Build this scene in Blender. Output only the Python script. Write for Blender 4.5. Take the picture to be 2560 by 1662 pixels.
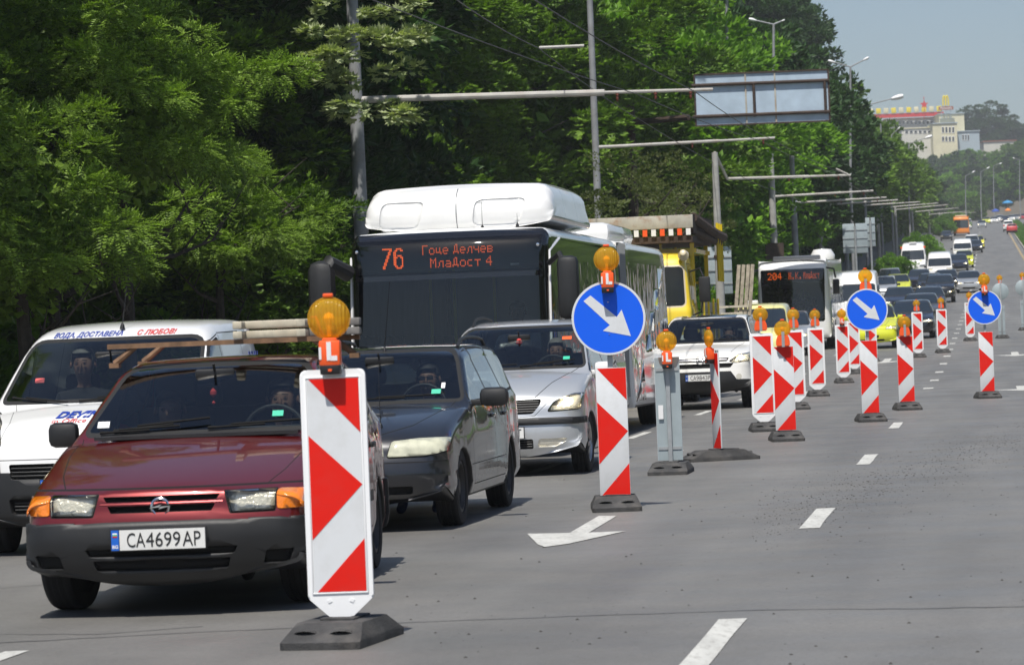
import bpy, bmesh, math, random
from mathutils import Vector, Matrix, noise
from mathutils.bvhtree import BVHTree
R = math.radians
for o in list(bpy.data.objects): bpy.data.objects.remove(o)
scn = bpy.context.scene
COL = scn.collection

# ---------------------------------------------------------------- camera
FPX = 8400.0          # focal length in pixels of a 2560 px wide frame
CAMH = 1.48
A = 0.04              # camera roll
n_ = math.sqrt(1 + A*A)
cam = bpy.data.cameras.new('camera'); camo = bpy.data.objects.new('camera', cam); COL.objects.link(camo)
cam.sensor_width = 36; cam.lens = 36*FPX/2560; cam.clip_start = .5; cam.clip_end = 6000
right = Vector((1/n_, 0, -A/n_)); up = Vector((A/n_, 0, 1/n_)); back = Vector((0, -1, 0))
m = Matrix((right, up, back)).transposed().to_4x4(); m.translation = Vector((0, 0, CAMH))
camo.matrix_world = m
cam.dof.use_dof = True; cam.dof.focus_distance = 34; cam.dof.aperture_fstop = 9
scn.camera = camo

# ---------------------------------------------------------------- light
SUN_EL, SUN_AZ = R(63), R(-14)      # sun behind the camera, a little to its left
world = bpy.data.worlds.new('World'); scn.world = world; world.use_nodes = True
nt = world.node_tree; nt.nodes.clear()
sky = nt.nodes.new('ShaderNodeTexSky'); sky.sky_type = 'NISHITA'; sky.sun_disc = False
sky.sun_elevation = SUN_EL; sky.sun_rotation = math.pi + SUN_AZ*-1
sky.air_density = 1.0; sky.dust_density = 2.0; sky.ozone_density = 3.0; sky.altitude = 500
bg = nt.nodes.new('ShaderNodeBackground'); bg.inputs[1].default_value = .09
wo = nt.nodes.new('ShaderNodeOutputWorld')
nt.links.new(sky.outputs[0], bg.inputs[0]); nt.links.new(bg.outputs[0], wo.inputs[0])
sl = bpy.data.lights.new('sun', 'SUN'); sl.energy = 4.9; sl.angle = R(.53); sl.color = (1, .955, .88)
so = bpy.data.objects.new('sun', sl); COL.objects.link(so)
# direction towards the sun
sd = Vector((math.sin(SUN_AZ)*math.cos(SUN_EL), -math.cos(SUN_AZ)*math.cos(SUN_EL), math.sin(SUN_EL)))
so.rotation_euler = sd.to_track_quat('Z', 'Y').to_euler(); so.location = (0, 0, 60)
scn.view_settings.view_transform = 'Standard'; scn.view_settings.look = 'None'
scn.view_settings.exposure = 0.14; scn.view_settings.gamma = 1; scn.view_settings.use_curve_mapping = False
scn.render.engine = 'CYCLES'
scn.cycles.max_bounces = 10; scn.cycles.transparent_max_bounces = 24; scn.cycles.volume_bounces = 1
scn.cycles.diffuse_bounces = 3; scn.cycles.glossy_bounces = 3

# ---------------------------------------------------------------- terrain profile, pixels to places
RA, RB = .1425, 1.35         # road axis  X = RA*Y - RB
TH = math.atan(RA); CT, ST = math.cos(TH), math.sin(TH)
_g = [(0, 0), (70, 0), (90, .014), (180, .022), (230, .036), (860, .036), (980, .0), (9000, 0.0)]
def P(Y):
    z = 0
    for (y0, g0), (y1, g1) in zip(_g, _g[1:]):
        if Y <= y0: break
        e = min(Y, y1); ge = g0 + (g1-g0)*(e-y0)/(y1-y0)
        z += (g0+ge)/2*(e-y0)
    return z
def grade(Y): return (P(Y+1)-P(Y-1))/2
def uv(px, py):
    dx, dy = px-1280, py-831
    return (dx - A*dy)/n_, (-A*dx - dy)/n_
def at(px, py, Y):
    u, v = uv(px, py); return Vector((u*Y/FPX, Y, CAMH + v*Y/FPX))
def gp(px, py):
    u, v = uv(px, py); lo, hi = 8.0, 1100.0
    f = lambda Y: CAMH + v*Y/FPX - P(Y)
    y = lo
    while y < hi and f(y) > 0: y += .5
    a, b = y-.5, y
    for _ in range(30):
        c = (a+b)/2
        if f(c) > 0: a = c
        else: b = c
    return Vector((u*a/FPX, a, P(a)))
def gx(px, Y):               # point on the ground seen at column px, at distance Y
    dx = px-1280; v = (P(Y)-CAMH)*FPX/Y
    return Vector(((dx*n_ + A*v)*Y/FPX, Y, P(Y)))
def rp(t, Y, z=0): return Vector((RA*Y - RB + t/CT, Y, P(Y)+z))
def rt(p): return (p.x - (RA*p.y - RB))*CT

# ---------------------------------------------------------------- bookkeeping
def tag(o, label=None, cat=None, group=None, kind=None):
    if label:
        o['label'] = label
        if len(label.split()) > 16: print('LONG', label)
    if cat: o['category'] = cat
    if group: o['group'] = group
    if kind: o['kind'] = kind
    return o
def empty(name, loc=(0, 0, 0), rz=0, rx=0):
    o = bpy.data.objects.new(name, None); COL.objects.link(o); o.location = loc
    o.rotation_euler = (rx, 0, rz); o.empty_display_size = .2
    return o
def link(name, me, mats, parent=None, smooth=None):
    o = bpy.data.objects.new(name, me); COL.objects.link(o)
    if mats is not None:
        for x in (mats if isinstance(mats, (list, tuple)) else [mats]): me.materials.append(x)
    if parent: o.parent = parent
    return o
def kids(o): return [c for c in bpy.data.objects if c.parent == o]
def copy_tree(o, parent=None):
    kd = {}
    for c in bpy.data.objects:
        if c.parent: kd.setdefault(c.parent.name, []).append(c)
    def rec(o, parent):
        c = o.copy(); COL.objects.link(c); c.parent = parent
        for ch in kd.get(o.name, []): rec(ch, c)
        return c
    return rec(o, parent)
def auto_smooth(me, ang=40):
    me.shade_smooth() if hasattr(me, 'shade_smooth') else None
    bm = bmesh.new(); bm.from_mesh(me); a = R(ang)
    for f in bm.faces: f.smooth = True
    for e in bm.edges:
        e.smooth = not (len(e.link_faces) == 2 and e.calc_face_angle(0) > a)
    bm.to_mesh(me); bm.free()

class MB:
    """collects simple shapes into one mesh"""
    def __init__(s): s.bm = bmesh.new(); s.mi = 0
    def _fin(s, geom):
        for f in geom:
            f.material_index = s.mi
    def box(s, c, d, rot=None, bev=0):
        r = bmesh.ops.create_cube(s.bm, size=1); vs = r['verts']
        M = Matrix.Translation(c) @ (rot.to_4x4() if rot else Matrix.Identity(4)) @ Matrix.Diagonal((*d, 1))
        bmesh.ops.transform(s.bm, matrix=M, verts=vs)
        fs = set(f for v in vs for f in v.link_faces); s._fin(fs)
        if bev:
            es = list(set(e for v in vs for e in v.link_edges))
            rr = bmesh.ops.bevel(s.bm, geom=es, offset=bev, segments=2, affect='EDGES', profile=.5)
            s._fin(rr['faces'])
        return vs
    def tube(s, pts, r, n=8, cap=True):
        pts = [Vector(p) for p in pts]; rs = r if isinstance(r, (list, tuple)) else [r]*len(pts)
        rings = []
        ref = None
        for i, p in enumerate(pts):
            d = (pts[min(i+1, len(pts)-1)] - pts[max(i-1, 0)]).normalized()
            if ref is None:
                ref = Vector((0, 0, 1)) if abs(d.z) < .9 else Vector((1, 0, 0))
            x = d.cross(ref)
            if x.length < 1e-4: x = d.cross(Vector((0, 1, 0)))
            x.normalize(); y = d.cross(x).normalized()
            ref = -y if False else ref
            rings.append([s.bm.verts.new(p + (x*math.cos(2*math.pi*k/n) + y*math.sin(2*math.pi*k/n))*rs[i]) for k in range(n)])
        for a, b in zip(rings, rings[1:]):
            for k in range(n):
                f = s.bm.faces.new((a[k], a[(k+1) % n], b[(k+1) % n], b[k])); f.material_index = s.mi; f.smooth = True
        if cap:
            for rg in (rings[0], rings[-1]):
                f = s.bm.faces.new(rg); f.material_index = s.mi
    def lathe(s, prof, M=None, n=24, smooth=True):
        """prof = [(r, h)] round local z"""
        M = M or Matrix.Identity(4); rings = []
        for r, h in prof:
            rings.append([s.bm.verts.new(M @ Vector((r*math.cos(2*math.pi*k/n), r*math.sin(2*math.pi*k/n), h))) for k in range(n)] if r > 1e-5
                         else [s.bm.verts.new(M @ Vector((0, 0, h)))])
        for a, b in zip(rings, rings[1:]):
            for k in range(n):
                k2 = (k+1) % n
                if len(a) == 1 and len(b) == 1: continue
                if len(a) == 1: vs = (a[0], b[k2], b[k])
                elif len(b) == 1: vs = (a[k], a[k2], b[0])
                else: vs = (a[k], a[k2], b[k2], b[k])
                f = s.bm.faces.new(vs); f.material_index = s.mi; f.smooth = smooth
    def prism(s, poly, ext, M=None):
        """poly in local xz plane (x,z), extruded along local y from ext[0] to ext[1]"""
        M = M or Matrix.Identity(4)
        a = [s.bm.verts.new(M @ Vector((x, ext[0], z))) for x, z in poly]
        b = [s.bm.verts.new(M @ Vector((x, ext[1], z))) for x, z in poly]
        n = len(poly)
        fs = [s.bm.faces.new(a), s.bm.faces.new(b[::-1])]
        for k in range(n): fs.append(s.bm.faces.new((a[k], b[k], b[(k+1) % n], a[(k+1) % n])))
        for f in fs: f.material_index = s.mi
        return fs
    def build(s, name, mats, parent=None, ang=35, loc=None, flat=False):
        bmesh.ops.recalc_face_normals(s.bm, faces=s.bm.faces)
        me = bpy.data.meshes.new(name); s.bm.to_mesh(me); s.bm.free()
        if not flat: auto_smooth(me, ang)
        o = link(name, me, mats, parent)
        if loc: o.location = loc
        return o
RX = lambda a: Matrix.Rotation(R(a), 4, 'X')
RY = lambda a: Matrix.Rotation(R(a), 4, 'Y')
RZ = lambda a: Matrix.Rotation(R(a), 4, 'Z')
T = lambda x, y, z: Matrix.Translation((x, y, z))

# ---------------------------------------------------------------- materials
def mat(name, col, rough=.6, metal=0, coat=0, emit=None, es=0, var=0, vscale=3, bump=0, bscale=60, spec=.5, dirt=0, dcol=(.2, .17, .13), dscale=2.5, coords='Object'):
    m = bpy.data.materials.new(name); m.use_nodes = True; nt = m.node_tree; b = nt.nodes['Principled BSDF']
    b.inputs['Roughness'].default_value = rough; b.inputs['Metallic'].default_value = metal
    b.inputs['Coat Weight'].default_value = coat; b.inputs['Coat Roughness'].default_value = .04
    b.inputs['Specular IOR Level'].default_value = spec
    c4 = (*col, 1); b.inputs['Base Color'].default_value = c4
    if emit: b.inputs['Emission Color'].default_value = (*emit, 1); b.inputs['Emission Strength'].default_value = es
    L = nt.links.new; tc = None
    if var or bump or dirt:
        tc = nt.nodes.new('ShaderNodeTexCoord').outputs[coords]
    cur = None
    if var:
        n = nt.nodes.new('ShaderNodeTexNoise'); n.inputs['Scale'].default_value = vscale; n.inputs['Detail'].default_value = 6
        L(tc, n.inputs['Vector'])
        r = nt.nodes.new('ShaderNodeMapRange'); r.inputs[1].default_value = .3; r.inputs[2].default_value = .7
        r.inputs[3].default_value = 1-var; r.inputs[4].default_value = 1+var; L(n.outputs[0], r.inputs[0])
        mx = nt.nodes.new('ShaderNodeVectorMath'); mx.operation = 'SCALE'; mx.inputs[0].default_value = col
        L(r.outputs[0], mx.inputs['Scale']); cur = mx.outputs[0]; L(cur, b.inputs['Base Color'])
    if dirt:
        n = nt.nodes.new('ShaderNodeTexNoise'); n.inputs['Scale'].default_value = dscale; n.inputs['Detail'].default_value = 9; n.inputs['Roughness'].default_value = .65
        L(tc, n.inputs['Vector'])
        r = nt.nodes.new('ShaderNodeMapRange'); r.inputs[1].default_value = .48; r.inputs[2].default_value = .75
        r.inputs[3].default_value = 0; r.inputs[4].default_value = dirt; L(n.outputs[0], r.inputs[0])
        mx = nt.nodes.new('ShaderNodeMix'); mx.data_type = 'RGBA'; L(r.outputs[0], mx.inputs[0])
        mx.inputs[6].default_value = c4
        if cur: L(cur, mx.inputs[6])
        mx.inputs[7].default_value = (*dcol, 1); L(mx.outputs[2], b.inputs['Base Color'])
        r2 = nt.nodes.new('ShaderNodeMapRange'); r2.inputs[3].default_value = rough; r2.inputs[4].default_value = min(1, rough+.35)
        L(r.outputs[0], r2.inputs[0]); L(r2.outputs[0], b.inputs['Roughness'])
    if bump:
        n = nt.nodes.new('ShaderNodeTexNoise'); n.inputs['Scale'].default_value = bscale; n.inputs['Detail'].default_value = 4
        L(tc, n.inputs['Vector'])
        bp = nt.nodes.new('ShaderNodeBump'); bp.inputs['Strength'].default_value = bump; bp.inputs['Distance'].default_value = .01
        L(n.outputs[0], bp.inputs['Height']); L(bp.outputs[0], b.inputs['Normal'])
    return m
def glass_mat(name, tint, ior=1.5, boost=1.0, rough=.02):
    m = bpy.data.materials.new(name); m.use_nodes = True; nt = m.node_tree; nt.nodes.clear()
    out = nt.nodes.new('ShaderNodeOutputMaterial'); mx = nt.nodes.new('ShaderNodeMixShader')
    tr = nt.nodes.new('ShaderNodeBsdfTransparent'); tr.inputs[0].default_value = (*tint, 1)
    gl = nt.nodes.new('ShaderNodeBsdfGlossy'); gl.inputs['Roughness'].default_value = rough; gl.inputs[0].default_value = (1, 1, 1, 1)
    fr = nt.nodes.new('ShaderNodeFresnel'); fr.inputs[0].default_value = ior
    ma = nt.nodes.new('ShaderNodeMath'); ma.operation = 'MULTIPLY'; ma.inputs[1].default_value = boost; ma.use_clamp = True
    L = nt.links.new; L(fr.outputs[0], ma.inputs[0]); L(ma.outputs[0], mx.inputs[0]); L(tr.outputs[0], mx.inputs[1]); L(gl.outputs[0], mx.inputs[2])
    L(mx.outputs[0], out.inputs[0]); return m
def lens_mat(name, col, clear=.5):
    """ribbed plastic lens: part clear, part scattering, glossy"""
    m = bpy.data.materials.new(name); m.use_nodes = True; nt = m.node_tree; nt.nodes.clear(); L = nt.links.new
    out = nt.nodes.new('ShaderNodeOutputMaterial')
    tr = nt.nodes.new('ShaderNodeBsdfTransparent'); tr.inputs[0].default_value = (*col, 1)
    df = nt.nodes.new('ShaderNodeBsdfPrincipled'); df.inputs['Base Color'].default_value = (*col, 1); df.inputs['Roughness'].default_value = .12
    df.inputs['Coat Weight'].default_value = .6
    tl = nt.nodes.new('ShaderNodeBsdfTranslucent'); tl.inputs[0].default_value = (*col, 1)
    w = nt.nodes.new('ShaderNodeTexWave'); w.inputs['Scale'].default_value = 18; w.bands_direction = 'X'
    tc = nt.nodes.new('ShaderNodeTexCoord'); L(tc.outputs['Object'], w.inputs[0])
    bp = nt.nodes.new('ShaderNodeBump'); bp.inputs['Strength'].default_value = .5; bp.inputs['Distance'].default_value = .01; L(w.outputs[1], bp.inputs['Height']); L(bp.outputs[0], df.inputs['Normal'])
    m1 = nt.nodes.new('ShaderNodeMixShader'); m1.inputs[0].default_value = .4; L(df.outputs[0], m1.inputs[1]); L(tl.outputs[0], m1.inputs[2])
    m2 = nt.nodes.new('ShaderNodeMixShader'); m2.inputs[0].default_value = clear; L(m1.outputs[0], m2.inputs[1]); L(tr.outputs[0], m2.inputs[2])
    L(m2.outputs[0], out.inputs[0]); return m
M = {}
def paint(key, col, rough=.35, metal=0, dirt=.25, **k):
    M[key] = mat(key, col, rough, metal, coat=1, dirt=dirt, dcol=tuple(c*.6+.05 for c in col), **k); return M[key]
paint('paint_maroon', (.16, .007, .008), .32, .5, .12)
paint('paint_white', (.8, .8, .79), .35)
paint('paint_charcoal', (.014, .015, .019), .33, .3, .15)
paint('paint_silver', (.56, .58, .60), .36, .5)
paint('paint_silver_light', (.42, .44, .46), .36, .35)
paint('paint_pearl', (.84, .83, .79), .35)
paint('paint_black', (.008, .008, .010), .25)
paint('paint_navy', (.012, .016, .036), .3, .2)
paint('paint_grey', (.12, .125, .135), .35, .5)
paint('paint_taxi', (.78, .72, .02), .4)
paint('paint_pale_yellow', (.78, .74, .30), .4)
paint('paint_lime', (.66, .70, .02), .35)
paint('paint_truck_yellow', (.80, .58, .01), .45, dirt=.5, dscale=4)
paint('paint_orange', (.80, .24, .02), .4)
paint('paint_red', (.45, .02, .02), .4)
paint('paint_beige', (.55, .47, .3), .4)
paint('paint_blue', (.02, .10, .42), .4)
M['plastic'] = mat('grey_plastic', (.013, .0135, .0145), .48, var=.25, bump=.15, bscale=300, dirt=.3, dcol=(.05, .047, .043))
M['plastic_dark'] = mat('black_plastic', (.010, .010, .011), .45)
M['gloss_black'] = mat('gloss_black', (.006, .006, .007), .08, coat=1)
M['rubber'] = mat('rubber', (.012, .012, .013), .85, bump=.3, bscale=120, dirt=.4, dcol=(.06, .055, .05))
M['rubber_base'] = mat('recycled_rubber', (.045, .045, .046), .9, var=.35, vscale=9, bump=.6, bscale=110, dirt=.6, dcol=(.13, .12, .11), dscale=7)
M['rubber_seal'] = mat('rubber_seal', (.012, .012, .012), .7)
M['chrome'] = mat('chrome', (.75, .75, .76), .12, 1)
M['alloy'] = mat('alloy', (.42, .43, .44), .3, 1)
M['steel_wheel'] = mat('steel_wheel', (.05, .05, .052), .5, .4)
M['void'] = mat('void', (.002, .002, .002), .9)
M['interior'] = mat('interior_fabric', (.020, .021, .024), .9, var=.3, vscale=20)
M['dash'] = mat('dashboard', (.045, .046, .048), .7, bump=.1)
M['seat'] = mat('seat_fabric', (.022, .024, .028), .95)
M['seat_light'] = mat('seat_fabric_light', (.14, .14, .14), .95)
M['glass'] = glass_mat('windscreen_glass', (.60, .66, .65), 1.5, 1.3)
M['glass_side'] = glass_mat('side_glass', (.60, .66, .65), 1.5, 1.4)
M['glass_dark'] = mat('dark_glass', (.012, .018, .022), .03, coat=1, spec=.8)
M['glass_bus'] = glass_mat('bus_glass', (.34, .39, .4), 1.5, 1.4)
M['lamp_lens'] = glass_mat('lamp_lens', (.93, .93, .9), 1.5, 1.4, .06)
M['lamp_bowl'] = mat('lamp_bowl', (.82, .78, .66), .25, .35, coat=1, bump=.8, bscale=45)
M['lamp_cloudy'] = mat('lamp_cloudy', (.50, .50, .38), .2, 0, coat=1, var=.25, vscale=9)
M['lamp_lit'] = mat('lamp_lit', (.9, .85, .7), .2, emit=(1, .86, .6), es=16)
M['lamp_lit_soft'] = mat('lamp_lit_soft', (.9, .85, .7), .2, emit=(1, .85, .6), es=3)
M['amber'] = mat('amber_lens', (.85, .22, .01), .15, coat=1, bump=.4, bscale=60)
M['redlens'] = mat('red_lens', (.5, .01, .01), .15, coat=1)
M['plate_white'] = mat('plate_white', (.72, .72, .70), .35, dirt=.3)
M['plate_blue'] = mat('plate_blue', (.01, .12, .55), .4)
M['ink_black'] = mat('ink_black', (.012, .012, .012), .5)
M['ink_blue'] = mat('ink_blue', (.01, .04, .30), .5)
M['ink_red'] = mat('ink_red', (.55, .02, .02), .5)
M['ink_white'] = mat('ink_white', (.8, .8, .8), .5)
M['green_sticker'] = mat('green_sticker', (.02, .45, .28), .5)
M['sign_red'] = mat('sign_red', (.70, .010, .003), .5, spec=.3, dirt=.25, dcol=(.5, .06, .05), dscale=7)
M['sign_white'] = mat('sign_white', (.66, .68, .70), .5, spec=.3, dirt=.35, dcol=(.42, .41, .38), dscale=6)
M['sign_frame'] = mat('sign_frame_white', (.84, .85, .86), .35)
M['sign_blue'] = mat('sign_blue', (.006, .115, .80), .5, spec=.3)
M['sign_back'] = mat('sign_back_zinc', (.36, .42, .44), .5, .25, var=.06, vscale=5)
M['galv'] = mat('galvanised', (.38, .40, .41), .5, .4, var=.12, vscale=8)
M['lamp_orange'] = mat('lamp_body_orange', (.88, .11, .02), .35)
M['lamp_label'] = mat('lamp_label', (.75, .75, .75), .5)
M['amber_globe'] = lens_mat('amber_globe', (1.0, .66, .06), .55)
M['amber_core'] = mat('amber_core', (1, .62, .1), .4)
M['pole_grey'] = mat('pole_grey', (.26, .27, .28), .6, .1, var=.2, vscale=3, dirt=.35, dcol=(.12, .08, .05))
M['pole_concrete'] = mat('pole_concrete', (.34, .34, .32), .85, var=.2, vscale=4, dirt=.35)
M['arm_pipe'] = mat('arm_pipe', (.42, .41, .38), .55, var=.15, vscale=2, dirt=.4, dcol=(.25, .13, .07))
M['wire'] = mat('wire', (.05, .05, .05), .6)
M['insulator'] = mat('insulator', (.12, .03, .015), .5)
M['rust'] = mat('rusty_steel', (.05, .032, .024), .8, var=.35, vscale=6)
M['zinc_sheet'] = mat('zinc_sheet', (.42, .52, .62), .5, .1, var=.12, vscale=2)
M['rust_paint'] = mat('rusty_pale_paint', (.42, .40, .34), .7, var=.2, vscale=3, dirt=.9, dcol=(.25, .10, .03), dscale=5)
M['wood'] = mat('weathered_wood', (.33, .29, .22), .85, var=.3, vscale=14, dirt=.4)
M['wood_plank'] = mat('whitewashed_wood', (.50, .46, .36), .85, var=.25, vscale=18, dirt=.6, dcol=(.3, .22, .15), dscale=9)
M['wood_dirty'] = mat('dark_wood', (.19, .18, .17), .85, var=.25, vscale=18)
M['rack_rust'] = mat('rusty_rack', (.17, .095, .05), .7, var=.4, vscale=14)
M['strap_red'] = mat('red_rope', (.55, .05, .05), .8)
M['skin'] = mat('skin', (.20, .105, .072), .6)
M['hair_dark'] = mat('hair_dark', (.012, .009, .008), .7)
M['hair_grey'] = mat('hair_grey', (.14, .13, .12), .7)
M['cloth_blue'] = mat('cloth_blue', (.03, .05, .13), .9)
M['cloth_black'] = mat('cloth_black', (.012, .012, .014), .9)
M['cloth_green'] = mat('cloth_green', (.22, .30, .02), .9)
M['cloth_white'] = mat('cloth_white', (.45, .48, .55), .9)
M['led'] = mat('led_red', (.6, .05, .01), .5, emit=(1, .13, .015), es=2.3)
M['led_dim'] = mat('led_red_dim', (.6, .05, .01), .5, emit=(1, .13, .015), es=1.3)
M['led_panel'] = mat('led_panel', (.012, .02, .024), .12, coat=1)
M['cream_wall'] = mat('cream_wall', (.62, .58, .40), .9, var=.08, vscale=.3)
M['pale_wall'] = mat('pale_wall', (.55, .54, .48), .9, var=.08, vscale=.3)
M['roof_red'] = mat('roof_red', (.28, .10, .06), .9)
M['roof_zinc'] = mat('roof_zinc', (.35, .42, .46), .5)
M['kerb'] = mat('kerb_stone', (.30, .28, .25), .9, var=.2, vscale=2, bump=.3, bscale=20)
M['arch_yellow'] = mat('arch_yellow', (.75, .60, .03), .4)
M['line_white'] = mat('road_paint_white', (.52, .52, .49), .6, var=.12, vscale=3, dirt=.7, dcol=(.22, .21, .20), dscale=14, coords='Generated')
M['line_yellow'] = mat('road_paint_yellow', (.34, .26, .14), .7, dirt=.6, dcol=(.2, .19, .17), dscale=9)
# ================================================================= lofted body shells
def interp(tab, x):
    if x <= tab[0][0]: return tab[0][1]
    for (a, fa), (b, fb) in zip(tab, tab[1:]):
        if x <= b:
            k = (x-a)/(b-a) if b > a else 0; k = k*k*(3-2*k)
            return fa+(fb-fa)*k
    return tab[-1][1]
def catmull(pts, sub, sharp=()):
    """pts tuples of any length; interpolates; returns list"""
    out = []; n = len(pts)
    for i in range(n-1):
        p1, p2 = pts[i], pts[i+1]
        p0 = pts[i-1] if i > 0 and i not in sharp else tuple(2*a-b for a, b in zip(p1, p2))
        p3 = pts[i+2] if i+2 < n and (i+1) not in sharp else tuple(2*b-a for a, b in zip(p1, p2))
        for k in range(sub):
            t = k/sub
            out.append(tuple(.5*((2*b)+(-a+c)*t+(2*a-5*b+4*c-d)*t*t+(-a+3*b-3*c+d)*t**3) for a, b, c, d in zip(p0, p1, p2, p3)))
    out.append(pts[-1]); return out
def in_poly(x, y, poly):
    c = False; n = len(poly); j = n-1
    for i in range(n):
        xi, yi = poly[i]; xj, yj = poly[j]
        if (yi > y) != (yj > y) and x < (xj-xi)*(y-yi)/(yj-yi)+xi: c = not c
        j = i
    return c
def rounded(poly, r, n=3):
    """round polygon corners; r number or list"""
    out = []; N = len(poly)
    for i in range(N):
        p0, p, p1 = Vector(poly[i-1]), Vector(poly[i]), Vector(poly[(i+1) % N])
        rr = r[i] if isinstance(r, (list, tuple)) else r
        if rr <= 0: out.append(tuple(p)); continue
        a = (p0-p); b = (p1-p); rr = min(rr, a.length*.48, b.length*.48)
        a = p+a.normalized()*rr; b = p+b.normalized()*rr
        for k in range(n+1):
            t = k/n; out.append(tuple(a*(1-t)**2+p*2*t*(1-t)+b*t*t))
    return out
def mirx(poly): return [(-x, z) for x, z in poly][::-1]
def scale_poly(poly, d):
    """grow (d>0) or shrink polygon by d, keeping point count"""
    n = len(poly); ar = sum(poly[i][0]*poly[(i+1) % n][1]-poly[(i+1) % n][0]*poly[i][1] for i in range(n))
    s = 1 if ar > 0 else -1; out = []
    for i in range(n):
        p0, p, p1 = Vector(poly[i-1]), Vector(poly[i]), Vector(poly[(i+1) % n])
        e0 = (p-p0); e1 = (p1-p)
        if e0.length < 1e-6 or e1.length < 1e-6: out.append(tuple(p)); continue
        e0.normalize(); e1.normalize()
        n0 = Vector((e0.y, -e0.x))*s; n1 = Vector((e1.y, -e1.x))*s
        nn = (n0+n1); nn = nn.normalized() if nn.length > 1e-4 else n0
        k = max(.4, nn.dot(n0)); out.append(tuple(p+nn*d/k))
    return out

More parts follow.
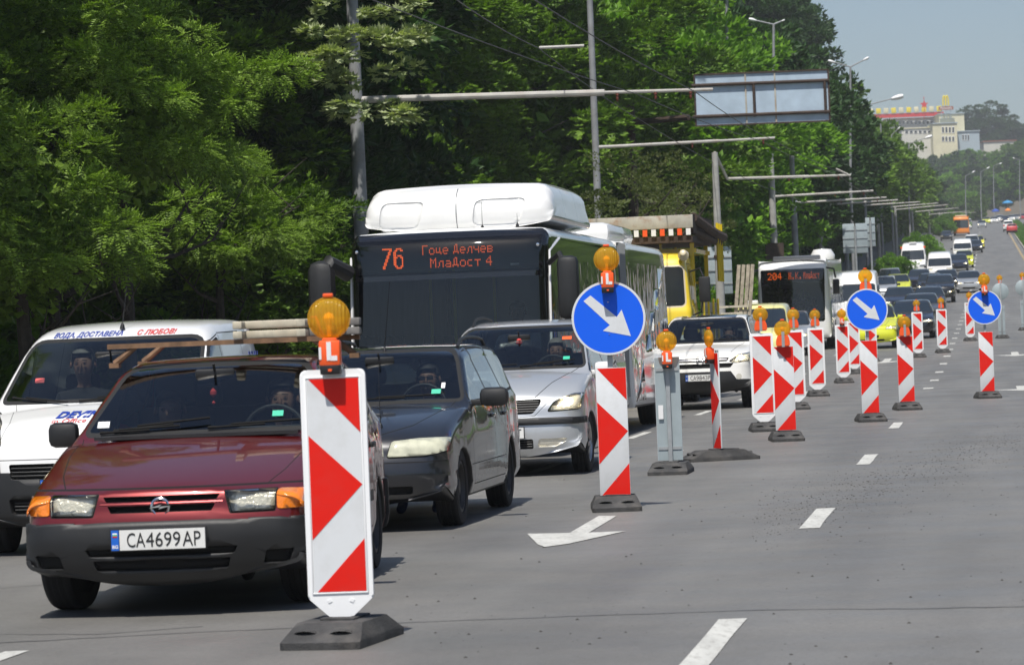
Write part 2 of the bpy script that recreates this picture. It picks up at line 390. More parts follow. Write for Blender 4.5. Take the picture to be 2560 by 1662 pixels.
class Body:
    """body shell of a vehicle facing -Y, front at y=0. prof: (y,z,r,c) from front bottom over the roof to rear bottom."""
    def __init__(s, prof, L, hw, belt, plan, tumble=.28, zlow=.32, wheels=(), wr=.33, zb=.2, sub=3, sharp=(), flatx=8, nphi=4, low=.05, shoulder=.018, grid=(.16, .12), belty=None):
        s.hw, s.belt, s.plan, s.tumble, s.zlow, s.low, s.sh, s.zb = hw, belt, plan, tumble, zlow, low, shoulder, zb
        pr = catmull(prof, sub, sharp)
        n0 = len(pr)
        # underside with wheel arches, rear to front
        und = []
        for wy in sorted(wheels, reverse=True):
            R_ = wr; zc = s_wz = wr*.93
            h = zb - zc; half = math.sqrt(max(.001, R_*R_*1.16 - h*h)); Ra = R_*1.077
            a0 = math.atan2(h, half); a1 = math.pi - a0
            und.append((wy+half+.02, zb, .02, .0))
            for k in range(11):
                a = a0+(a1-a0)*k/10; und.append((wy+Ra*math.cos(a), zc+Ra*math.sin(a), .012, .0))
            und.append((wy-half-.02, zb, .02, .0))
        allp = pr + und; N = len(allp)
        # inward normals of the closed outline (clockwise seen with y right: front bottom -> up -> roof -> rear)
        P2 = [Vector((p[0], p[1])) for p in allp]; nor = []
        for i in range(N):
            d = (P2[(i+1) % N]-P2[i-1]); d.normalize(); nor.append(Vector((d.y, -d.x)))
        bm = bmesh.new(); s.bm = bm; s.reg = bm.faces.layers.int.new('reg')
        inset = [P2[i]+nor[i]*(allp[i][2]+allp[i][3]) for i in range(N)]
        W = [s.W(p.x, p.y) for p in inset]
        xs = []
        rows = []
        for i in range(N):
            r, c = allp[i][2], allp[i][3]; row = []
            st = [(k/flatx*(W[i]-r), 0) for k in range(flatx+1)]
            st += [(W[i]-r+r*math.sin(math.pi/2*k/nphi), r*(1-math.cos(math.pi/2*k/nphi))) for k in range(1, nphi+1)]
            for x, e in st:
                row.append((x, P2[i]+nor[i]*(c*(x/W[i])**2+e)))
            rows.append(row)
        M_ = len(rows[0]); V = []
        for i in range(N):
            rv = []
            for j in range(-(M_-1), M_):
                x, p = rows[i][abs(j)]; rv.append(bm.verts.new((x if j >= 0 else -x, p.x, p.y)))
            V.append(rv)
        for i in range(N):
            i2 = (i+1) % N
            if i >= n0-1 or False:
                pass
            for j in range(2*M_-2):
                f = bm.faces.new((V[i][j], V[i][j+1], V[i2][j+1], V[i2][j])); f.smooth = True
                if i >= n0-1: f[s.reg] = 1          # underside
        # sides
        poly = [(p.x, p.y) for p in inset]
        b2 = bmesh.new(); f = b2.faces.new([b2.verts.new((x, y, 0)) for x, y in poly])
        bmesh.ops.triangulate(b2, faces=[f])
        ys = [p[0] for p in poly]; zs = [p[1] for p in poly]
        for ax, lo, hi, st in ((0, min(ys), max(ys), grid[0]), (1, min(zs), max(zs), grid[1])):
            k = lo+st
            while k < hi:
                co = (k, 0, 0) if ax == 0 else (0, k, 0); no = (1, 0, 0) if ax == 0 else (0, 1, 0)
                bmesh.ops.bisect_plane(b2, geom=b2.verts[:]+b2.edges[:]+b2.faces[:], plane_co=co, plane_no=no, dist=1e-4); k += st
        bmesh.ops.remove_doubles(b2, verts=b2.verts, dist=2e-4)
        for sgn in (1, -1):
            mp = {}
            for v in b2.verts: mp[v] = bm.verts.new((sgn*s.W(v.co.x, v.co.y), v.co.x, v.co.y))
            for f in b2.faces:
                vs = [mp[v] for v in f.verts]
                if len(set(vs)) < 3: continue
                g = bm.faces.new(vs); g.smooth = True
        b2.free()
        bmesh.ops.remove_doubles(bm, verts=bm.verts, dist=4e-4)
        bmesh.ops.recalc_face_normals(bm, faces=bm.faces)
        # make sure normals point out
        top = max(bm.faces, key=lambda f: f.calc_center_median().z)
        if top.normal.z < 0: bmesh.ops.reverse_faces(bm, faces=bm.faces)
        s.names = {0: None, 1: None}; s.nreg = 2; s.mat = {}
    def W(s, y, z):
        pl = interp(s.plan, y)*s.hw
        b = s.belt(y) if callable(s.belt) else s.belt
        if z < s.zlow: k = 1 - s.low*((s.zlow-z)/max(.05, s.zlow-s.zb))**2
        elif z <= b: k = 1 - .025*((z-s.zlow)/max(.1, b-s.zlow))**2.2
        else:
            d = z-b; q = min(1, d/.04)
            k = .975 - s.sh*q*(2-q)/s.hw - s.tumble*d*(1+.25*d)/s.hw
        return pl*k
    def cut(s, poly, view, tagname, lim=None, side=0):
        """mark faces inside poly. view 'F' (x,z) front facing, 'B' rear facing, 'S' (y,z) sides, 'T' (x,y) top"""
        bm = s.bm
        ia, ib, ic = {'F': (0, 2, 1), 'B': (0, 2, 1), 'S': (1, 2, 0), 'T': (0, 1, 2)}[view]
        xs = [p[0] for p in poly]; zs = [p[1] for p in poly]
        bx = (min(xs)-.002, max(xs)+.002, min(zs)-.002, max(zs)+.002)
        mid = s.mid if hasattr(s, 'mid') else 1e9
        def ok(f):
            if f[s.reg] == 1: return False
            n = f.normal; c = f.calc_center_median()
            if view == 'F' and (n.y > -.04 or abs(n.x) > .93): return False
            if view == 'B' and (n.y < .04 or abs(n.x) > .93): return False
            if view == 'T' and n.z < .25: return False
            if view == 'S' and abs(n.x) < .45: return False
            if side and c.x*side < 0: return False
            if lim and not lim(c): return False
            a0 = min(v.co[ia] for v in f.verts); a1 = max(v.co[ia] for v in f.verts)
            b0 = min(v.co[ib] for v in f.verts); b1 = max(v.co[ib] for v in f.verts)
            return a1 > bx[0] and a0 < bx[1] and b1 > bx[2] and b0 < bx[3]
        n = len(poly)
        cand = [f for f in bm.faces if ok(f)]
        for k in range(n):
            p, q = poly[k], poly[(k+1) % n]
            if (Vector(p)-Vector(q)).length < 1e-5: continue
            co = [0, 0, 0]; co[ia], co[ib] = p
            no = [0, 0, 0]; no[ia], no[ib] = (q[1]-p[1]), -(q[0]-p[0])
            l, r_ = min(p[0], q[0])-.003, max(p[0], q[0])+.003; bo, t_ = min(p[1], q[1])-.003, max(p[1], q[1])+.003
            fs = []
            for f in cand:
                if not f.is_valid: continue
                a0 = min(v.co[ia] for v in f.verts); a1 = max(v.co[ia] for v in f.verts)
                b0 = min(v.co[ib] for v in f.verts); b1 = max(v.co[ib] for v in f.verts)
                if a1 > l and a0 < r_ and b1 > bo and b0 < t_: fs.append(f)
            if not fs: continue
            es = set(e for f in fs for e in f.edges); vs = set(v for f in fs for v in f.verts)
            res = bmesh.ops.bisect_plane(bm, geom=list(vs)+list(es)+fs, plane_co=co, plane_no=no, dist=1e-5)
            new = set(g for g in res['geom'] if isinstance(g, bmesh.types.BMFace))
            cand = [f for f in cand if f.is_valid] + [f for f in new if f.is_valid]
            cand = list(dict.fromkeys(cand))
        if tagname not in s.names.values():
            s.names[s.nreg] = tagname; s.nreg += 1
        rid = [k for k, v in s.names.items() if v == tagname][0]
        for f in cand:
            if not f.is_valid: continue
            c = f.calc_center_median()
            if lim and not lim(c): continue
            if in_poly(c[ia], c[ib], poly): f[s.reg] = rid
    def cutm(s, poly, view, name, **k):
        s.cut(poly, view, name, **k); s.cut(mirx(poly), view, name, **k)
    def line(s, pts, view, name, w=.006, **k):
        for a, b in zip(pts, pts[1:]):
            d = Vector(b)-Vector(a)
            if d.length < 1e-6: continue
            q = Vector((-d.y, d.x)).normalized()*w/2; a_, b_ = Vector(a), Vector(b)
            s.cut([tuple(a_+q), tuple(a_-q), tuple(b_-q), tuple(b_+q)], view, name, **k)
    def linem(s, pts, view, name, w=.006, **k):
        s.line(pts, view, name, w, **k); s.line([(-x, z) for x, z in pts], view, name, w, **k)
    def build(s, root, mats, under, inline=(), offs={}, defoff=0):
        """mats: name -> material. names in `inline` stay in the body mesh with their material."""
        bm = s.bm; groups = {}
        bm.faces.ensure_lookup_table()
        for f in bm.faces: groups.setdefault(f[s.reg], []).append(f)
        bodymats = [mats['body'], under]; bm_body = [0, 1]
        objs = {}
        out = bmesh.new()
        def copy_faces(fs, off=0, mi=0, dst=None, thick=0):
            b = dst or bmesh.new(); mp = {}; made = []
            for f in fs:
                vs = []
                for v in f.verts:
                    if v not in mp: mp[v] = b.verts.new(v.co)
                    vs.append(mp[v])
                try: g = b.faces.new(vs)
                except ValueError: continue
                g.smooth = True; g.material_index = mi; made.append(g)
            if off:
                b.normal_update()
                mv = {}
                for k, v in mp.items(): mv[v] = v.normal.copy()
                bd = [e for e in b.edges if len(e.link_faces) == 1]
                orig = {v: v.co.copy() for v in mv}
                for v, n in mv.items(): v.co = v.co + n*off
                nv = {}
                for e in bd:
                    for v in e.verts:
                        if v not in nv: nv[v] = b.verts.new(orig[v] - mv[v]*(.002 if off > 0 else 0))
                for e in bd:
                    v0, v1 = e.verts
                    try: g = b.faces.new((v1, v0, nv[v0], nv[v1])); g.material_index = mi
                    except ValueError: pass
            return b
        for rid, fs in groups.items():
            nm = s.names.get(rid)
            if nm is None: copy_faces(fs, mi=(1 if rid == 1 else 0), dst=out)
            elif nm in inline:
                bodymats.append(mats[nm]); copy_faces(fs, mi=len(bodymats)-1, dst=out)
            elif nm == 'none': pass
            else:
                b = copy_faces(fs, off=offs.get(nm, defoff)); me = bpy.data.meshes.new(nm.split('@')[0]); 
                bmesh.ops.remove_doubles(b, verts=b.verts, dist=1e-5)
                bmesh.ops.recalc_face_normals(b, faces=b.faces) if offs.get(nm, defoff) else None
                b.to_mesh(me); b.free()
                objs[nm] = link(nm.split('@')[0], me, mats[nm], root)
        bmesh.ops.remove_doubles(out, verts=out.verts, dist=1e-5)
        me = bpy.data.meshes.new('body'); out.to_mesh(me); out.free()
        o = link('body', me, bodymats, root); objs['body'] = o
        bm2 = bmesh.new(); bm2.from_mesh(me)
        for e in bm2.edges: e.smooth = not (len(e.link_faces) == 2 and e.calc_face_angle(0) > R(48))
        bm2.to_mesh(me); bm2.free(); s.bm.free()
        return objs

# ----------------------------------------------------------------- shared bits
def text_mesh(body, size, mat_, name, parent, M_, depth=.001, align='CENTER', xs=1.0, shear=0, bold=0, space=1.0):
    cu = bpy.data.curves.new(name, 'FONT'); cu.body = body; cu.size = size; cu.align_x = align; cu.align_y = 'CENTER'
    cu.extrude = depth; cu.shear = shear; cu.offset = bold; cu.resolution_u = 3; cu.space_character = space
    o = bpy.data.objects.new(name, cu); COL.objects.link(o)
    dg = bpy.context.evaluated_depsgraph_get(); me = bpy.data.meshes.new_from_object(o.evaluated_get(dg))
    bpy.data.objects.remove(o); bpy.data.curves.remove(cu)
    me.transform(M_ @ Matrix.Diagonal((xs, 1, 1, 1))); me.materials.clear()
    return link(name, me, mat_, parent)
FRONT = RX(90)       # text lying in xy facing +z -> standing, facing -y
def wrap_text(body, size, mat_, name, parent, bvh, cx, cz, view='F', align='CENTER', off=.004, **k):
    """text laid on a curved panel by projecting it along y"""
    o = text_mesh(body, size, mat_, name, parent, Matrix.Identity(4), depth=0, align=align, **k)
    for v in o.data.vertices:
        x, z = v.co.x+cx, v.co.y+cz
        h = bvh.ray_cast(Vector((x, -3, z)), Vector((0, 1, 0))) if view == 'F' else bvh.ray_cast(Vector((x, z, 5)), Vector((0, 0, -1)))
        if h[0] is None: v.co = Vector((x, 0, z))
        else: v.co = h[0] + h[1]*off*(1 if h[1].dot(Vector((0, -1, .01))) > 0 or view != 'F' else -1)
    return o
_wheel = {}
def wheel(root, x, y, r, w, kind='steel', steer=0, z=None):
    key = (kind, r, w)
    sgn = 1 if x > 0 else -1
    if key not in _wheel:
        b = MB(); rr = r; k = r*.66
        prof = [(k, -w*.36), (k+.012, -w*.47), (r*.86, -w*.5), (r*.965, -w*.46), (r, -w*.36)]
        for j in range(4):
            zz = -w*.3+j*w*.2; prof += [(r, zz), (r, zz+w*.07), (r-.009, zz+w*.085), (r-.009, zz+w*.115)] if j < 3 else [(r, zz)]
        prof += [(r, w*.36), (r*.965, w*.46), (r*.86, w*.5), (k+.012, w*.47), (k, w*.36)]
        prof = [(a, c) for a, c in prof]
        b.lathe(prof, RY(90), 40); b.lathe([(k, -w*.36), (.0, -w*.36)], RY(90), 24)
        t = b.build('wheel', M['rubber'], None, 30); tm = t.data; bpy.data.objects.remove(t)
        b = MB()
        if kind == 'steel':
            b.lathe([(k+.003, w*.42), (k-.02, w*.44), (k-.03, w*.25), (k*.72, w*.2), (k*.6, w*.28), (k*.3, w*.26), (k*.26, w*.36), (0, w*.37)], RY(90), 28)
            for a in range(8):
                q = RX(a*45) @ T(w*.275, 0, k*.66); b.lathe([(.028, 0), (.028, .004)], q @ RY(90), 8)
            mt = M['steel_wheel']
        else:
            b.lathe([(k+.003, w*.42), (k-.015, w*.45), (k-.03, w*.28)], RY(90), 28)
            b.lathe([(k*.28, w*.25), (k*.26, w*.38), (0, w*.4)], RY(90), 20); b.lathe([(k*.9, w*.05), (0, w*.05)], RY(90), 20)
            ns = 7 if kind == 'alloy' else 5
            for a in range(ns):
                q = RX(a*360/ns); vs = b.box((0, 0, 0), (w*.16, .045 if ns == 7 else .07, k*.76), bev=0)
                bmesh.ops.transform(b.bm, matrix=q @ T(w*.32, 0, k*.58) @ RY(-8), verts=vs)
            mt = M['alloy']
        t = b.build('rim', mt, None, 30); rm = t.data; bpy.data.objects.remove(t)
        _wheel[key] = (tm, rm)
    tm, rm = _wheel[key]
    a = link('wheel', tm, None, root); a.location = (x, y, r if z is None else z); a.rotation_euler = (0, 0, (math.pi if sgn < 0 else 0)+steer)
    link('rim', rm, None, a); return a
def plate(root, x, y, z, text, rx=0, w=.52):
    b = MB(); b.box((0, 0, 0), (w+.015, .012, .125), bev=.004); b.mi = 0
    o = b.build('number_plate', M['plastic_dark'], root); o.location = (x, y, z); o.rotation_euler = (R(rx), 0, 0)
    c = MB(); c.box((.022, -.0075, 0), (w-.048, .004, .110)); c.build('plate_face', M['plate_white'], o)
    c = MB(); c.box((-w/2+.021, -.0079, 0), (.042, .004, .110)); c.build('euro_band', M['plate_blue'], o)
    c = MB(); c.box((-w/2+.021, -.0105, .036), (.026, .002, .008)); c.build('flag', M['ink_white'], o)
    c = MB(); c.box((-w/2+.021, -.0105, .028), (.026, .002, .008)); c.build('flag', M['green_sticker'], o)
    c = MB(); c.box((-w/2+.021, -.0105, .020), (.026, .002, .008)); c.build('flag', M['ink_red'], o)
    text_mesh('BG', .026, M['ink_white'], 'plate_lettering', o, T(-w/2+.021, -.0108, -.036) @ FRONT, bold=.0006)
    parts = text.split(' ')
    if len(parts) == 3:
        for p, cx, wd in ((parts[0], -.135, .10), (parts[1], .015, .19), (parts[2], .172, .10)):
            tm = text_mesh(p, .115, M['ink_black'], 'plate_lettering', o, Matrix.Identity(4), bold=-.0004)
            xs = [v.co.x for v in tm.data.vertices]; zs = [v.co.y for v in tm.data.vertices]
            sx = wd/(max(xs)-min(xs)); sz = .078/(max(zs)-min(zs)); mz = (max(zs)+min(zs))/2; mx = (max(xs)+min(xs))/2
            tm.data.transform(T(cx+.012, -.0115, 0) @ FRONT @ Matrix.Diagonal((sx, sz, 1, 1)) @ T(-mx, -mz, 0))
    else:
        text_mesh(text, .095, M['ink_black'], 'plate_lettering', o, T(.02, -.0115, 0) @ FRONT, xs=.9)
    return o
def seat(root, x, y, z, m_=None, light=False):
    b = MB(); b.box((0, 0, .10), (.50, .52, .18), bev=.05)
    b.box((0, .30, .46), (.48, .14, .66), RX(-14).to_3x3(), bev=.05)
    b.box((0, .40, .88), (.27, .10, .19), RX(-10).to_3x3(), bev=.04)
    b.tube([(-.06, .38, .74), (-.06, .40, .85)], .008, 6); b.tube([(.06, .38, .74), (.06, .40, .85)], .008, 6)
    o = b.build('seat', m_ or M['seat'], root); o.location = (x, y, z); return o
def cabin(root, W, ycowl, zcowl, yfront, zfloor, hw, zdash=None, steer_side=1, rear=True, yrear=None, seatm=None, mirror=True, mirror_p=None, dash_m=None):
    zd = zdash or zcowl-.03
    b = MB(); b.box((0, ycowl+.26, zd-.17), (2*hw-.08, .48, .30), bev=.05)
    b.box((steer_side*.36, ycowl+.33, zd+.005), (.42, .22, .09), bev=.04)
    b.build('dashboard', dash_m or M['dash'], root)
    b = MB(); ring = [(.185*math.cos(k*math.pi/12), .185*math.sin(k*math.pi/12), 0) for k in range(25)]
    b.tube(ring, .014, 8, cap=False)
    for a in (200, 340, 270): b.tube([(0, 0, -.015), (.175*math.cos(R(a)), .175*math.sin(R(a)), 0)], .013, 6)
    b.box((0, 0, -.01), (.13, .10, .04), bev=.015)
    o = b.build('steering_wheel', M['plastic_dark'], root); o.location = (steer_side*.36, ycowl+.52, zd-.01); o.rotation_euler = (R(68), 0, 0)
    for sx in (-.36, .36): seat(root, sx, ycowl+.85, zfloor+.02, seatm)
    if rear:
        b = MB(); b.box((0, 0, .1), (2*hw-.2, .5, .2), bev=.05); b.box((0, .3, .42), (2*hw-.2, .16, .6), RX(-16).to_3x3(), bev=.05)
        for sx in (-.38, .38): b.box((sx, .40, .79), (.26, .09, .15), bev=.04)
        o = b.build('rear_seat', seatm or M['seat'], root); o.location = (0, yrear or ycowl+1.85, zfloor+.06)
    if mirror:
        mp = mirror_p or (0, ycowl+.62, zcowl+.34)
        b = MB(); b.box((0, 0, 0), (.24, .03, .06), RZ(10).to_3x3(), bev=.015); b.tube([(0, 0, 0), (0, -.05, .06)], .008, 6)
        o = b.build('rear_view_mirror', M['plastic_dark'], root); o.location = mp
    b = MB(); b.box((0, ycowl+1.4, zfloor), (2*hw-.1, 2.3, .04)); b.build('floor_panel', M['interior'], root)
def door_mirror(root, x, y, z, m_, size=(.24, .12, .15), stalk=.08, name='door_mirror'):
    sg = 1 if x > 0 else -1
    b = MB(); r = size
    vs = b.box((sg*(r[0]/2+stalk), 0, 0), r, bev=min(r)*.38)
    b.box((sg*stalk*.5, .01, -r[2]*.28), (stalk+.06, .06, .05), bev=.01)
    o = b.build(name, m_, root); o.location = (x, y, z)
    c = MB(); c.box((sg*(r[0]/2+stalk), r[1]/2+.001, 0), (r[0]*.84, .004, r[2]*.78)); c.build('mirror_glass', M['chrome'], o)
    return o
def wiper(root, p, q, bl=.5):
    p, q = Vector(p), Vector(q); b = MB()
    b.tube([p, p.lerp(q, .5)+Vector((0, -.012, .008)), q], [.011, .008, .006], 6)
    d = (q-p); 
    b.tube([q-Vector((.25, 0, 0))+Vector((0, 0, -d.z*.2)), q, q+Vector((.25, 0, 0))+Vector((0, 0, d.z*.3))], .007, 6) if False else None
    return b.build('wiper', M['plastic_dark'], root)
def wiper_on(root, bvh, x0, z0, x1, z1, off=.02, b0=.12, b1=1.0):
    """wiper arm and blade lying on the screen between two front-view points"""
    pts = []
    for k in range(9):
        t = k/8; x, z = x0+(x1-x0)*t, z0+(z1-z0)*t
        h = bvh.ray_cast(Vector((x, -3, z)), Vector((0, 1, 0)))
        if h[0] is not None: pts.append(h[0]+Vector((0, -off, off*.5)))
    if len(pts) < 4: return
    b = MB(); b.tube(pts[:6], [.012]+[.008]*5, 6)
    b.tube([p+Vector((0, .004, .012)) for p in pts[2:]], .008, 6)
    return b.build('wiper', M['void'], root)
def antenna(root, x, y, z, l=.6, tilt=20, side=0):
    b = MB(); b.lathe([(.022, 0), (.016, .03), (.006, .05)], T(0, 0, 0), 10)
    b.tube([(0, 0, .03), (side*l, l*math.sin(R(tilt)), l*math.cos(R(tilt)))], [.004, .002], 5)
    o = b.build('antenna', M['plastic_dark'], root); o.location = (x, y, z); return o
def side_poly(l): return [(y, z) for y, z in l]
def bvh_of(bm): return BVHTree.FromBMesh(bm)
# ================================================================= people (seated drivers)
def person(label, loc, rz, cloth, hair=None, sunglasses=False, lean=0, arms='wheel', scale=1.0, skirt=None, bald=False, steer=(0, -.42, .33)):
    """seated figure, origin at the hips, facing -Y"""
    root = empty('person', loc, rz); tag(root, label, 'person'); root.scale = (scale,)*3
    V = []; E = []; Rd = []
    def v(x, y, z, r): V.append((x, y, z)); Rd.append(r); return len(V)-1
    def e(a, b): E.append((a, b))
    pel = v(0, 0, .05, .15); w1 = v(0, .03, .2, .135); ch = v(0, .05, .38, .155); c2 = v(0, .05, .48, .125); nk = v(0, .045, .57, .058); nk2 = v(0, .03, .63, .055)
    hd = v(0, .015, .70, .078); hd2 = v(0, .02, .78, .092); hd3 = v(0, .025, .845, .062)
    for a, b in ((pel, w1), (w1, ch), (ch, c2), (c2, nk), (nk, nk2), (nk2, hd), (hd, hd2), (hd2, hd3)): e(a, b)
    for s in (-1, 1):
        hip = v(s*.10, -.06, .03, .10); kn = v(s*.15, -.46, .10, .068); an = v(s*.15, -.62, -.28, .045); ft = v(s*.15, -.76, -.31, .04)
        e(pel, hip); e(hip, kn); e(kn, an); e(an, ft)
        sh = v(s*.19, .05, .50, .068)
        if arms == 'wheel': el = v(s*.25, -.14, .30, .046); wr = v(s*.15, -.36, .36, .030); pm = v(s*.14, -.43, .375, .034)
        else: el = v(s*.26, -.02, .24, .046); wr = v(s*.14, -.2, .12, .030); pm = v(s*.1, -.27, .11, .034)
        e(c2, sh); e(sh, el); e(el, wr); e(wr, pm)
        px, py, pz = V[pm]
        for k in range(4):
            f0 = v(px+s*(.028-.018*k), py-.045, pz+.012, .010); f1 = v(px+s*(.03-.018*k), py-.062+.006*abs(k-1), pz-.02, .008); e(pm, f0); e(f0, f1)
        t0 = v(px-s*.035, py-.02, pz+.022, .011); t1 = v(px-s*.045, py-.045, pz+.015, .009); e(pm, t0); e(t0, t1)
    me = bpy.data.meshes.new('torso'); me.from_pydata(V, E, [])
    o = bpy.data.objects.new('torso', me); COL.objects.link(o)
    sk = o.modifiers.new('s', 'SKIN'); sk.use_smooth_shade = True
    for i, d in enumerate(me.skin_vertices[0].data): d.radius = (Rd[i], Rd[i]*(.78 if i in (w1, ch, c2, pel) else 1)); d.use_root = (i == 0)
    me.skin_vertices[0].data[ch].radius = (.19, .125); me.skin_vertices[0].data[c2].radius = (.15, .10)
    su = o.modifiers.new('u', 'SUBSURF'); su.levels = 2
    m2 = bpy.data.meshes.new_from_object(o.evaluated_get(bpy.context.evaluated_depsgraph_get())); bpy.data.objects.remove(o)
    # face: eye sockets, nose, chin
    for q in m2.vertices:
        c = q.co
        if c.z > .62:
            if c.y < -.02 and abs(c.x) < .055:
                c.y -= .018*math.exp(-((c.z-.70)/.03)**2-(c.x/.035)**2)      # mouth and chin mass
                c.y += .010*math.exp(-((c.z-.775)/.014)**2-((abs(c.x)-.032)/.018)**2)
    m2.materials.append(M['skin']); m2.materials.append(cloth)
    for p in m2.polygons:
        c = p.center; hand = (c.y < -.33 and c.z > .2) if arms == 'wheel' else (c.y < -.18 and c.z < .2 and c.z > .06 and abs(c.x) < .16)
        p.material_index = 0 if (c.z > .585 or (hand and c.z > .2) or (arms != 'wheel' and hand and abs(c.x) < .15 and c.y > -.33 and c.z > .09)) else 1
        p.use_smooth = True
    m2.name = 'torso'; body = link('torso', m2, None, root)
    b = MB(); b.lathe([(.0, .045), (.014, .04), (.016, .02), (.008, 0), (0, -.002)], T(0, -.094, .735) @ RX(-12), 10); b.build('nose', M['skin'], root)
    b = MB()
    for s in (-1, 1):
        b.lathe([(0, .012), (.012, .008), (.016, 0), (.010, -.008)], T(s*.034, -.078, .775) @ RX(90), 12)
    b.build('eyes', M['skin'] if not sunglasses else M['gloss_black'], root)
    b = MB()
    for s in (-1, 1):
        b.lathe([(0, .004), (.007, .003), (.008, 0)], T(s*.034, -.091, .775) @ RX(90), 10); b.box((s*.034, -.088, .80), (.04, .008, .007), RY(s*6).to_3x3())
    b.box((0, -.096, .69), (.045, .006, .009), bev=.002)
    b.build('brows_and_pupils', M['hair_dark'], root)
    b = MB()
    for s in (-1, 1): b.lathe([(0, .012), (.02, .012), (.028, .004), (.026, -.004), (.012, -.01)], T(s*.097, .02, .765) @ RY(s*80) @ Matrix.Diagonal((1.1, .7, 1, 1)), 12)
    b.build('ears', M['skin'], root)
    if not bald:
        b = MB(); bmesh.ops.create_uvsphere(b.bm, u_segments=20, v_segments=14, radius=1)
        for q in b.bm.verts:
            q.co = Vector((q.co.x*.104, q.co.y*.112+.035, q.co.z*.10+.815)); q.co += Vector(noise.noise_vector(q.co*28))*.006
        bmesh.ops.delete(b.bm, geom=[q for q in b.bm.verts if q.co.y < -.045 and q.co.z < .845 or q.co.z < .76], context='VERTS')
        b.build('hair', hair or M['hair_dark'], root)
    if sunglasses:
        b = MB()
        for s in (-1, 1): b.box((s*.036, -.101, .776), (.056, .006, .036), bev=.002)
        b.box((0, -.102, .785), (.03, .005, .006))
        for s in (-1, 1): b.box((s*.085, -.04, .785), (.008, .12, .008), RZ(-s*12).to_3x3())
        b.build('sunglasses', M['gloss_black'], root)
    return root
# ================================================================= cars and vans
def bar(bvh, pts, r, off, name, m_, root, seg=10, view='F', flat=None, n=6):
    """rod that follows the body surface along front-view points"""
    out = []
    for a, b in zip(pts, pts[1:]):
        for k in range(seg):
            t = k/seg; out.append((a[0]+(b[0]-a[0])*t, a[1]+(b[1]-a[1])*t))
    out.append(pts[-1]); P3 = []
    for x, z in out:
        if view == 'F': h = bvh.ray_cast(Vector((x, -3, z)), Vector((0, 1, 0)))
        else: h = bvh.ray_cast(Vector((3, x, z)), Vector((-1, 0, 0)))
        if h[0] is not None:
            d = Vector((0, -1, 0)) if view == 'F' else Vector((1, 0, 0))
            P3.append(h[0]+d*off)
    if len(P3) < 2: return None
    b = MB(); b.tube(P3, r, n); return b.build(name, m_, root)

PRE = {}
PRE['hatch'] = dict(L=4.05, H=1.41, hw=.845, wheels=(.84, 3.36), wr=.295, zb=.21,
    prof=[(.10, .185, .04, .10), (.03, .28, .12, .12), (0, .42, .14, .12), (.015, .53, .14, .12), (.045, .60, .12, .11), (.065, .665, .08, .10), (.13, .715, .06, .09),
          (.45, .80, .06, .06), (.9, .89, .06, .035), (1.22, .945, .05, .03), (1.33, .965, .045, .05), (1.62, 1.13, .05, .06), (1.92, 1.29, .05, .06), (2.08, 1.355, .06, .045),
          (2.4, 1.395, .09, .025), (2.9, 1.405, .09, .02), (3.3, 1.375, .09, .02), (3.55, 1.32, .08, .03), (3.82, 1.08, .08, .05), (3.98, .92, .07, .06), (4.03, .78, .1, .08), (4.07, .55, .12, .1), (4.06, .35, .1, .1), (3.98, .22, .05, .1)],
    belt=lambda y: .90+.02*y/4, plan=[(0, .955), (.5, .975), (1.4, 1), (3.0, 1), (3.7, .975), (4.1, .92)], tumble=.36, ws=(.985, 1.345, .055), rw=(1.0, 1.30),
    win=[[(1.50, .955), (1.60, 1.045), (1.98, 1.275), (2.12, 1.325), (2.42, 1.345), (2.46, .955)], [(2.54, .955), (2.50, 1.345), (2.95, 1.345), (3.12, 1.32), (3.30, .98)], [(3.36, 1.0), (3.19, 1.30), (3.42, 1.24), (3.58, 1.03)]],
    doors=[[(1.30, .30), (1.28, .95), (1.46, .95), (1.58, 1.07), (2.02, 1.335), (2.48, 1.365), (2.50, .30)], [(2.50, .30), (2.48, 1.365), (3.0, 1.36), (3.16, 1.33), (3.33, .96), (3.2, .72), (3.0, .62), (2.92, .30)]], cowl=(1.33, .965), cab=1.30)
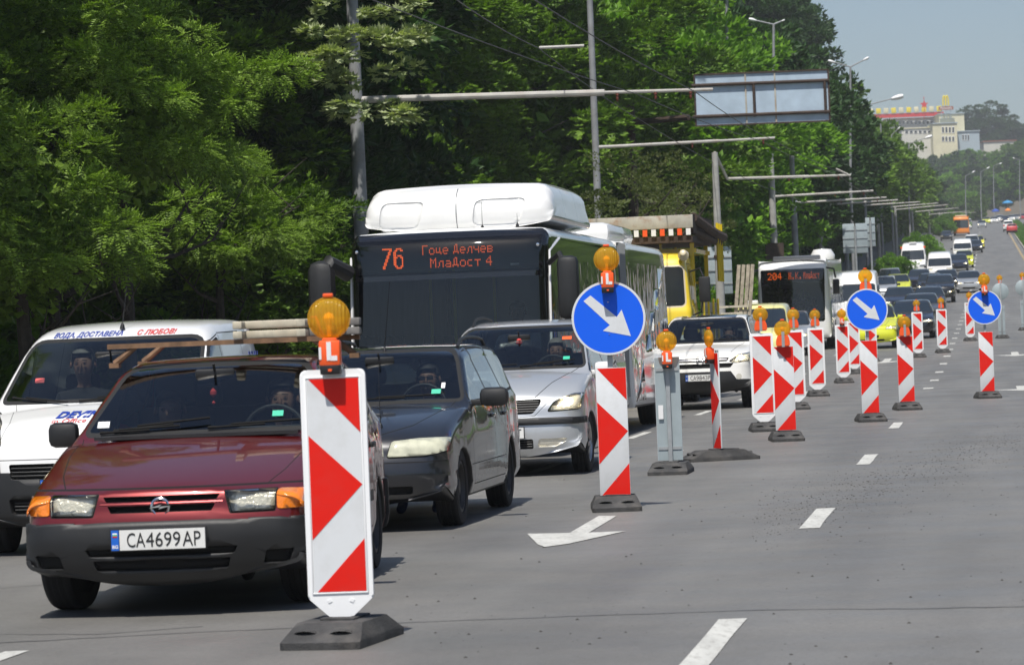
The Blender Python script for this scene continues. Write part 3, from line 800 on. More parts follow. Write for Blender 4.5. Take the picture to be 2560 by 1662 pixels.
PRE['wagon'] = dict(L=4.5, H=1.43, hw=.85, wheels=(.88, 3.45), wr=.30, zb=.21,
    prof=[(.12, .19, .04, .12), (.04, .27, .14, .16), (0, .42, .18, .16), (.02, .53, .18, .16), (.05, .60, .14, .15), (.09, .68, .10, .13), (.2, .76, .09, .10),
          (.5, .84, .08, .06), (.9, .90, .07, .035), (1.2, .94, .05, .03), (1.32, .955, .045, .06), (1.62, 1.12, .05, .07), (1.98, 1.30, .05, .07), (2.14, 1.36, .06, .05),
          (2.5, 1.40, .10, .03), (3.1, 1.415, .10, .02), (3.7, 1.40, .10, .02), (4.1, 1.36, .08, .03), (4.32, 1.12, .08, .06), (4.42, .9, .08, .06), (4.46, .75, .1, .08), (4.5, .55, .12, .1), (4.48, .35, .1, .1), (4.4, .22, .05, .1)],
    belt=lambda y: .89+.045*y/4.5, plan=[(0, .93), (.5, .97), (1.4, 1), (3.2, 1), (4.0, .97), (4.5, .91)], tumble=.38, ws=(.975, 1.35, .05), rw=(1.0, 1.3),
    win=[[(1.52, .955), (1.62, 1.045), (2.02, 1.275), (2.16, 1.33), (2.46, 1.35), (2.50, .96)], [(2.57, .96), (2.53, 1.355), (3.05, 1.36), (3.28, 1.35), (3.36, .985)], [(3.43, .99), (3.36, 1.35), (3.85, 1.335), (4.12, 1.27), (4.22, 1.02)]],
    doors=[[(1.32, .30), (1.30, .94), (1.47, .94), (1.6, 1.06), (2.06, 1.34), (2.50, 1.37), (2.53, .30)], [(2.53, .30), (2.50, 1.37), (3.1, 1.375), (3.33, 1.36), (3.41, .97), (3.3, .75), (3.1, .62), (3.02, .30)]], cowl=(1.32, .955), cab=1.32)
PRE['mpv'] = dict(L=4.32, H=1.63, hw=.87, wheels=(.86, 3.55), wr=.315, zb=.22,
    prof=[(.12, .19, .04, .12), (.03, .28, .16, .17), (0, .42, .2, .17), (.015, .56, .2, .17), (.04, .63, .16, .16), (.07, .74, .12, .14), (.17, .86, .10, .11),
          (.45, .96, .09, .07), (.8, 1.03, .07, .05), (1.0, 1.065, .05, .05), (1.1, 1.085, .045, .08), (1.45, 1.27, .05, .09), (1.78, 1.44, .05, .08), (1.98, 1.53, .06, .06),
          (2.3, 1.585, .10, .035), (2.9, 1.61, .10, .02), (3.5, 1.59, .10, .02), (4.0, 1.54, .09, .03), (4.16, 1.25, .09, .06), (4.24, 1.0, .1, .08), (4.29, .7, .12, .1), (4.32, .5, .12, .1), (4.3, .33, .1, .1), (4.2, .22, .05, .1)],
    belt=lambda y: .98+.05*y/4.3, plan=[(0, .93), (.5, .97), (1.4, 1), (3.4, 1), (3.9, .97), (4.4, .91)], tumble=.30, ws=(1.11, 1.515, .055), rw=(1.1, 1.48),
    win=[[(1.22, 1.04), (1.30, 1.10), (1.70, 1.33), (2.0, 1.47), (2.45, 1.53), (2.5, 1.05)], [(2.58, 1.05), (2.55, 1.535), (3.25, 1.53), (3.38, 1.08)], [(3.45, 1.09), (3.36, 1.52), (3.85, 1.48), (3.98, 1.12)]],
    doors=[[(1.30, .32), (1.22, .98), (1.30, 1.08), (1.70, 1.36), (2.0, 1.50), (2.50, 1.56), (2.54, .32)], [(2.54, .32), (2.50, 1.56), (3.30, 1.555), (3.44, 1.06), (3.34, .78), (3.18, .66), (3.1, .32)]], cowl=(1.1, 1.085), cab=1.10)
PRE['suv'] = dict(L=4.5, H=1.68, hw=.91, wheels=(.92, 3.54), wr=.36, zb=.30,
    prof=[(.16, .27, .04, .12), (.05, .34, .14, .17), (0, .48, .2, .17), (.01, .62, .2, .17), (.03, .72, .18, .16), (.06, .84, .14, .14), (.16, .97, .10, .10),
          (.5, 1.05, .09, .06), (.9, 1.10, .07, .04), (1.12, 1.13, .05, .04), (1.22, 1.15, .045, .06), (1.55, 1.34, .05, .07), (1.85, 1.50, .05, .07), (2.05, 1.585, .07, .05),
          (2.35, 1.64, .11, .03), (2.9, 1.66, .11, .02), (3.6, 1.64, .11, .02), (4.0, 1.58, .10, .03), (4.3, 1.27, .10, .06), (4.4, 1.05, .1, .08), (4.44, .8, .12, .1), (4.5, .6, .12, .1), (4.47, .42, .1, .1), (4.38, .3, .05, .1)],
    belt=lambda y: 1.06+.05*y/4.5, plan=[(0, .93), (.5, .97), (1.4, 1), (3.4, 1), (4.0, .97), (4.5, .90)], tumble=.32, ws=(1.18, 1.565, .055), rw=(1.15, 1.5),
    win=[[(1.42, 1.12), (1.52, 1.2), (1.85, 1.42), (2.05, 1.52), (2.5, 1.59), (2.54, 1.12)], [(2.61, 1.13), (2.58, 1.595), (3.2, 1.59), (3.42, 1.18)], [(3.5, 1.2), (3.3, 1.58), (3.75, 1.5), (3.98, 1.28)]],
    doors=[[(1.42, .40), (1.36, 1.06), (1.48, 1.18), (1.83, 1.44), (2.03, 1.54), (2.55, 1.62), (2.58, .40)], [(2.58, .40), (2.55, 1.62), (3.25, 1.61), (3.48, 1.15), (3.4, .85), (3.2, .74), (3.08, .40)]], cowl=(1.22, 1.15), cab=1.2)
PRE['minivan'] = dict(L=3.9, H=1.70, hw=.86, wheels=(.72, 3.22), wr=.30, zb=.20,
    prof=[(.10, .18, .04, .14), (.02, .27, .2, .18), (0, .45, .24, .18), (.01, .62, .24, .18), (.03, .74, .2, .17), (.08, .86, .14, .15), (.2, .98, .10, .12),
          (.45, 1.04, .09, .08), (.62, 1.075, .06, .07), (.72, 1.09, .05, .08), (1.0, 1.25, .06, .09), (1.35, 1.45, .06, .09), (1.55, 1.55, .08, .08),
          (1.85, 1.65, .14, .05), (2.4, 1.69, .13, .03), (3.2, 1.69, .12, .02), (3.7, 1.66, .10, .02), (3.83, 1.5, .08, .04), (3.87, 1.0, .08, .04), (3.9, .7, .1, .06), (3.9, .4, .1, .08), (3.84, .22, .05, .1)],
    belt=lambda y: 1.02, plan=[(0, .93), (.5, .97), (1.2, 1), (3.4, 1), (3.9, .96)], tumble=.19, ws=(1.115, 1.54, .06), rw=(1.1, 1.5),
    win=[[(.95, 1.07), (1.05, 1.14), (1.42, 1.37), (1.62, 1.47), (1.95, 1.52), (1.98, 1.07)]],
    doors=[[(.98, .32), (.9, 1.04), (1.0, 1.14), (1.40, 1.40), (1.6, 1.50), (2.0, 1.56), (2.04, .32)], [(2.06, .32), (2.03, 1.57), (2.95, 1.58), (2.95, .62), (2.85, .32)]], cowl=(.72, 1.09), cab=.78)
PRE['sedan'] = dict(L=4.5, H=1.42, hw=.86, wheels=(.86, 3.5), wr=.305, zb=.21,
    prof=[(.10, .19, .04, .12), (.03, .28, .14, .15), (0, .43, .17, .15), (.02, .56, .16, .14), (.05, .66, .10, .12), (.14, .73, .08, .10),
          (.5, .82, .07, .05), (.9, .88, .06, .035), (1.25, .93, .05, .03), (1.37, .95, .045, .06), (1.7, 1.12, .05, .07), (2.05, 1.30, .05, .07), (2.2, 1.355, .06, .05),
          (2.5, 1.395, .10, .03), (2.9, 1.405, .10, .02), (3.2, 1.38, .09, .03), (3.5, 1.24, .06, .05), (3.8, 1.04, .06, .05), (3.95, 1.0, .06, .04), (4.35, .97, .07, .05), (4.46, .85, .1, .08), (4.5, .55, .12, .1), (4.48, .35, .1, .1), (4.4, .22, .05, .1)],
    belt=lambda y: .88+.04*y/4.5, plan=[(0, .94), (.5, .975), (1.4, 1), (3.2, 1), (4.0, .97), (4.5, .92)], tumble=.37, ws=(.97, 1.345, .05), rw=(1.08, 1.32),
    win=[[(1.56, .95), (1.66, 1.04), (2.05, 1.265), (2.2, 1.32), (2.5, 1.345), (2.54, .95)], [(2.6, .95), (2.57, 1.35), (2.95, 1.345), (3.15, 1.31), (3.42, .98)]],
    doors=[[(1.36, .30), (1.33, .93), (1.5, .93), (1.64, 1.05), (2.08, 1.33), (2.54, 1.365), (2.57, .30)], [(2.57, .30), (2.54, 1.365), (3.0, 1.36), (3.2, 1.325), (3.5, .96), (3.3, .75), (3.1, .62), (3.02, .30)]], cowl=(1.37, .95), cab=1.36)
PRE['bigvan'] = dict(L=5.4, H=2.55, hw=.98, wheels=(.95, 4.2), wr=.34, zb=.28,
    prof=[(.14, .22, .04, .12), (.02, .32, .18, .16), (0, .55, .2, .16), (.01, .8, .2, .16), (.05, 1.0, .16, .14), (.2, 1.13, .10, .11), (.55, 1.23, .08, .08), (.72, 1.28, .06, .07), (.82, 1.32, .05, .08),
          (1.1, 1.6, .06, .09), (1.4, 1.88, .06, .09), (1.55, 2.03, .09, .08), (1.75, 2.28, .16, .08), (2.1, 2.46, .16, .05), (2.8, 2.52, .14, .03), (4.0, 2.54, .12, .02), (5.2, 2.52, .10, .02), (5.35, 2.3, .08, .03), (5.38, 1.2, .08, .03), (5.4, .7, .1, .05), (5.4, .5, .1, .06), (5.32, .3, .05, .08)],
    belt=lambda y: 1.25, plan=[(0, .92), (.5, .97), (1.2, 1), (4.8, 1), (5.4, .97)], tumble=.08, ws=(1.36, 1.98, .08), rw=(1.5, 2.1),
    win=[[(1.02, 1.32), (1.15, 1.45), (1.55, 1.85), (2.0, 1.9), (2.02, 1.32)]],
    doors=[[(1.05, .42), (.98, 1.28), (1.12, 1.46), (1.55, 1.92), (2.06, 1.95), (2.08, .42)]], cowl=(.82, 1.32), cab=.9)
PRE['compact_van'] = dict(PRE['minivan']); PRE['compact_van'].update(H=1.9)
PRE['minibus'] = dict(PRE['bigvan'])

_glassn = [0]
def car(kind, label, cat, paint_, hi=True, group=None, name=None, plate_text='CA 4821 BK', front=None, interior=True, zs=1.0, xs=1.0, wheelk='alloy', lit=True, glass=None,
        loc=(0, 0, 0), rz=None, rx=0, mirrors=None, bumper=None, handles=True, steer=0, seatm=None, sub=3, roofrail=False, doors=True, mir_m=None, dash_m=None):
    S = PRE[kind]; L, hw = S['L'], S['hw']*xs
    Y0 = loc[1]
    root = empty(name or kind, loc, -TH if rz is None else rz, rx)
    tag(root, label, cat, group)
    sc = lambda z: z*zs if z > S['belt'](1)*.0 else z
    prof = [(y, z*zs, r, c) for y, z, r, c in S['prof']]
    belt = lambda y: S['belt'](y)*zs
    B = Body(prof, L, hw, belt, S['plan'], tumble=S['tumble'], wheels=S['wheels'], wr=S['wr'], zb=S['zb'], zlow=.36 if kind != 'suv' else .46,
             sub=sub if hi else 2, flatx=8 if hi else 5, nphi=4 if hi else 2, grid=(.16, .12) if hi else (.6, .4))
    bvh = bvh_of(B.bm); B.bvh = bvh; B.S = S; B.zs = zs; B.kind = kind
    P_ = lambda poly: [(y, z*zs) for y, z in poly]
    def wpoly(z0, z1, pil, yb, yt, extra=0):
        w0 = B.W(yb, z0)-pil+extra; w1 = B.W(yt, z1)-pil+extra
        return [(-w0, z0), (w0, z0), (w1, z1), (-w1, z1)]
    cy, cz = S['cowl']
    def y_of(z, lo, hi_):   # y of the profile at height z on the front half
        best = None
        for p, q in zip(prof, prof[1:]):
            if lo <= p[0] <= hi_ and (p[1]-z)*(q[1]-z) <= 0 and q[1] != p[1]: return p[0]+(z-p[1])/(q[1]-p[1])*(q[0]-p[0])
        return lo
    z0, z1, pil = S['ws'][0]*zs, S['ws'][1]*zs, S['ws'][2]
    ws = wpoly(z0, z1, pil, y_of(z0, cy-.1, 99), y_of(z1, cy-.1, 99))
    mats = {'body': paint_, 'seal': M['rubber_seal'], 'seam': M['void'], 'windscreen': glass or (M['glass'] if interior else M['glass_dark']),
            'rear_window': M['glass_side'] if interior else M['glass_dark'], 'bumper': M['plastic'], 'grille': M['void'], 'intake': M['void'], 'trim': M['plastic'],
            'bonnet': paint_, 'roof_panel': paint_}
    offs = {}
    inline = {'seal', 'seam', 'trim'}
    if hi and doors:
        for k, d in enumerate(S['doors']):
            for sd_ in (1, -1):
                B.cut(P_(d), 'S', f'door@{k}{sd_}', side=sd_); mats[f'door@{k}{sd_}'] = paint_
    for k, w in enumerate(S['win']):
        w = P_(w); w = rounded(w, .035)
        for sd_ in (1, -1):
            if hi: B.cut(scale_poly(w, .022), 'S', 'seal', side=sd_)
            B.cut(w, 'S', f'side_window@{k}{sd_}', side=sd_); mats[f'side_window@{k}{sd_}'] = M['glass_side'] if interior else M['glass_dark']
    lim = lambda c: c.y < S['cab']+1.9 and c.z > z0-.1
    wsr = rounded(ws, [.03, .03, .09, .09], 4)
    B.cut(scale_poly(wsr, .028), 'F', 'seal', lim=lim)
    B.cut(wsr, 'F', 'windscreen', lim=lim)
    r0, r1 = S['rw'][0]*zs, S['rw'][1]*zs; yr = S['L']-.45
    rw = [(-B.W(yr, r0)+.08, r0), (B.W(yr, r0)-.08, r0), (B.W(yr, r1)-.1, r1), (-B.W(yr, r1)+.1, r1)]
    B.cut(rounded(rw, .08), 'B', 'rear_window', lim=lambda c: c.y > L-1.6)
    if hi and doors:
        for d in S['doors']:
            for sd_ in (1, -1): B.line(P_(d)+[P_(d)[0]], 'S', 'seam', .008, side=sd_)
    if front: front(B, mats, offs, inline)
    for sd_ in (1, -1):      # tail lamps
        zt = (belt(4)-.12)
        B.cut(rounded([(sd_*(hw*.62), zt-.2), (sd_*(hw*.97), zt-.2), (sd_*(hw*.97), zt+.02), (sd_*(hw*.62), zt+.02)], .02), 'B', f'tail_light@{sd_}'); mats[f'tail_light@{sd_}'] = M['redlens']
    objs = B.build(root, mats, M['plastic_dark'], inline=inline, offs=offs)
    mj = None
    for nm, o in list(objs.items()):
        if nm.startswith('headlight'):
            me = o.data.copy(); 
            for v in me.vertices: v.co = Vector((v.co.x, v.co.y+.05+.0*abs(v.co.x), v.co.z))
            me.materials.clear(); r_ = link('reflector', me, M['lamp_bowl'], o)
            xs_ = [v.co.x for v in me.vertices]; zs_ = [v.co.z for v in me.vertices]; ys_ = [v.co.y for v in me.vertices]
            cx, cz_, cy_ = sum(xs_)/len(xs_), (min(zs_)+max(zs_))/2, min(ys_)
            if lit:
                rb = min(.045, (max(zs_)-min(zs_))*.3)
                h = bvh.ray_cast(Vector((cx, -3, cz_)), Vector((0, 1, 0)))
                yy = h[0].y+.035 if h[0] is not None else cy_
                b = MB(); b.lathe([(rb, -.012), (rb*.8, .01), (0, .016)], T(cx, yy, cz_) @ RX(90), 14)
                b.build('bulb', M['lamp_lit'] if lit is True else M['lamp_lit_soft'], o)
    w_ = .185 if kind not in ('suv', 'bigvan') else .225
    for i, wy in enumerate(S['wheels']):
        for sd_ in (1, -1):
            wheel(root, sd_*(hw-w_/2-.035), wy, S['wr'], w_, wheelk, steer if i == 0 else 0)
    if hi and interior:
        cabin(root, 0, cy, cz*zs, cy, .30 if kind not in ('suv', 'bigvan') else .42, hw-.08, steer_side=1, seatm=seatm, rear=kind not in ('minivan', 'bigvan'), yrear=cy+1.9, dash_m=dash_m)
    if mirrors is not False:
        mz = (S['belt'](1.5)*zs)+.07; my = S['win'][0][0][0]+.10
        mw = B.W(my, mz)
        for sd_ in (1, -1): door_mirror(root, sd_*(mw-.01), my, mz, mir_m or M['plastic'], *((mirrors or ((.20, .11, .14), .05))))
    if hi and handles and doors:
        for d in S['doors'][:2]:
            yy = max(p[0] for p in P_(d)[3:]) if d is S['doors'][0] else P_(d)[0][0]+.75; zz = belt(2)-.10
            yy = P_(d)[-1][0]-.12 if d is S['doors'][0] else P_(d)[4][0]-.32 if len(d) > 5 else P_(d)[1][0]+.12
            for sd_ in (1, -1):
                b = MB(); b.box((sd_*(B.W(yy, zz)+.012), yy, zz), (.025, .17, .035), bev=.01); b.build('door_handle', M['plastic'] if paint_ in (M['paint_maroon'],) else paint_, objs.get('door@0%d' % sd_) if d is S['doors'][0] else objs.get('door@1%d' % sd_, root))
    if roofrail:
        for sd_ in (1, -1):
            y0, y1 = S['cab']+1.15, L-.55; pts = []
            for k in range(11):
                t = k/10; y = y0+(y1-y0)*t; h = bvh.ray_cast(Vector((sd_*(hw*.64), y, 5)), Vector((0, 0, -1)))
                zz = h[0].z if h[0] is not None else 1.4; up = .055*min(1, min(t, 1-t)*9)
                pts.append((sd_*hw*.66, y, zz+up))
            b = MB(); b.tube(pts, .016, 8); b.build('roof_rail', M['plastic'], root)
    root['_bw'] = 0
    del root['_bw']
    if plate_text:
        pz = {'hatch': .434, 'wagon': .40, 'mpv': .455, 'suv': .56, 'minivan': .50, 'sedan': .42, 'bigvan': .52}.get(kind, .45)
        h = bvh.ray_cast(Vector((0, -3, pz)), Vector((0, 1, 0)))
        plate(root, 0, (h[0].y if h[0] is not None else 0)-.045, pz, plate_text)
    return root, B, objs, bvh

# ---- fronts -------------------------------------------------------
def front_hatch(B, mats, offs, inline):
    c = B.cut
    B.line([(-.80, .705), (.80, .705)], 'F', 'seam', .010)
    B.linem([(.57, .71), (.63, .77), (.68, .86), (.70, .95)], 'F', 'seam', .006)
    # bumper skin front and sides up to the wheel arch
    B.cut([(-1, .12), (1, .12), (1, .525), (-1, .525)], 'F', 'bumper', lim=lambda c: c.y < .7 and c.z < .53)
    B.cut([(-.1, .12), (.50, .12), (.50, .525), (-.1, .525)], 'S', 'bumper', lim=lambda c: c.y < .55)
    B.cut([(3.72, .12), (4.3, .12), (4.3, .56), (3.72, .56)], 'S', 'bumper@rear', lim=lambda c: c.y > 3.6)
    B.cut([(-1, .12), (1, .12), (1, .56), (-1, .56)], 'B', 'bumper@rear', lim=lambda c: c.y > 3.6)
    B.cut([(1.2, .46), (2.96, .46), (2.96, .53), (1.2, .53)], 'S', 'trim')
    mats['bumper'] = M['plastic']; mats['bumper@rear'] = M['plastic']; offs['bumper'] = .022; offs['bumper@rear'] = .02
    # slots in the bumper
    B.cut(rounded([(-.40, .345), (.40, .345), (.42, .385), (-.42, .385)], .01), 'F', 'intake')
    B.cut(rounded([(-.36, .27), (.36, .27), (.38, .325), (-.38, .325)], .01), 'F', 'intake')
    B.cutm(rounded([(.55, .285), (.69, .285), (.71, .355), (.57, .355)], .012), 'F', 'intake')
    mats['intake'] = M['void']; offs['intake'] = .006
    # grille: painted frame, black openings
    for x0, x1, z0, z1 in ((-.325, .325, .635, .665), (-.30, .30, .575, .615)):
        B.cut(rounded([(x0+.02, z0), (x1-.02, z0), (x1, z1), (x0, z1)], .008), 'F', 'grille')
    mats['grille'] = M['void']; offs['grille'] = -.03
    for sd_ in (1, -1):
        l = [(.385, .562), (.62, .565), (.625, .675), (.355, .675)]
        k = [(.632, .567), (.90, .575), (.90, .60), (.80, .67), (.632, .675)]
        l = [(sd_*x, z) for x, z in l]; k = [(sd_*x, z) for x, z in k]
        c(rounded(scale_poly(l, .008), .012), 'F', 'seam'); c(rounded(l, .010), 'F', f'headlight@{sd_}'); mats[f'headlight@{sd_}'] = M['lamp_lens']; offs[f'headlight@{sd_}'] = .006
        c(rounded(k, .02), 'F', f'indicator@{sd_}'); mats[f'indicator@{sd_}'] = M['amber']; offs[f'indicator@{sd_}'] = .006
        c(rounded([(-.02, .567), (.20, .575), (.16, .655), (-.02, .675)], .01), 'S', f'indicator@{sd_}', side=sd_, lim=lambda c: c.y < .3)
def front_wagon(B, mats, offs, inline):
    B.linem([(.30, .74), (.52, .80), (.66, .90), (.70, .955)], 'F', 'seam', .007)
    B.line([(-.84, .53), (.84, .53)], 'F', 'seam', .008)
    B.cutm(rounded([(.10, .285), (.55, .285), (.56, .35), (.12, .35)], .02), 'F', 'intake'); offs['intake'] = -.02
    B.cut(rounded([(-.5, .215), (.5, .215), (.52, .255), (-.52, .255)], .015), 'F', 'intake')
    B.cut(rounded([(-.25, .60), (.25, .60), (.28, .67), (-.28, .67)], .02), 'F', 'grille'); offs['grille'] = -.03
    for sd_ in (1, -1):
        l = rounded([(sd_*x, z) for x, z in [(.37, .57), (.66, .575), (.83, .61), (.85, .66), (.80, .70), (.60, .70), (.40, .685)]], .02)
        B.cut(scale_poly(l, .007), 'F', 'seam'); B.cut(l, 'F', f'headlamp@{sd_}'); mats[f'headlamp@{sd_}'] = M['lamp_cloudy']; offs[f'headlamp@{sd_}'] = .012
    B.cut([(1.2, .455), (3.05, .455), (3.05, .462), (1.2, .462)], 'S', 'seam')
def front_mpv(B, mats, offs, inline):
    B.linem([(.36, .80), (.50, .95), (.66, 1.06), (.70, 1.09)], 'F', 'seam', .007)
    B.cut([(-1, .53), (1, .53), (1, .595), (-1, .595)], 'F', 'bumper', lim=lambda c: c.y < .5); offs['bumper'] = .018
    B.cut([(-.1, .53), (.45, .53), (.45, .595), (-.1, .595)], 'S', 'bumper', lim=lambda c: c.y < .55)
    B.cut(rounded([(-.34, .64), (.34, .64), (.42, .74), (.43, .79), (-.43, .79), (-.42, .74)], .03), 'F', 'grille'); offs['grille'] = -.03
    B.cut(rounded([(-.34, .285), (.34, .285), (.34, .385), (-.34, .385)], .02), 'F', 'intake'); offs['intake'] = -.03
    B.linem([(.02, .60), (.36, .62), (.48, .74)], 'F', 'seam', .005)
    for sd_ in (1, -1):
        l = rounded([(sd_*x, z) for x, z in [(.49, .66), (.80, .675), (.85, .72), (.86, .83), (.74, .83), (.56, .76)]], .025)
        B.cut(scale_poly(l, .007), 'F', 'seam'); B.cut(l, 'F', f'headlight@{sd_}'); mats[f'headlight@{sd_}'] = M['lamp_lens']; offs[f'headlight@{sd_}'] = .006
        f = rounded([(sd_*x, z) for x, z in [(.38, .30), (.56, .30), (.67, .35), (.68, .385), (.40, .385)]], .02)
        B.cut(f, 'F', f'fog_light@{sd_}'); mats[f'fog_light@{sd_}'] = M['lamp_bowl']; offs[f'fog_light@{sd_}'] = -.01
def front_suv(B, mats, offs, inline):
    B.cut([(-1, .2), (1, .2), (1, .50), (.62, .52), (.52, .66), (-.52, .66), (-.62, .52), (-1, .50)], 'F', 'bumper', lim=lambda c: c.y < .8)
    B.cut([(-.1, .2), (.52, .2), (.52, .48), (-.1, .50)], 'S', 'bumper', lim=lambda c: c.y < .55); offs['bumper'] = .006
    for wy in B.S['wheels']:
        ring = [(wy+.47*math.cos(R(a)), .335+.47*math.sin(R(a))) for a in range(-30, 211, 12)]
        B.cut(ring, 'S', 'trim', lim=lambda c: c.z < .9)
    B.cut([(1.3, .25), (3.2, .25), (3.2, .40), (1.3, .40)], 'S', 'trim')
    B.cut(rounded([(-.52, .72), (.52, .72), (.58, .80), (-.58, .80)], .02), 'F', 'intake'); offs['intake'] = -.025
    B.cut(rounded([(-.46, .83), (.46, .83), (.50, .895), (-.50, .895)], .02), 'F', 'grille'); offs['grille'] = -.015
    B.linem([(.52, .99), (.60, 1.08), (.70, 1.14)], 'F', 'seam', .007)
    for sd_ in (1, -1):
        l = rounded([(sd_*x, z) for x, z in [(.50, .83), (.60, .80), (.86, .83), (.90, .90), (.86, .97), (.66, .94)]], .025)
        B.cut(scale_poly(l, .007), 'F', 'seam'); B.cut(l, 'F', f'headlight@{sd_}'); mats[f'headlight@{sd_}'] = M['lamp_lens']; offs[f'headlight@{sd_}'] = .006
        B.cut([(sd_*(.66+.05*math.cos(R(a))), .56+.05*math.sin(R(a))) for a in range(0, 360, 30)], 'F', f'fog_light@{sd_}'); mats[f'fog_light@{sd_}'] = M['lamp_bowl']
    B.cut(rounded([(2.1, -.55), (2.1, .55), (2.9, .55), (2.9, -.55)], .05), 'T', 'seam') if False else B.cut(rounded([(-.5, 2.15), (.5, 2.15), (.5, 2.75), (-.5, 2.75)], .06), 'T', 'sunroof'); mats['sunroof'] = M['glass_dark']
def front_minivan(B, mats, offs, inline):
    B.cut([(-1, .1), (1, .1), (1, .80), (.60, .80), (.585, .60), (-.585, .60), (-.60, .80), (-1, .80)], 'F', 'bumper', lim=lambda c: c.y < .6 and c.z < .81)
    B.cut([(-.585, .1), (.585, .1), (.585, .61), (-.585, .61)], 'F', 'bumper', lim=lambda c: c.y < .6)
    B.cut([(-.1, .1), (.40, .1), (.40, .80), (-.1, .80)], 'S', 'bumper', lim=lambda c: c.y < .45); offs['bumper'] = .012
    B.cut(rounded([(-.5, .56), (.5, .56), (.52, .67), (-.52, .67)], .02), 'F', 'grille'); offs['grille'] = -.04
    B.cut(rounded([(-.5, .31), (.5, .31), (.52, .42), (-.52, .42)], .02), 'F', 'intake'); offs['intake'] = -.03
    B.linem([(0, .70), (.62, .70)], 'F', 'seam', .006)
    B.linem([(.62, .70), (.60, .82), (.55, .96), (.62, 1.09)], 'F', 'seam', .004)
    for sd_ in (1, -1):
        l = rounded([(sd_*x, z) for x, z in [(.585, .80), (.86, .80), (.90, .90), (.88, 1.04), (.74, 1.04), (.62, .96)]], .03)
        B.cut(scale_poly(l, .008), 'F', 'seam'); B.cut(l, 'F', f'headlight@{sd_}'); mats[f'headlight@{sd_}'] = M['lamp_lens']; offs[f'headlight@{sd_}'] = .006
def front_generic(lampz=(.60, .71), x=(.42, .84), grille=(.62, .69), intake=(.28, .38), bump=None, gx=.34):
    def f(B, mats, offs, inline):
        B.cut(rounded([(-gx, grille[0]), (gx, grille[0]), (gx+.02, grille[1]), (-gx-.02, grille[1])], .02), 'F', 'grille'); offs['grille'] = -.02
        B.cut(rounded([(-.4, intake[0]), (.4, intake[0]), (.42, intake[1]), (-.42, intake[1])], .02), 'F', 'intake'); offs['intake'] = -.02
        if bump:
            B.cut([(-1.2, .1), (1.2, .1), (1.2, bump), (-1.2, bump)], 'F', 'bumper', lim=lambda c: c.y < .7)
            B.cut([(-.1, .1), (.4, .1), (.4, bump), (-.1, bump)], 'S', 'bumper', lim=lambda c: c.y < .55); offs['bumper'] = .012
        B.linem([(.0, lampz[1]+.02), (x[0], lampz[1]+.03), (x[0]+.1, B.S['cowl'][1]*B.zs-.1)], 'F', 'seam', .008)
        for sd_ in (1, -1):
            l = rounded([(sd_*x[0], lampz[0]), (sd_*x[1], lampz[0]+.02), (sd_*x[1], lampz[1]), (sd_*(x[0]+.03), lampz[1]-.01)], .025)
            B.cut(l, 'F', f'headlight@{sd_}'); mats[f'headlight@{sd_}'] = M['lamp_lens']
    return f
# ================================================================= buses, truck, big vehicles
GL = {  # dot matrix glyphs
'Г': ['11111', '10000', '10000', '10000', '10000', '10000', '10000'],
'о': ['00000', '00000', '01110', '10001', '10001', '10001', '01110'],
'ц': ['00000', '00000', '10010', '10010', '10010', '11111', '00001'],
'е': ['00000', '00000', '01110', '10001', '11111', '10000', '01110'],
'Д': ['00110', '01010', '01010', '01010', '01010', '11111', '10001'],
'л': ['00000', '00000', '00111', '01001', '01001', '01001', '10001'],
'ч': ['00000', '00000', '10001', '10001', '01111', '00001', '00001'],
'в': ['00000', '00000', '11110', '10001', '11110', '10001', '11110'],
'М': ['10001', '11011', '10101', '10101', '10001', '10001', '10001'],
'а': ['00000', '00000', '01110', '00001', '01111', '10001', '01111'],
'с': ['00000', '00000', '01110', '10000', '10000', '10000', '01110'],
'т': ['00000', '00000', '11111', '00100', '00100', '00100', '00100'],
'4': ['00010', '00110', '01010', '10010', '11111', '00010', '00010'],
'Ж': ['10101', '10101', '10101', '01110', '10101', '10101', '10101'],
'К': ['10001', '10010', '10100', '11000', '10100', '10010', '10001'],
'.': ['00000', '00000', '00000', '00000', '00000', '01100', '01100'],
'2': ['01110', '10001', '00001', '00010', '00100', '01000', '11111'],
'0': ['01110', '10001', '10011', '10101', '11001', '10001', '01110'],
'7': ['1111111', '0000011', '0000110', '0000110', '0001100', '0001100', '0011000', '0011000', '0110000', '0110000', '1100000', '1100000'],
'6': ['0011110', '0110011', '1100000', '1100000', '1101110', '1110011', '1100001', '1100001', '1100001', '1100001', '0110011', '0011110'],
}
def led_text(name, txt, x, z, px, y, root, m_, pz=None):
    """rows of small lit squares, lower left at x,z facing -y"""
    pz = pz or px; b = MB()
    for ch in txt:
        if ch == ' ': x += 3.2*px; continue
        g = GL[ch]
        for r_, row in enumerate(g):
            for c_, bit in enumerate(row):
                if bit == '1':
                    cx, cz = x+(c_+.5)*px, z+(len(g)-1-r_+.5)*pz
                    vs = [b.bm.verts.new((cx+dx*px*.42, y, cz+dz*pz*.42)) for dx, dz in ((-1, -1), (1, -1), (1, 1), (-1, 1))]
                    b.bm.faces.new(vs)
        x += (len(g[0])+1)*px
    o = b.build(name, m_, root, flat=True)
    for p in o.data.polygons: pass
    return o
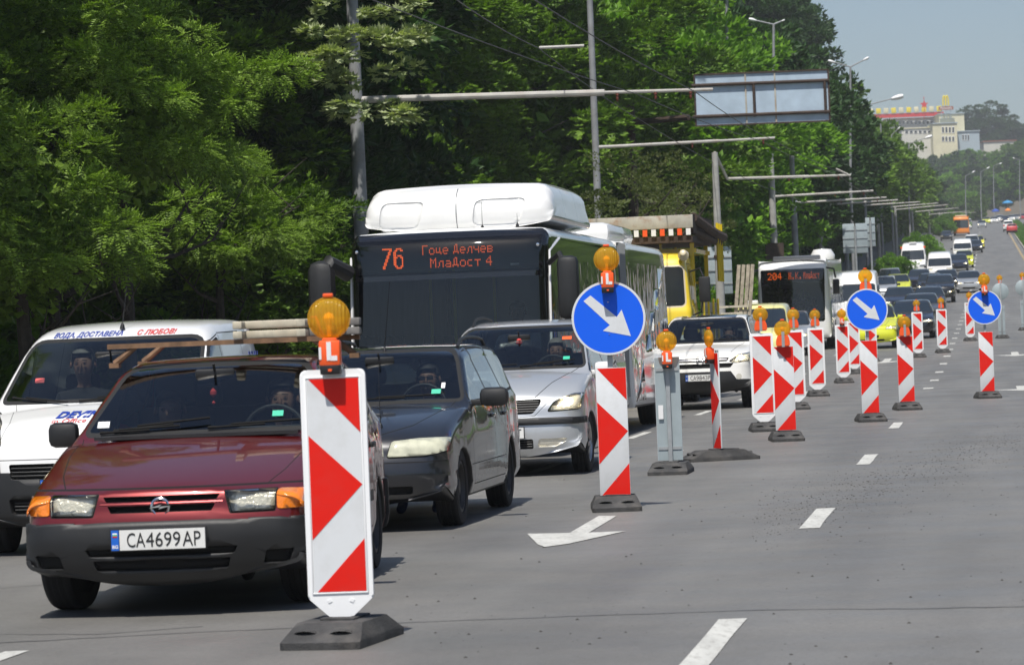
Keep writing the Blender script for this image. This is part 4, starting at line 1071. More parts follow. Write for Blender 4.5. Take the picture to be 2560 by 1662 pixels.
def ribs(root, y0, y1, hw, z0, z1, m_, name='bellows', n=9):
    b = MB(); prof = []
    for k in range(n*2+1):
        t = k/(n*2); y = y0+(y1-y0)*t; d = 0 if k % 2 == 0 else -.05
        prof.append((y, d))
    for (ya, da), (yb, db) in zip(prof, prof[1:]):
        ra = [(-hw-da, z0), (-hw-da, z1+da), (hw+da, z1+da), (hw+da, z0)]; rb = [(-hw-db, z0), (-hw-db, z1+db), (hw+db, z1+db), (hw+db, z0)]
        A_ = [b.bm.verts.new((x, ya, z)) for x, z in ra]; B_ = [b.bm.verts.new((x, yb, z)) for x, z in rb]
        for k in range(3): b.bm.faces.new((A_[k], A_[k+1], B_[k+1], B_[k]))
    return b.build(name, m_, root, 20)
def bus_glazing(B, L, z0, z1, doors=(), gap=.05, start=.6, end=None, mats=None, pillars=None):
    """continuous dark window band cut in panes on both sides"""
    e = end or L-.25; n = max(2, round((e-start)/1.45)); k = 0
    for i in range(n):
        a = start+(e-start)*i/n+gap/2; b = start+(e-start)*(i+1)/n-gap/2
        for sd_ in (1, -1):
            lo = z0
            if sd_ == 1 and any(a < d < b for d in doors): lo = .42
            B.cut(rounded([(a, lo), (b, lo), (b, z1), (a, z1)], .03), 'S', f'side_window@{i}{sd_}', side=sd_)
            mats[f'side_window@{i}{sd_}'] = M['glass_busside']
            k += 1
M['glass_busside'] = None
def build_busglass():
    m = bpy.data.materials.new('bus_side_glass'); m.use_nodes = True; nt = m.node_tree; b = nt.nodes['Principled BSDF']; L = nt.links.new
    b.inputs['Base Color'].default_value = (.012, .014, .014, 1); b.inputs['Roughness'].default_value = .03; b.inputs['Specular IOR Level'].default_value = 1.0; b.inputs['Coat Weight'].default_value = 1
    tc = nt.nodes.new('ShaderNodeTexCoord'); n = nt.nodes.new('ShaderNodeTexNoise'); n.inputs['Scale'].default_value = 2.2; n.inputs['Detail'].default_value = 2
    L(tc.outputs['Object'], n.inputs[0]); bp = nt.nodes.new('ShaderNodeBump'); bp.inputs['Strength'].default_value = .35; bp.inputs['Distance'].default_value = .03
    L(n.outputs[0], bp.inputs['Height']); L(bp.outputs[0], b.inputs['Normal']); L(bp.outputs[0], b.inputs['Coat Normal'])
    return m
M['glass_busside'] = build_busglass()
M['bellows'] = mat('bellows_fabric', (.26, .27, .27), .8)
M['bus_white'] = M['paint_white']
BP = lambda L, H, zb=.32, nose=.16: [(.14+nose*.2, zb, .04, .1), (.03, zb+.12, .16, .13), (0, .75, .2, .14), (.01, 1.1, .2, .14), (.05, 1.6, .2, .14), (.08, 2.0, .2, .14), (.12, H-.40, .18, .13), (.18, H-.20, .14, .12),
                       (.27, H-.10, .12, .09), (.42, H-.02, .1, .06), (.8, H, .12, .03), (L*.5, H+.005, .12, .03), (L-.5, H, .12, .03), (L-.12, H-.06, .1, .04), (L-.02, H-.25, .1, .05), (L, 1.5, .1, .05), (L, .6, .1, .05), (L-.06, zb, .04, .05)]
def city_bus(loc, rz=None):
    L1, L2, gapb = 7.9, 6.2, .75; H = 2.74; hw = 1.26
    root = empty('articulated_bus', loc, -TH if rz is None else rz)
    tag(root, 'white and black articulated city bus with orange destination display and white roof pod', 'bus')
    B = Body(BP(L1, H), L1, hw, 1.15, [(0, .96), (.5, 1), (L1, 1)], tumble=.02, wheels=(2.65,), wr=.48, zb=.32, sub=3, shoulder=.004, low=.03, grid=(.5, .35), flatx=10)
    B.S = {}; bvh = bvh_of(B.bm)
    mats = {'body': M['paint_white'], 'mask': M['gloss_black'], 'windscreen': M['glass_bus'], 'display_glass': M['glass_bus'], 'band': M['gloss_black'], 'seam': M['void'], 'edge': M['rubber_seal'], 'lower': M['paint_silver_light']}
    # black front mask
    B.cut([(-1.4, .55), (1.4, .55), (1.4, 2.70), (-1.4, 2.70)], 'F', 'mask', lim=lambda c: c.y < .75)
    B.cut(rounded([(-1.16, .95), (1.16, .95), (1.16, 2.14), (-1.16, 2.14)], .05), 'F', 'windscreen', lim=lambda c: c.y < 1)
    B.cut(rounded([(-1.16, 2.20), (1.16, 2.20), (1.14, 2.62), (-1.14, 2.62)], .03), 'F', 'display_glass', lim=lambda c: c.y < 1)
    B.cut([(.0, .9), (L1-.02, 1.0), (L1-.02, H-.12), (.0, H-.12)], 'S', 'band')
    bus_glazing(B, L1, 1.10, 2.34, doors=(1.2, 5.8), mats=mats, start=.62)
    for sd_ in (1, -1):
        B.cut(rounded([(sd_*.78, .62), (sd_*1.15, .62), (sd_*1.15, .82), (sd_*.80, .82)], .05), 'F', f'headlight@{sd_}'); mats[f'headlight@{sd_}'] = M['lamp_lens']
    ob = B.build(root, mats, M['plastic_dark'], inline={'mask', 'band', 'edge', 'seam'})
    # destination display
    dp = MB(); dp.box((0, .36, 2.41), (2.16, .02, .34)); d = dp.build('destination_display', M['led_panel'], root)
    led_text('route_digits', '76', -.80, 2.285, .0165, .335, d, M['led'], .0205)
    led_text('destination_lettering', 'Гоце Делчев', -.32, 2.435, .0136, .335, d, M['led_dim'], .0165)
    led_text('destination_lettering', 'МлаДост 4', -.23, 2.28, .0148, .335, d, M['led_dim'], .0165)
    dp = MB(); dp.box((.78, .333, 2.285), (.10, .004, .02)); dp.build('display_mark', M['ink_white'], d)
    # inside
    dp = MB(); dp.box((0, .62, .86), (2.2, .5, .45), bev=.05); dp.box((.62, .75, 1.12), (.6, .3, .12), bev=.03); dp.build('dashboard', M['dash'], root)
    dp = MB(); dp.box((0, 1.5, 2.22), (2.3, 1.6, .04)); dp.build('cab_ceiling', M['interior'], root)
    for x in (-.55, -.25, .25): 
        dp = MB(); dp.tube([(x, 2.2, .6), (x, 2.2, 2.6)], .022, 8); dp.build('grab_pole', M['paint_taxi'], root)
    dp = MB(); dp.box((0, 5, .42), (2.4, 5, .04)); dp.build('floor_panel', M['interior'], root)
    for x in (-.8, -.35, .8):
        for y in (3.4, 4.3, 5.2): seat(root, x, y, .5)
    wh = MB(); ring = [(.24*math.cos(k*math.pi/12), .24*math.sin(k*math.pi/12), 0) for k in range(25)]; wh.tube(ring, .018, 8, cap=False)
    wh.box((0, 0, 0), (.4, .05, .03)); o = wh.build('steering_wheel', M['plastic_dark'], root); o.location = (.62, .95, 1.22); o.rotation_euler = (R(35), 0, 0)
    # white roll edge strips at the front corners
    for sd_ in (1, -1):
        pts = []
        for k in range(14):
            z = .6+k*(2.16/13); h = bvh.ray_cast(Vector((sd_*1.185, -3, z)), Vector((0, 1, 0)))
            if h[0] is not None: pts.append(h[0]+Vector((sd_*.004, -.006, 0)))
        w = MB(); w.tube(pts, .016, 8); w.build('corner_trim', M['paint_white'], root)
    # clearance lamps
    for sd_ in (1, -1):
        w = MB(); w.lathe([(.022, 0), (.018, .012), (0, .016)], T(sd_*1.08, .20, 2.50) @ RX(90), 12); w.build('marker_lamp', M['chrome'], root)
    # wipers
    wiper_on(root, bvh, -.1, .98, -.95, 1.35, .03); wiper_on(root, bvh, .9, .98, .05, 1.35, .03)
    for sd_ in (1, -1):
        w = MB()
        x = sd_*1.46
        if sd_ == 1: w.tube([(1.2, .25, 2.28), (1.35, .05, 2.38), (1.44, .0, 2.2)], .035, 8); w.box((1.45, .0, 1.98), (.25, .18, .74), bev=.075)
        else: w.tube([(-1.2, .25, 2.25), (-1.38, .0, 2.38), (-1.47, -.05, 2.2)], .10, 10); w.box((-1.47, -.03, 1.98), (.32, .26, .86), bev=.12)
        mm = w.build('wing_mirror', M['plastic'], root)
        w = MB(); w.box((sd_*1.45, .095, 1.8), (.17, .004, .6)); w.build('mirror_glass', M['chrome'], mm)
    for wy in (2.65,):
        for sd_ in (1, -1): wheel(root, sd_*1.08, wy, .48, .28, 'steel')
    # roof pod for the gas bottles
    pod = Body([(.12, .0, .05, .10), (.02, .12, .12, .14), (0, .28, .16, .15), (.10, .46, .16, .12), (.35, .56, .16, .07), (.8, .60, .2, .03), (3.3, .60, .2, .03), (3.7, .54, .16, .06), (3.85, .35, .16, .1), (3.88, .12, .12, .1), (3.8, 0, .05, .08)],
               3.9, 1.17, .3, [(0, .97), (.4, 1), (3.9, 1)], tumble=.12, zlow=.12, zb=0, shoulder=0, sub=4, grid=(.5, .2))
    for v in pod.bm.verts: v.co.z += H-.03; v.co.y += 1.0; v.co.x += 0
    pod.S = {}
    pm = {'body': M['paint_white'], 'recess': M['paint_white'], 'seam': M['paint_grey']}
    for x0, x1 in ((-.98, -.38), (.18, .85)):
        pod.cut(rounded([(x0, H+.03), (x1-.1, H+.03), (x1, H+.36), (x0+.05, H+.36)], .10, 5), 'F', f'panel_recess@{x0}'); pm[f'panel_recess@{x0}'] = M['paint_white']
    pod.line([(-1.1, 2.35), (1.1, 2.35)], 'T', 'seam', .02); pod.line([(-1.1, 3.6), (1.1, 3.6)], 'T', 'seam', .02); pod.line([(0, H), (0, H+.5)], 'F', 'seam', .012); pod.line([(1.2, H+.12), (4.8, H+.12)], 'S', 'seam', .014)
    for yy in (2.3, 3.5): pod.line([(yy, H+.02), (yy, H+.5)], 'S', 'seam', .014)
    po = pod.build(root, pm, M['paint_white'], inline=('seam',), offs={f'panel_recess@{-.98}': -.02, f'panel_recess@{.18}': -.02})
    po['body'].name = 'roof_pod'
    for x, y, l in ((.35, .75, .32), (.80, .55, .16)): antenna(root, x, y, H-.01, l, 0)
    # bellows and rear section
    ribs(root, L1-.02, L1+gapb, 1.20, .5, H-.06, M['bellows'])
    y0 = L1+gapb
    pr = [(.04, .32, .04, .02), (.0, .5, .05, .0), (0, 1.5, .05, 0), (0, H-.14, .08, 0), (.05, H-.03, .08, .02), (.4, H, .12, .03), (L2*.5, H+.005, .12, .03), (L2-.5, H, .12, .03), (L2-.12, H-.06, .12, .05), (L2-.02, H-.25, .12, .08), (L2, 1.5, .12, .1), (L2, .6, .12, .1), (L2-.06, .32, .04, .05)]
    B2 = Body(pr, L2, hw, 1.15, [(0, 1), (L2-.4, 1), (L2, .97)], tumble=.02, wheels=(3.6,), wr=.48, zb=.32, sub=3, shoulder=.004, low=.03, grid=(.5, .35))
    B2.S = {}
    B2.cut([(.06, 1.0), (L2-.15, 1.0), (L2-.15, H-.12), (.06, H-.12)], 'S', 'band'); mats2 = dict(mats); mats2['seam'] = M['void']
    bus_glazing(B2, L2, 1.10, 2.42, doors=(1.2,), mats=mats2, start=.12)
    for v in B2.bm.verts: v.co.y += y0
    o2 = B2.build(root, mats2, M['plastic_dark'], inline={'band'}); o2['body'].name = 'rear_body'
    for sd_ in (1, -1): wheel(root, sd_*1.08, y0+3.6, .48, .28, 'steel')
    b = MB(); b.box((0, y0+2.0, H+.12), (1.9, 3.2, .30), bev=.12); b.build('rear_roof_pod', M['paint_white'], root)
    b = MB(); b.box((0, L1*.5, .44), (2.3, L1-1, .12)); b.box((0, y0+L2*.5, .44), (2.3, L2-1, .12)); b.build('chassis', M['plastic_dark'], root)
    h = bvh.ray_cast(Vector((0, -3, .5)), Vector((0, 1, 0))); plate(root, 0, h[0].y-.03, .5, 'CA 1618 BH')
    return root
def city_bus2(loc):
    L1, H, hw = 11.6, 3.04, 1.275
    root = empty('city_bus', loc, -TH, grade(loc[1])); tag(root, 'white rounded city bus with lit 204 display beside the second blue arrow sign', 'bus')
    B = Body(BP(L1, H), L1, hw, 1.15, [(0, .95), (.6, 1), (L1, 1)], tumble=.03, wheels=(2.7, 8.7), wr=.48, zb=.32, sub=2, shoulder=.004, low=.03, grid=(.8, .5)); B.S = {}
    bvh = bvh_of(B.bm); mats = {'body': M['paint_white'], 'mask': M['gloss_black'], 'windscreen': M['glass_bus'], 'band': M['gloss_black'], 'display_glass': M['glass_bus']}
    B.cut(rounded([(-1.04, .95), (1.04, .95), (1.08, 2.74), (-1.08, 2.74)], .08), 'F', 'mask', lim=lambda c: c.y < .6)
    B.cut(rounded([(-1.02, 1.0), (1.02, 1.0), (1.03, 2.28), (-1.03, 2.28)], .06), 'F', 'windscreen', lim=lambda c: c.y < .8)
    B.cut(rounded([(-1.02, 2.32), (1.02, 2.32), (1.03, 2.70), (-1.03, 2.70)], .03), 'F', 'display_glass', lim=lambda c: c.y < .8)
    B.cut([(.6, 1.0), (L1-.1, 1.0), (L1-.1, H-.12), (.6, H-.12)], 'S', 'band')
    bus_glazing(B, L1, 1.1, 2.6, doors=(1.2, 6), mats=mats, start=.62)
    for sd_ in (1, -1):
        B.cut([(sd_*(.86+.13*math.cos(R(a))), .62+.09*math.sin(R(a))) for a in range(0, 360, 30)], 'F', f'headlight@{sd_}'); mats[f'headlight@{sd_}'] = M['lamp_lens']
    B.build(root, mats, M['plastic_dark'], inline={'mask', 'band'})
    dp = MB(); dp.box((0, .36, 2.51), (2.0, .02, .34)); d = dp.build('destination_display', M['led_panel'], root)
    led_text('route_digits', '204', -.85, 2.40, .028, .345, d, M['led'], .034)
    led_text('destination_lettering', 'Ж.К.', -.15, 2.40, .020, .345, d, M['led_dim'], .034); led_text('destination_lettering', 'МлаДост', .36, 2.40, .013, .345, d, M['led_dim'], .034)
    dp = MB(); dp.box((0, .65, .95), (2.2, .5, .4), bev=.05); dp.build('dashboard', M['dash'], root)
    dp = MB(); dp.box((0, 6, .42), (2.4, 10, .04)); dp.build('floor_panel', M['interior'], root)
    seat(root, .6, 1.25, .55)
    for sd_ in (1, -1):
        w = MB(); w.tube([(sd_*1.15, .2, 2.75), (sd_*1.4, .0, 2.7), (sd_*1.45, 0, 2.4)], .03, 8); w.box((sd_*1.46, 0, 2.1), (.22, .12, .5), bev=.04); w.build('wing_mirror', M['plastic'], root)
        for wy in (2.7, 8.7): wheel(root, sd_*1.1, wy, .48, .28, 'steel')
    b = MB(); b.lathe([(0, .3), (.3, .27), (.42, .12), (.42, 0)], T(.95, 1.9, H-.02) @ Matrix.Diagonal((1, 1, 1.3, 1)), 20); b.build('roof_dome', M['paint_white'], root)
    b = MB(); b.box((.1, 2.2, H+.07), (1.6, 2, .16), bev=.04); b.build('roof_unit', M['paint_grey'], root)
    b = MB(); b.box((0, 5, .44), (2.3, 9, .12)); b.build('chassis', M['plastic_dark'], root)
    plate(root, 0, .0, .5, 'CA 2275 MM')
    return root
def far_bus(loc, paint_, label, L=11.5, upper=None):
    root = empty('trolleybus', loc, -TH, grade(loc[1])); tag(root, label, 'bus')
    B = Body(BP(L, 2.95), L, 1.25, 1.15, [(0, .96), (.5, 1), (L, 1)], tumble=.02, wheels=(2.6, 8.3), wr=.48, zb=.32, sub=2, shoulder=.004, low=.03, grid=(1.5, 1)); B.S = {}
    mats = {'body': paint_, 'windscreen': M['glass_dark'], 'band': M['gloss_black']}
    B.cut(rounded([(-1.1, 1.15), (1.1, 1.15), (1.1, 2.45), (-1.1, 2.45)], .08), 'F', 'windscreen', lim=lambda c: c.y < .8)
    bus_glazing(B, L, 1.2, 2.4, mats=mats)
    B.build(root, mats, M['plastic_dark'], inline={'band'})
    for sd_ in (1, -1):
        for wy in (2.6, 8.3): wheel(root, sd_*1.08, wy, .48, .28, 'steel')
    b = MB(); b.box((0, 4, 3.05), (1.8, 5, .25), bev=.05); b.build('roof_box', M['paint_beige'], root)
    return root
def platform_truck(loc):
    """yellow overhead-line truck: cab, rusty work platform on a yellow frame, wooden bed"""
    root = empty('platform_truck', loc, -TH); tag(root, 'old yellow tower truck carrying a rusty work platform on yellow posts behind the bus', 'truck'); root.scale = (1, 1, 1.07)
    H, hw = 2.72, 1.15
    pr = [(.2, .55, .04, .04), (.12, .75, .08, .06), (.10, 1.0, .1, .06), (.10, 1.35, .1, .06), (.12, 1.62, .1, .06), (.18, 1.78, .1, .06), (.30, 2.2, .1, .06), (.42, 2.52, .14, .06), (.6, 2.68, .14, .04), (1.0, H, .14, .03), (1.6, H, .12, .02), (1.72, 2.6, .08, .02), (1.75, 1.6, .05, .02), (1.75, .9, .05, .02), (1.7, .55, .03, .02)]
    B = Body(pr, 1.8, hw, 1.65, [(0, .96), (.4, 1), (1.8, 1)], tumble=.10, wheels=(), wr=.5, zb=.55, sub=3, shoulder=.01, low=.02, grid=(.4, .3)); B.S = {}
    bvh = bvh_of(B.bm)
    mats = {'body': M['paint_truck_yellow'], 'windscreen': M['glass'], 'seal': M['paint_beige'], 'lower': M['paint_white'], 'seam': M['void']}
    B.cut([(-1.3, .4), (1.3, .4), (1.3, 1.22), (-1.3, 1.22)], 'F', 'lower'); B.cut([(0, .4), (1.8, .4), (1.8, .95), (0, .95)], 'S', 'lower')
    ws = rounded([(-1.0, 1.74), (1.0, 1.74), (.96, 2.45), (-.96, 2.45)], .09, 4)
    B.cut(scale_poly(ws, .03), 'F', 'seal', lim=lambda c: c.y < 1); B.cut(ws, 'F', 'windscreen', lim=lambda c: c.y < 1)
    for sd_ in (1, -1):
        B.cut(rounded([(.62, 1.72), (1.35, 1.72), (1.35, 2.4), (.72, 2.4)], .05), 'S', f'side_window@{sd_}', side=sd_); mats[f'side_window@{sd_}'] = M['glass_side']
        B.line([(.5, .95), (.5, 1.7), (.62, 2.5), (1.5, 2.5), (1.5, .95)], 'S', 'seam', .012, side=sd_)
    for z in (1.22,): B.line([(-.9, z), (.9, z)], 'F', 'seam', .02)
    ob = B.build(root, mats, M['plastic_dark'], inline={'lower', 'seal', 'seam'}); ob['body'].name = 'cab'
    b = MB(); b.box((0, .02, .68), (2.2, .16, .34), bev=.03); b.build('front_bumper', M['paint_white'], root)
    for sd_ in (1, -1):
        b = MB(); b.lathe([(.11, -.02), (.09, .03), (0, .05)], T(sd_*.85, .05, 1.02) @ RX(90), 18); b.build('headlight', M['lamp_bowl'], root)
        b = MB(); b.box((sd_*1.38, .25, 2.02), (.22, .06, .46), bev=.03); b.tube([(sd_*1.1, .4, 1.55), (sd_*1.3, .28, 1.62), (sd_*1.34, .26, 1.85)], .018, 6); b.tube([(sd_*1.1, .4, 2.35), (sd_*1.3, .28, 2.4), (sd_*1.36, .26, 2.25)], .018, 6)
        b.build('door_mirror', M['plastic'], root)
        b = MB(); b.lathe([(.09, 0), (.11, .06), (.06, .16), (0, .18)], T(sd_*.98, .48, 2.62) @ RX(60), 14); b.build('roof_lamp', M['paint_beige'], root)
        for wy in (.95, 4.3): wheel(root, sd_*.98, wy, .50, .3, 'steel')
        for wy in (.95, 4.3):
            b = MB(); pts = [(sd_*1.0, wy+.62*math.cos(R(a)), .5+.62*math.sin(R(a))) for a in range(0, 181, 20)]; b.tube(pts, .05, 6); b.build('mudguard', M['plastic_dark'], root)
    b = MB(); b.box((0, 3.2, .72), (.9, 5.4, .22)); b.build('chassis', M['rust'], root)
    cabin(root, 0, .3, 1.66, 0, .9, 1.05, zdash=1.62, rear=False, mirror=False)
    for sd_ in (1, -1):                   # wooden bed boards
        for k in range(4):
            b = MB(); b.box((sd_*1.16, 3.8, 1.08+k*.21), (.04, 3.6, .195), bev=.006); b.build('bed_board', M['wood'], root)
        for y in (2.05, 3.2, 4.4, 5.55):
            b = MB(); b.box((sd_*1.20, y, 1.4), (.04, .07, .95)); b.build('bed_post', M['paint_truck_yellow'], root)
    b = MB(); b.box((0, 3.8, .93), (2.3, 3.7, .08)); b.build('bed_floor', M['wood_dirty'], root)
    for x in (-1.02, -.3, .4, 1.02):
        for y in (1.95, 5.2):
            b = MB(); b.box((x, y, 1.98), (.08 if abs(x) > 1 else .05, .08, 1.86)); b.build('platform_post', M['paint_truck_yellow'], root)
    for y in (1.95, 5.2):
        b = MB(); b.box((0, y, 2.76), (2.2, .07, .08)); b.box((0, y, 2.2), (2.1, .05, .05)); b.build('cross_beam', M['paint_truck_yellow'], root)
    for sd_ in (1, -1):
        b = MB(); b.box((sd_*1.02, 3.6, 2.76), (.07, 3.2, .08)); b.build('long_beam', M['paint_truck_yellow'], root)
    # platform
    pz = 2.96
    b = MB(); b.box((-.15, 3.5, pz), (2.5, 4.6, .12)); b.build('platform_deck', M['rust'], root)
    b = MB(); b.box((-.15, 1.18, pz+.32), (2.55, .05, .24), bev=.01); b.build('platform_front_board', M['rust_paint'], root)
    for k in range(15):
        b = MB(); vs = b.box((-1.35+k*.17, 1.165, pz+.13), (.09, .03, .12)); b.build('hazard_stripe', M['ink_white'] if k % 2 == 0 else M['lamp_orange'], root)
    for sd_ in (1, -1):
        b = MB(); b.box((-.15+sd_*1.25, 3.5, pz+.28), (.05, 4.5, .34)); b.build('platform_side_board', M['rust'], root)
    for k in range(3):
        b = MB(); b.tube([(1.35, 4.2+k*.5, 2.2), (1.35, 4.2+k*.5, pz+.35)], .03, 8); b.build('ladder_rail', M['paint_truck_yellow'], root)
    b = MB(); b.tube([(1.1, 1.6, pz+.4), (1.35, 3.5, pz+.15), (1.4, 5.2, pz+.1)], .09, 8); b.tube([(1.0, 1.7, pz+.2), (1.28, 3.5, pz+.02), (1.3, 5.2, pz)], .08, 8); b.build('rolled_tarpaulin', M['rust'], root)
    h = bvh.ray_cast(Vector((0, -3, .75)), Vector((0, 1, 0)))
    return root
def flatbed_pickup(loc):
    root, B, ob, bvh = car('minivan', 'small white pickup with a rack of grey wooden ladders standing behind the white car', 'pickup', M['paint_white'], hi=False, interior=False, loc=loc, front=front_generic((.75, .9)), plate_text=None, name='pickup', xs=.95)
    for k, x in enumerate((.30, .41, .52, .62)):
        b = MB(); b.box((x, 1.9, 1.85), (.085, .05, 1.95), RY(6).to_3x3(), bev=.008); b.build('ladder_rail', M['wood'], root)
    b = MB(); b.box((.2, 1.85, 1.86), (.8, .05, .05)); b.box((.2, 1.85, 1.7), (.5, .05, .05)); b.build('rack_bar', M['wood_plank'], root)
    return root
# ================================================================= beacons and arrow signs
def tri_strip(b, poly, y, th=.0015):
    b.prism(poly, (y, y-th))
def stripe_polys(w, h, z0):
    """red areas of the panel for 'pass on the right' chevrons: measured from the photograph"""
    x0, x1 = -w/2, w/2
    f = lambda u, v_: (x0+u*w, z0+v_*h)
    return [[f(.04, 1), f(1, 1), f(1, .745)], [f(0, .735), f(1, .50), f(0, .245)], [f(.06, 0), f(1, 0), f(1, .245)]]
def clip_poly(p): return p
def rubber_foot(root, name='rubber_foot', mesh=[None]):
    if mesh[0] is None:
        b = MB()
        # bevelled slab 0.40 wide (x), 0.80 long (y), 0.12 high with hollows
        def ring(hx, hy, z, c):
            return [(-hx+c, -hy), (hx-c, -hy), (hx, -hy+c), (hx, hy-c), (hx-c, hy), (-hx+c, hy), (-hx, hy-c), (-hx, -hy+c)], z
        rings = [ring(.20, .40, 0, .02), ring(.20, .40, .035, .02), ring(.195, .36, .05, .02), ring(.165, .24, .115, .03)]
        vs = [[b.bm.verts.new((x, y, z)) for x, y in rr] for rr, z in rings]
        for a, c in zip(vs, vs[1:]):
            for k in range(8): b.bm.faces.new((a[k], a[(k+1) % 8], c[(k+1) % 8], c[k]))
        b.bm.faces.new(vs[0][::-1]); top = b.bm.faces.new(vs[-1])
        for sy in (-1, 1):
            for sx in (-.09, .09):
                b.lathe([(.062, 0), (.055, .016), (.03, .022), (0, .024)], T(sx, sy*.305, .062) @ RX(sy*30) @ Matrix.Diagonal((1, .75, 1, 1)), 12)
        b.box((0, .05, .118), (.17, .30, .016), bev=.004)
        for v in b.bm.verts: v.co += Vector(noise.noise_vector(v.co*9))*.003
        o = b.build(name, M['rubber_base'], None, 25); mesh[0] = o.data; bpy.data.objects.remove(o)
    o = link(name, mesh[0], None, root); return o
_bl = {}
def beacon_lamp(root, x, y, z, flip=False, rz=0, bracket=False):
    """round flat amber lens on an orange battery body; z = lens centre"""
    o0 = empty('warning_lamp', (x, y, z), rz); o0.parent = root
    def part(key, fn, m_):
        if key not in _bl:
            o = fn(); _bl[key] = o.data; bpy.data.objects.remove(o)
        return link(key.split('@')[0], _bl[key], None, o0)
    def f1():
        b = MB()
        for s in (1, -1): b.lathe([(.098, 0), (.094, s*.012), (.080, s*.026), (.05, s*.036), (0, s*.040)], RX(90), 32)
        b.lathe([(.099, -.005), (.105, -.004), (.105, .004), (.099, .005)], RX(90), 32)
        return b.build('lens', M['amber_globe'])
    part('lens', f1, None)
    def f2():
        b = MB(); b.lathe([(0, -.03), (.022, -.02), (.03, 0), (.022, .02), (0, .03)], T(0, 0, 0), 12); b.lathe([(.012, -.09), (.016, -.02)], T(0, 0, 0), 10)
        return b.build('bulb_reflector', M['amber_core'])
    part('bulb_reflector', f2, None)
    def f3():
        b = MB(); b.box((0, 0, .112), (.05, .03, .018), bev=.006); b.box((0, 0, -.105), (.07, .05, .02), bev=.008)
        return b.build('lens_clamp', M['lamp_orange'])
    part('lens_clamp', f3, None)
    if bracket:
        def f4():
            b = MB(); pts = [(-.085, -.11), (-.06, .0+-.045), (.06, -.045), (.085, -.11), (.085, -.19), (-.085, -.19)]
            b.prism([(px_, pz_-.03) for px_, pz_ in pts], (-.03, .03)); bmesh.ops.bevel(b.bm, geom=b.bm.edges[:], offset=.012, segments=2, affect='EDGES')
            return b.build('battery_case', M['lamp_orange'])
        part('battery_case@b', f4, None)
        def f5():
            b = MB(); b.box((0, -.036, -.13), (.036, .010, .19)); return b.build('bracket', M['galv'])
        part('bracket@b', f5, None)
    else:
        def f6():
            b = MB(); b.box((0, 0, -.170), (.105, .085, .125), bev=.012); return b.build('battery_case', M['lamp_orange'])
        part('battery_case@a', f6, None)
        def f7():
            b = MB(); b.box((0, 0, -.250), (.098, .080, .048), bev=.006); return b.build('lamp_socket', M['plastic_dark'])
        part('lamp_socket@a', f7, None)
        def f8():
            b = MB(); b.box((0, -.044, -.252), (.018, .004, .012)); return b.build('indicator_dot', M['lamp_orange'])
        part('indicator_dot@a', f8, None)
        def f9():
            b = MB(); b.box((-.002, -.0445, -.160), (.022, .003, .09)); b.box((.022, -.0445, -.195), (.032, .003, .024)); b.box((-.045, -.0445, -.170), (.012, .003, .06)); return b.build('lamp_label', M['lamp_label'])
        part('lamp_label@a', f9, None)
    return o0
def panel_flat(root, w, h, z0, y=-.02, name='striped_panel'):
    key = ('flat', w, h)
    def mk():
        b = MB(); b.box((0, 0, h/2), (w, .014, h), bev=.003); a = b.build('striped_panel', M['sign_white'])
        b = MB(); b.box((0, .0085, h/2), (w-.004, .003, h-.004)); bk = b.build('panel_back', M['sign_back'])
        b = MB()
        for s_ in stripe_polys(w-.006, h-.006, .003): tri_strip(b, s_, -.0072)
        c = b.build('red_chevrons', M['sign_red'], flat=True)
        b = MB()
        for zz in (.12, h-.13): b.lathe([(.006, 0), (.004, .004), (0, .005)], T(.01, -.009, zz) @ RX(90), 8)
        d = b.build('rivets', M['chrome'])
        b = MB(); b.box((0, .022, h/2), (.04, .024, h), bev=.003); b.box((0, .013, h*.12), (w*.9, .01, .03)); b.box((0, .013, h*.88), (w*.9, .01, .03)); e = b.build('back_rail', M['galv'])
        r = [x.data for x in (a, bk, c, d, e)]
        for x in (a, bk, c, d, e): bpy.data.objects.remove(x)
        return r
    if key not in _bl: _bl[key] = mk()
    a, bk, c, d, e = _bl[key]
    o = link(name, a, None, root); o.location = (0, y, z0)
    for nm, me in (('panel_back', bk), ('red_chevron', c), ('rivet', d), ('back_rail', e)): link(nm, me, None, o)
    return o
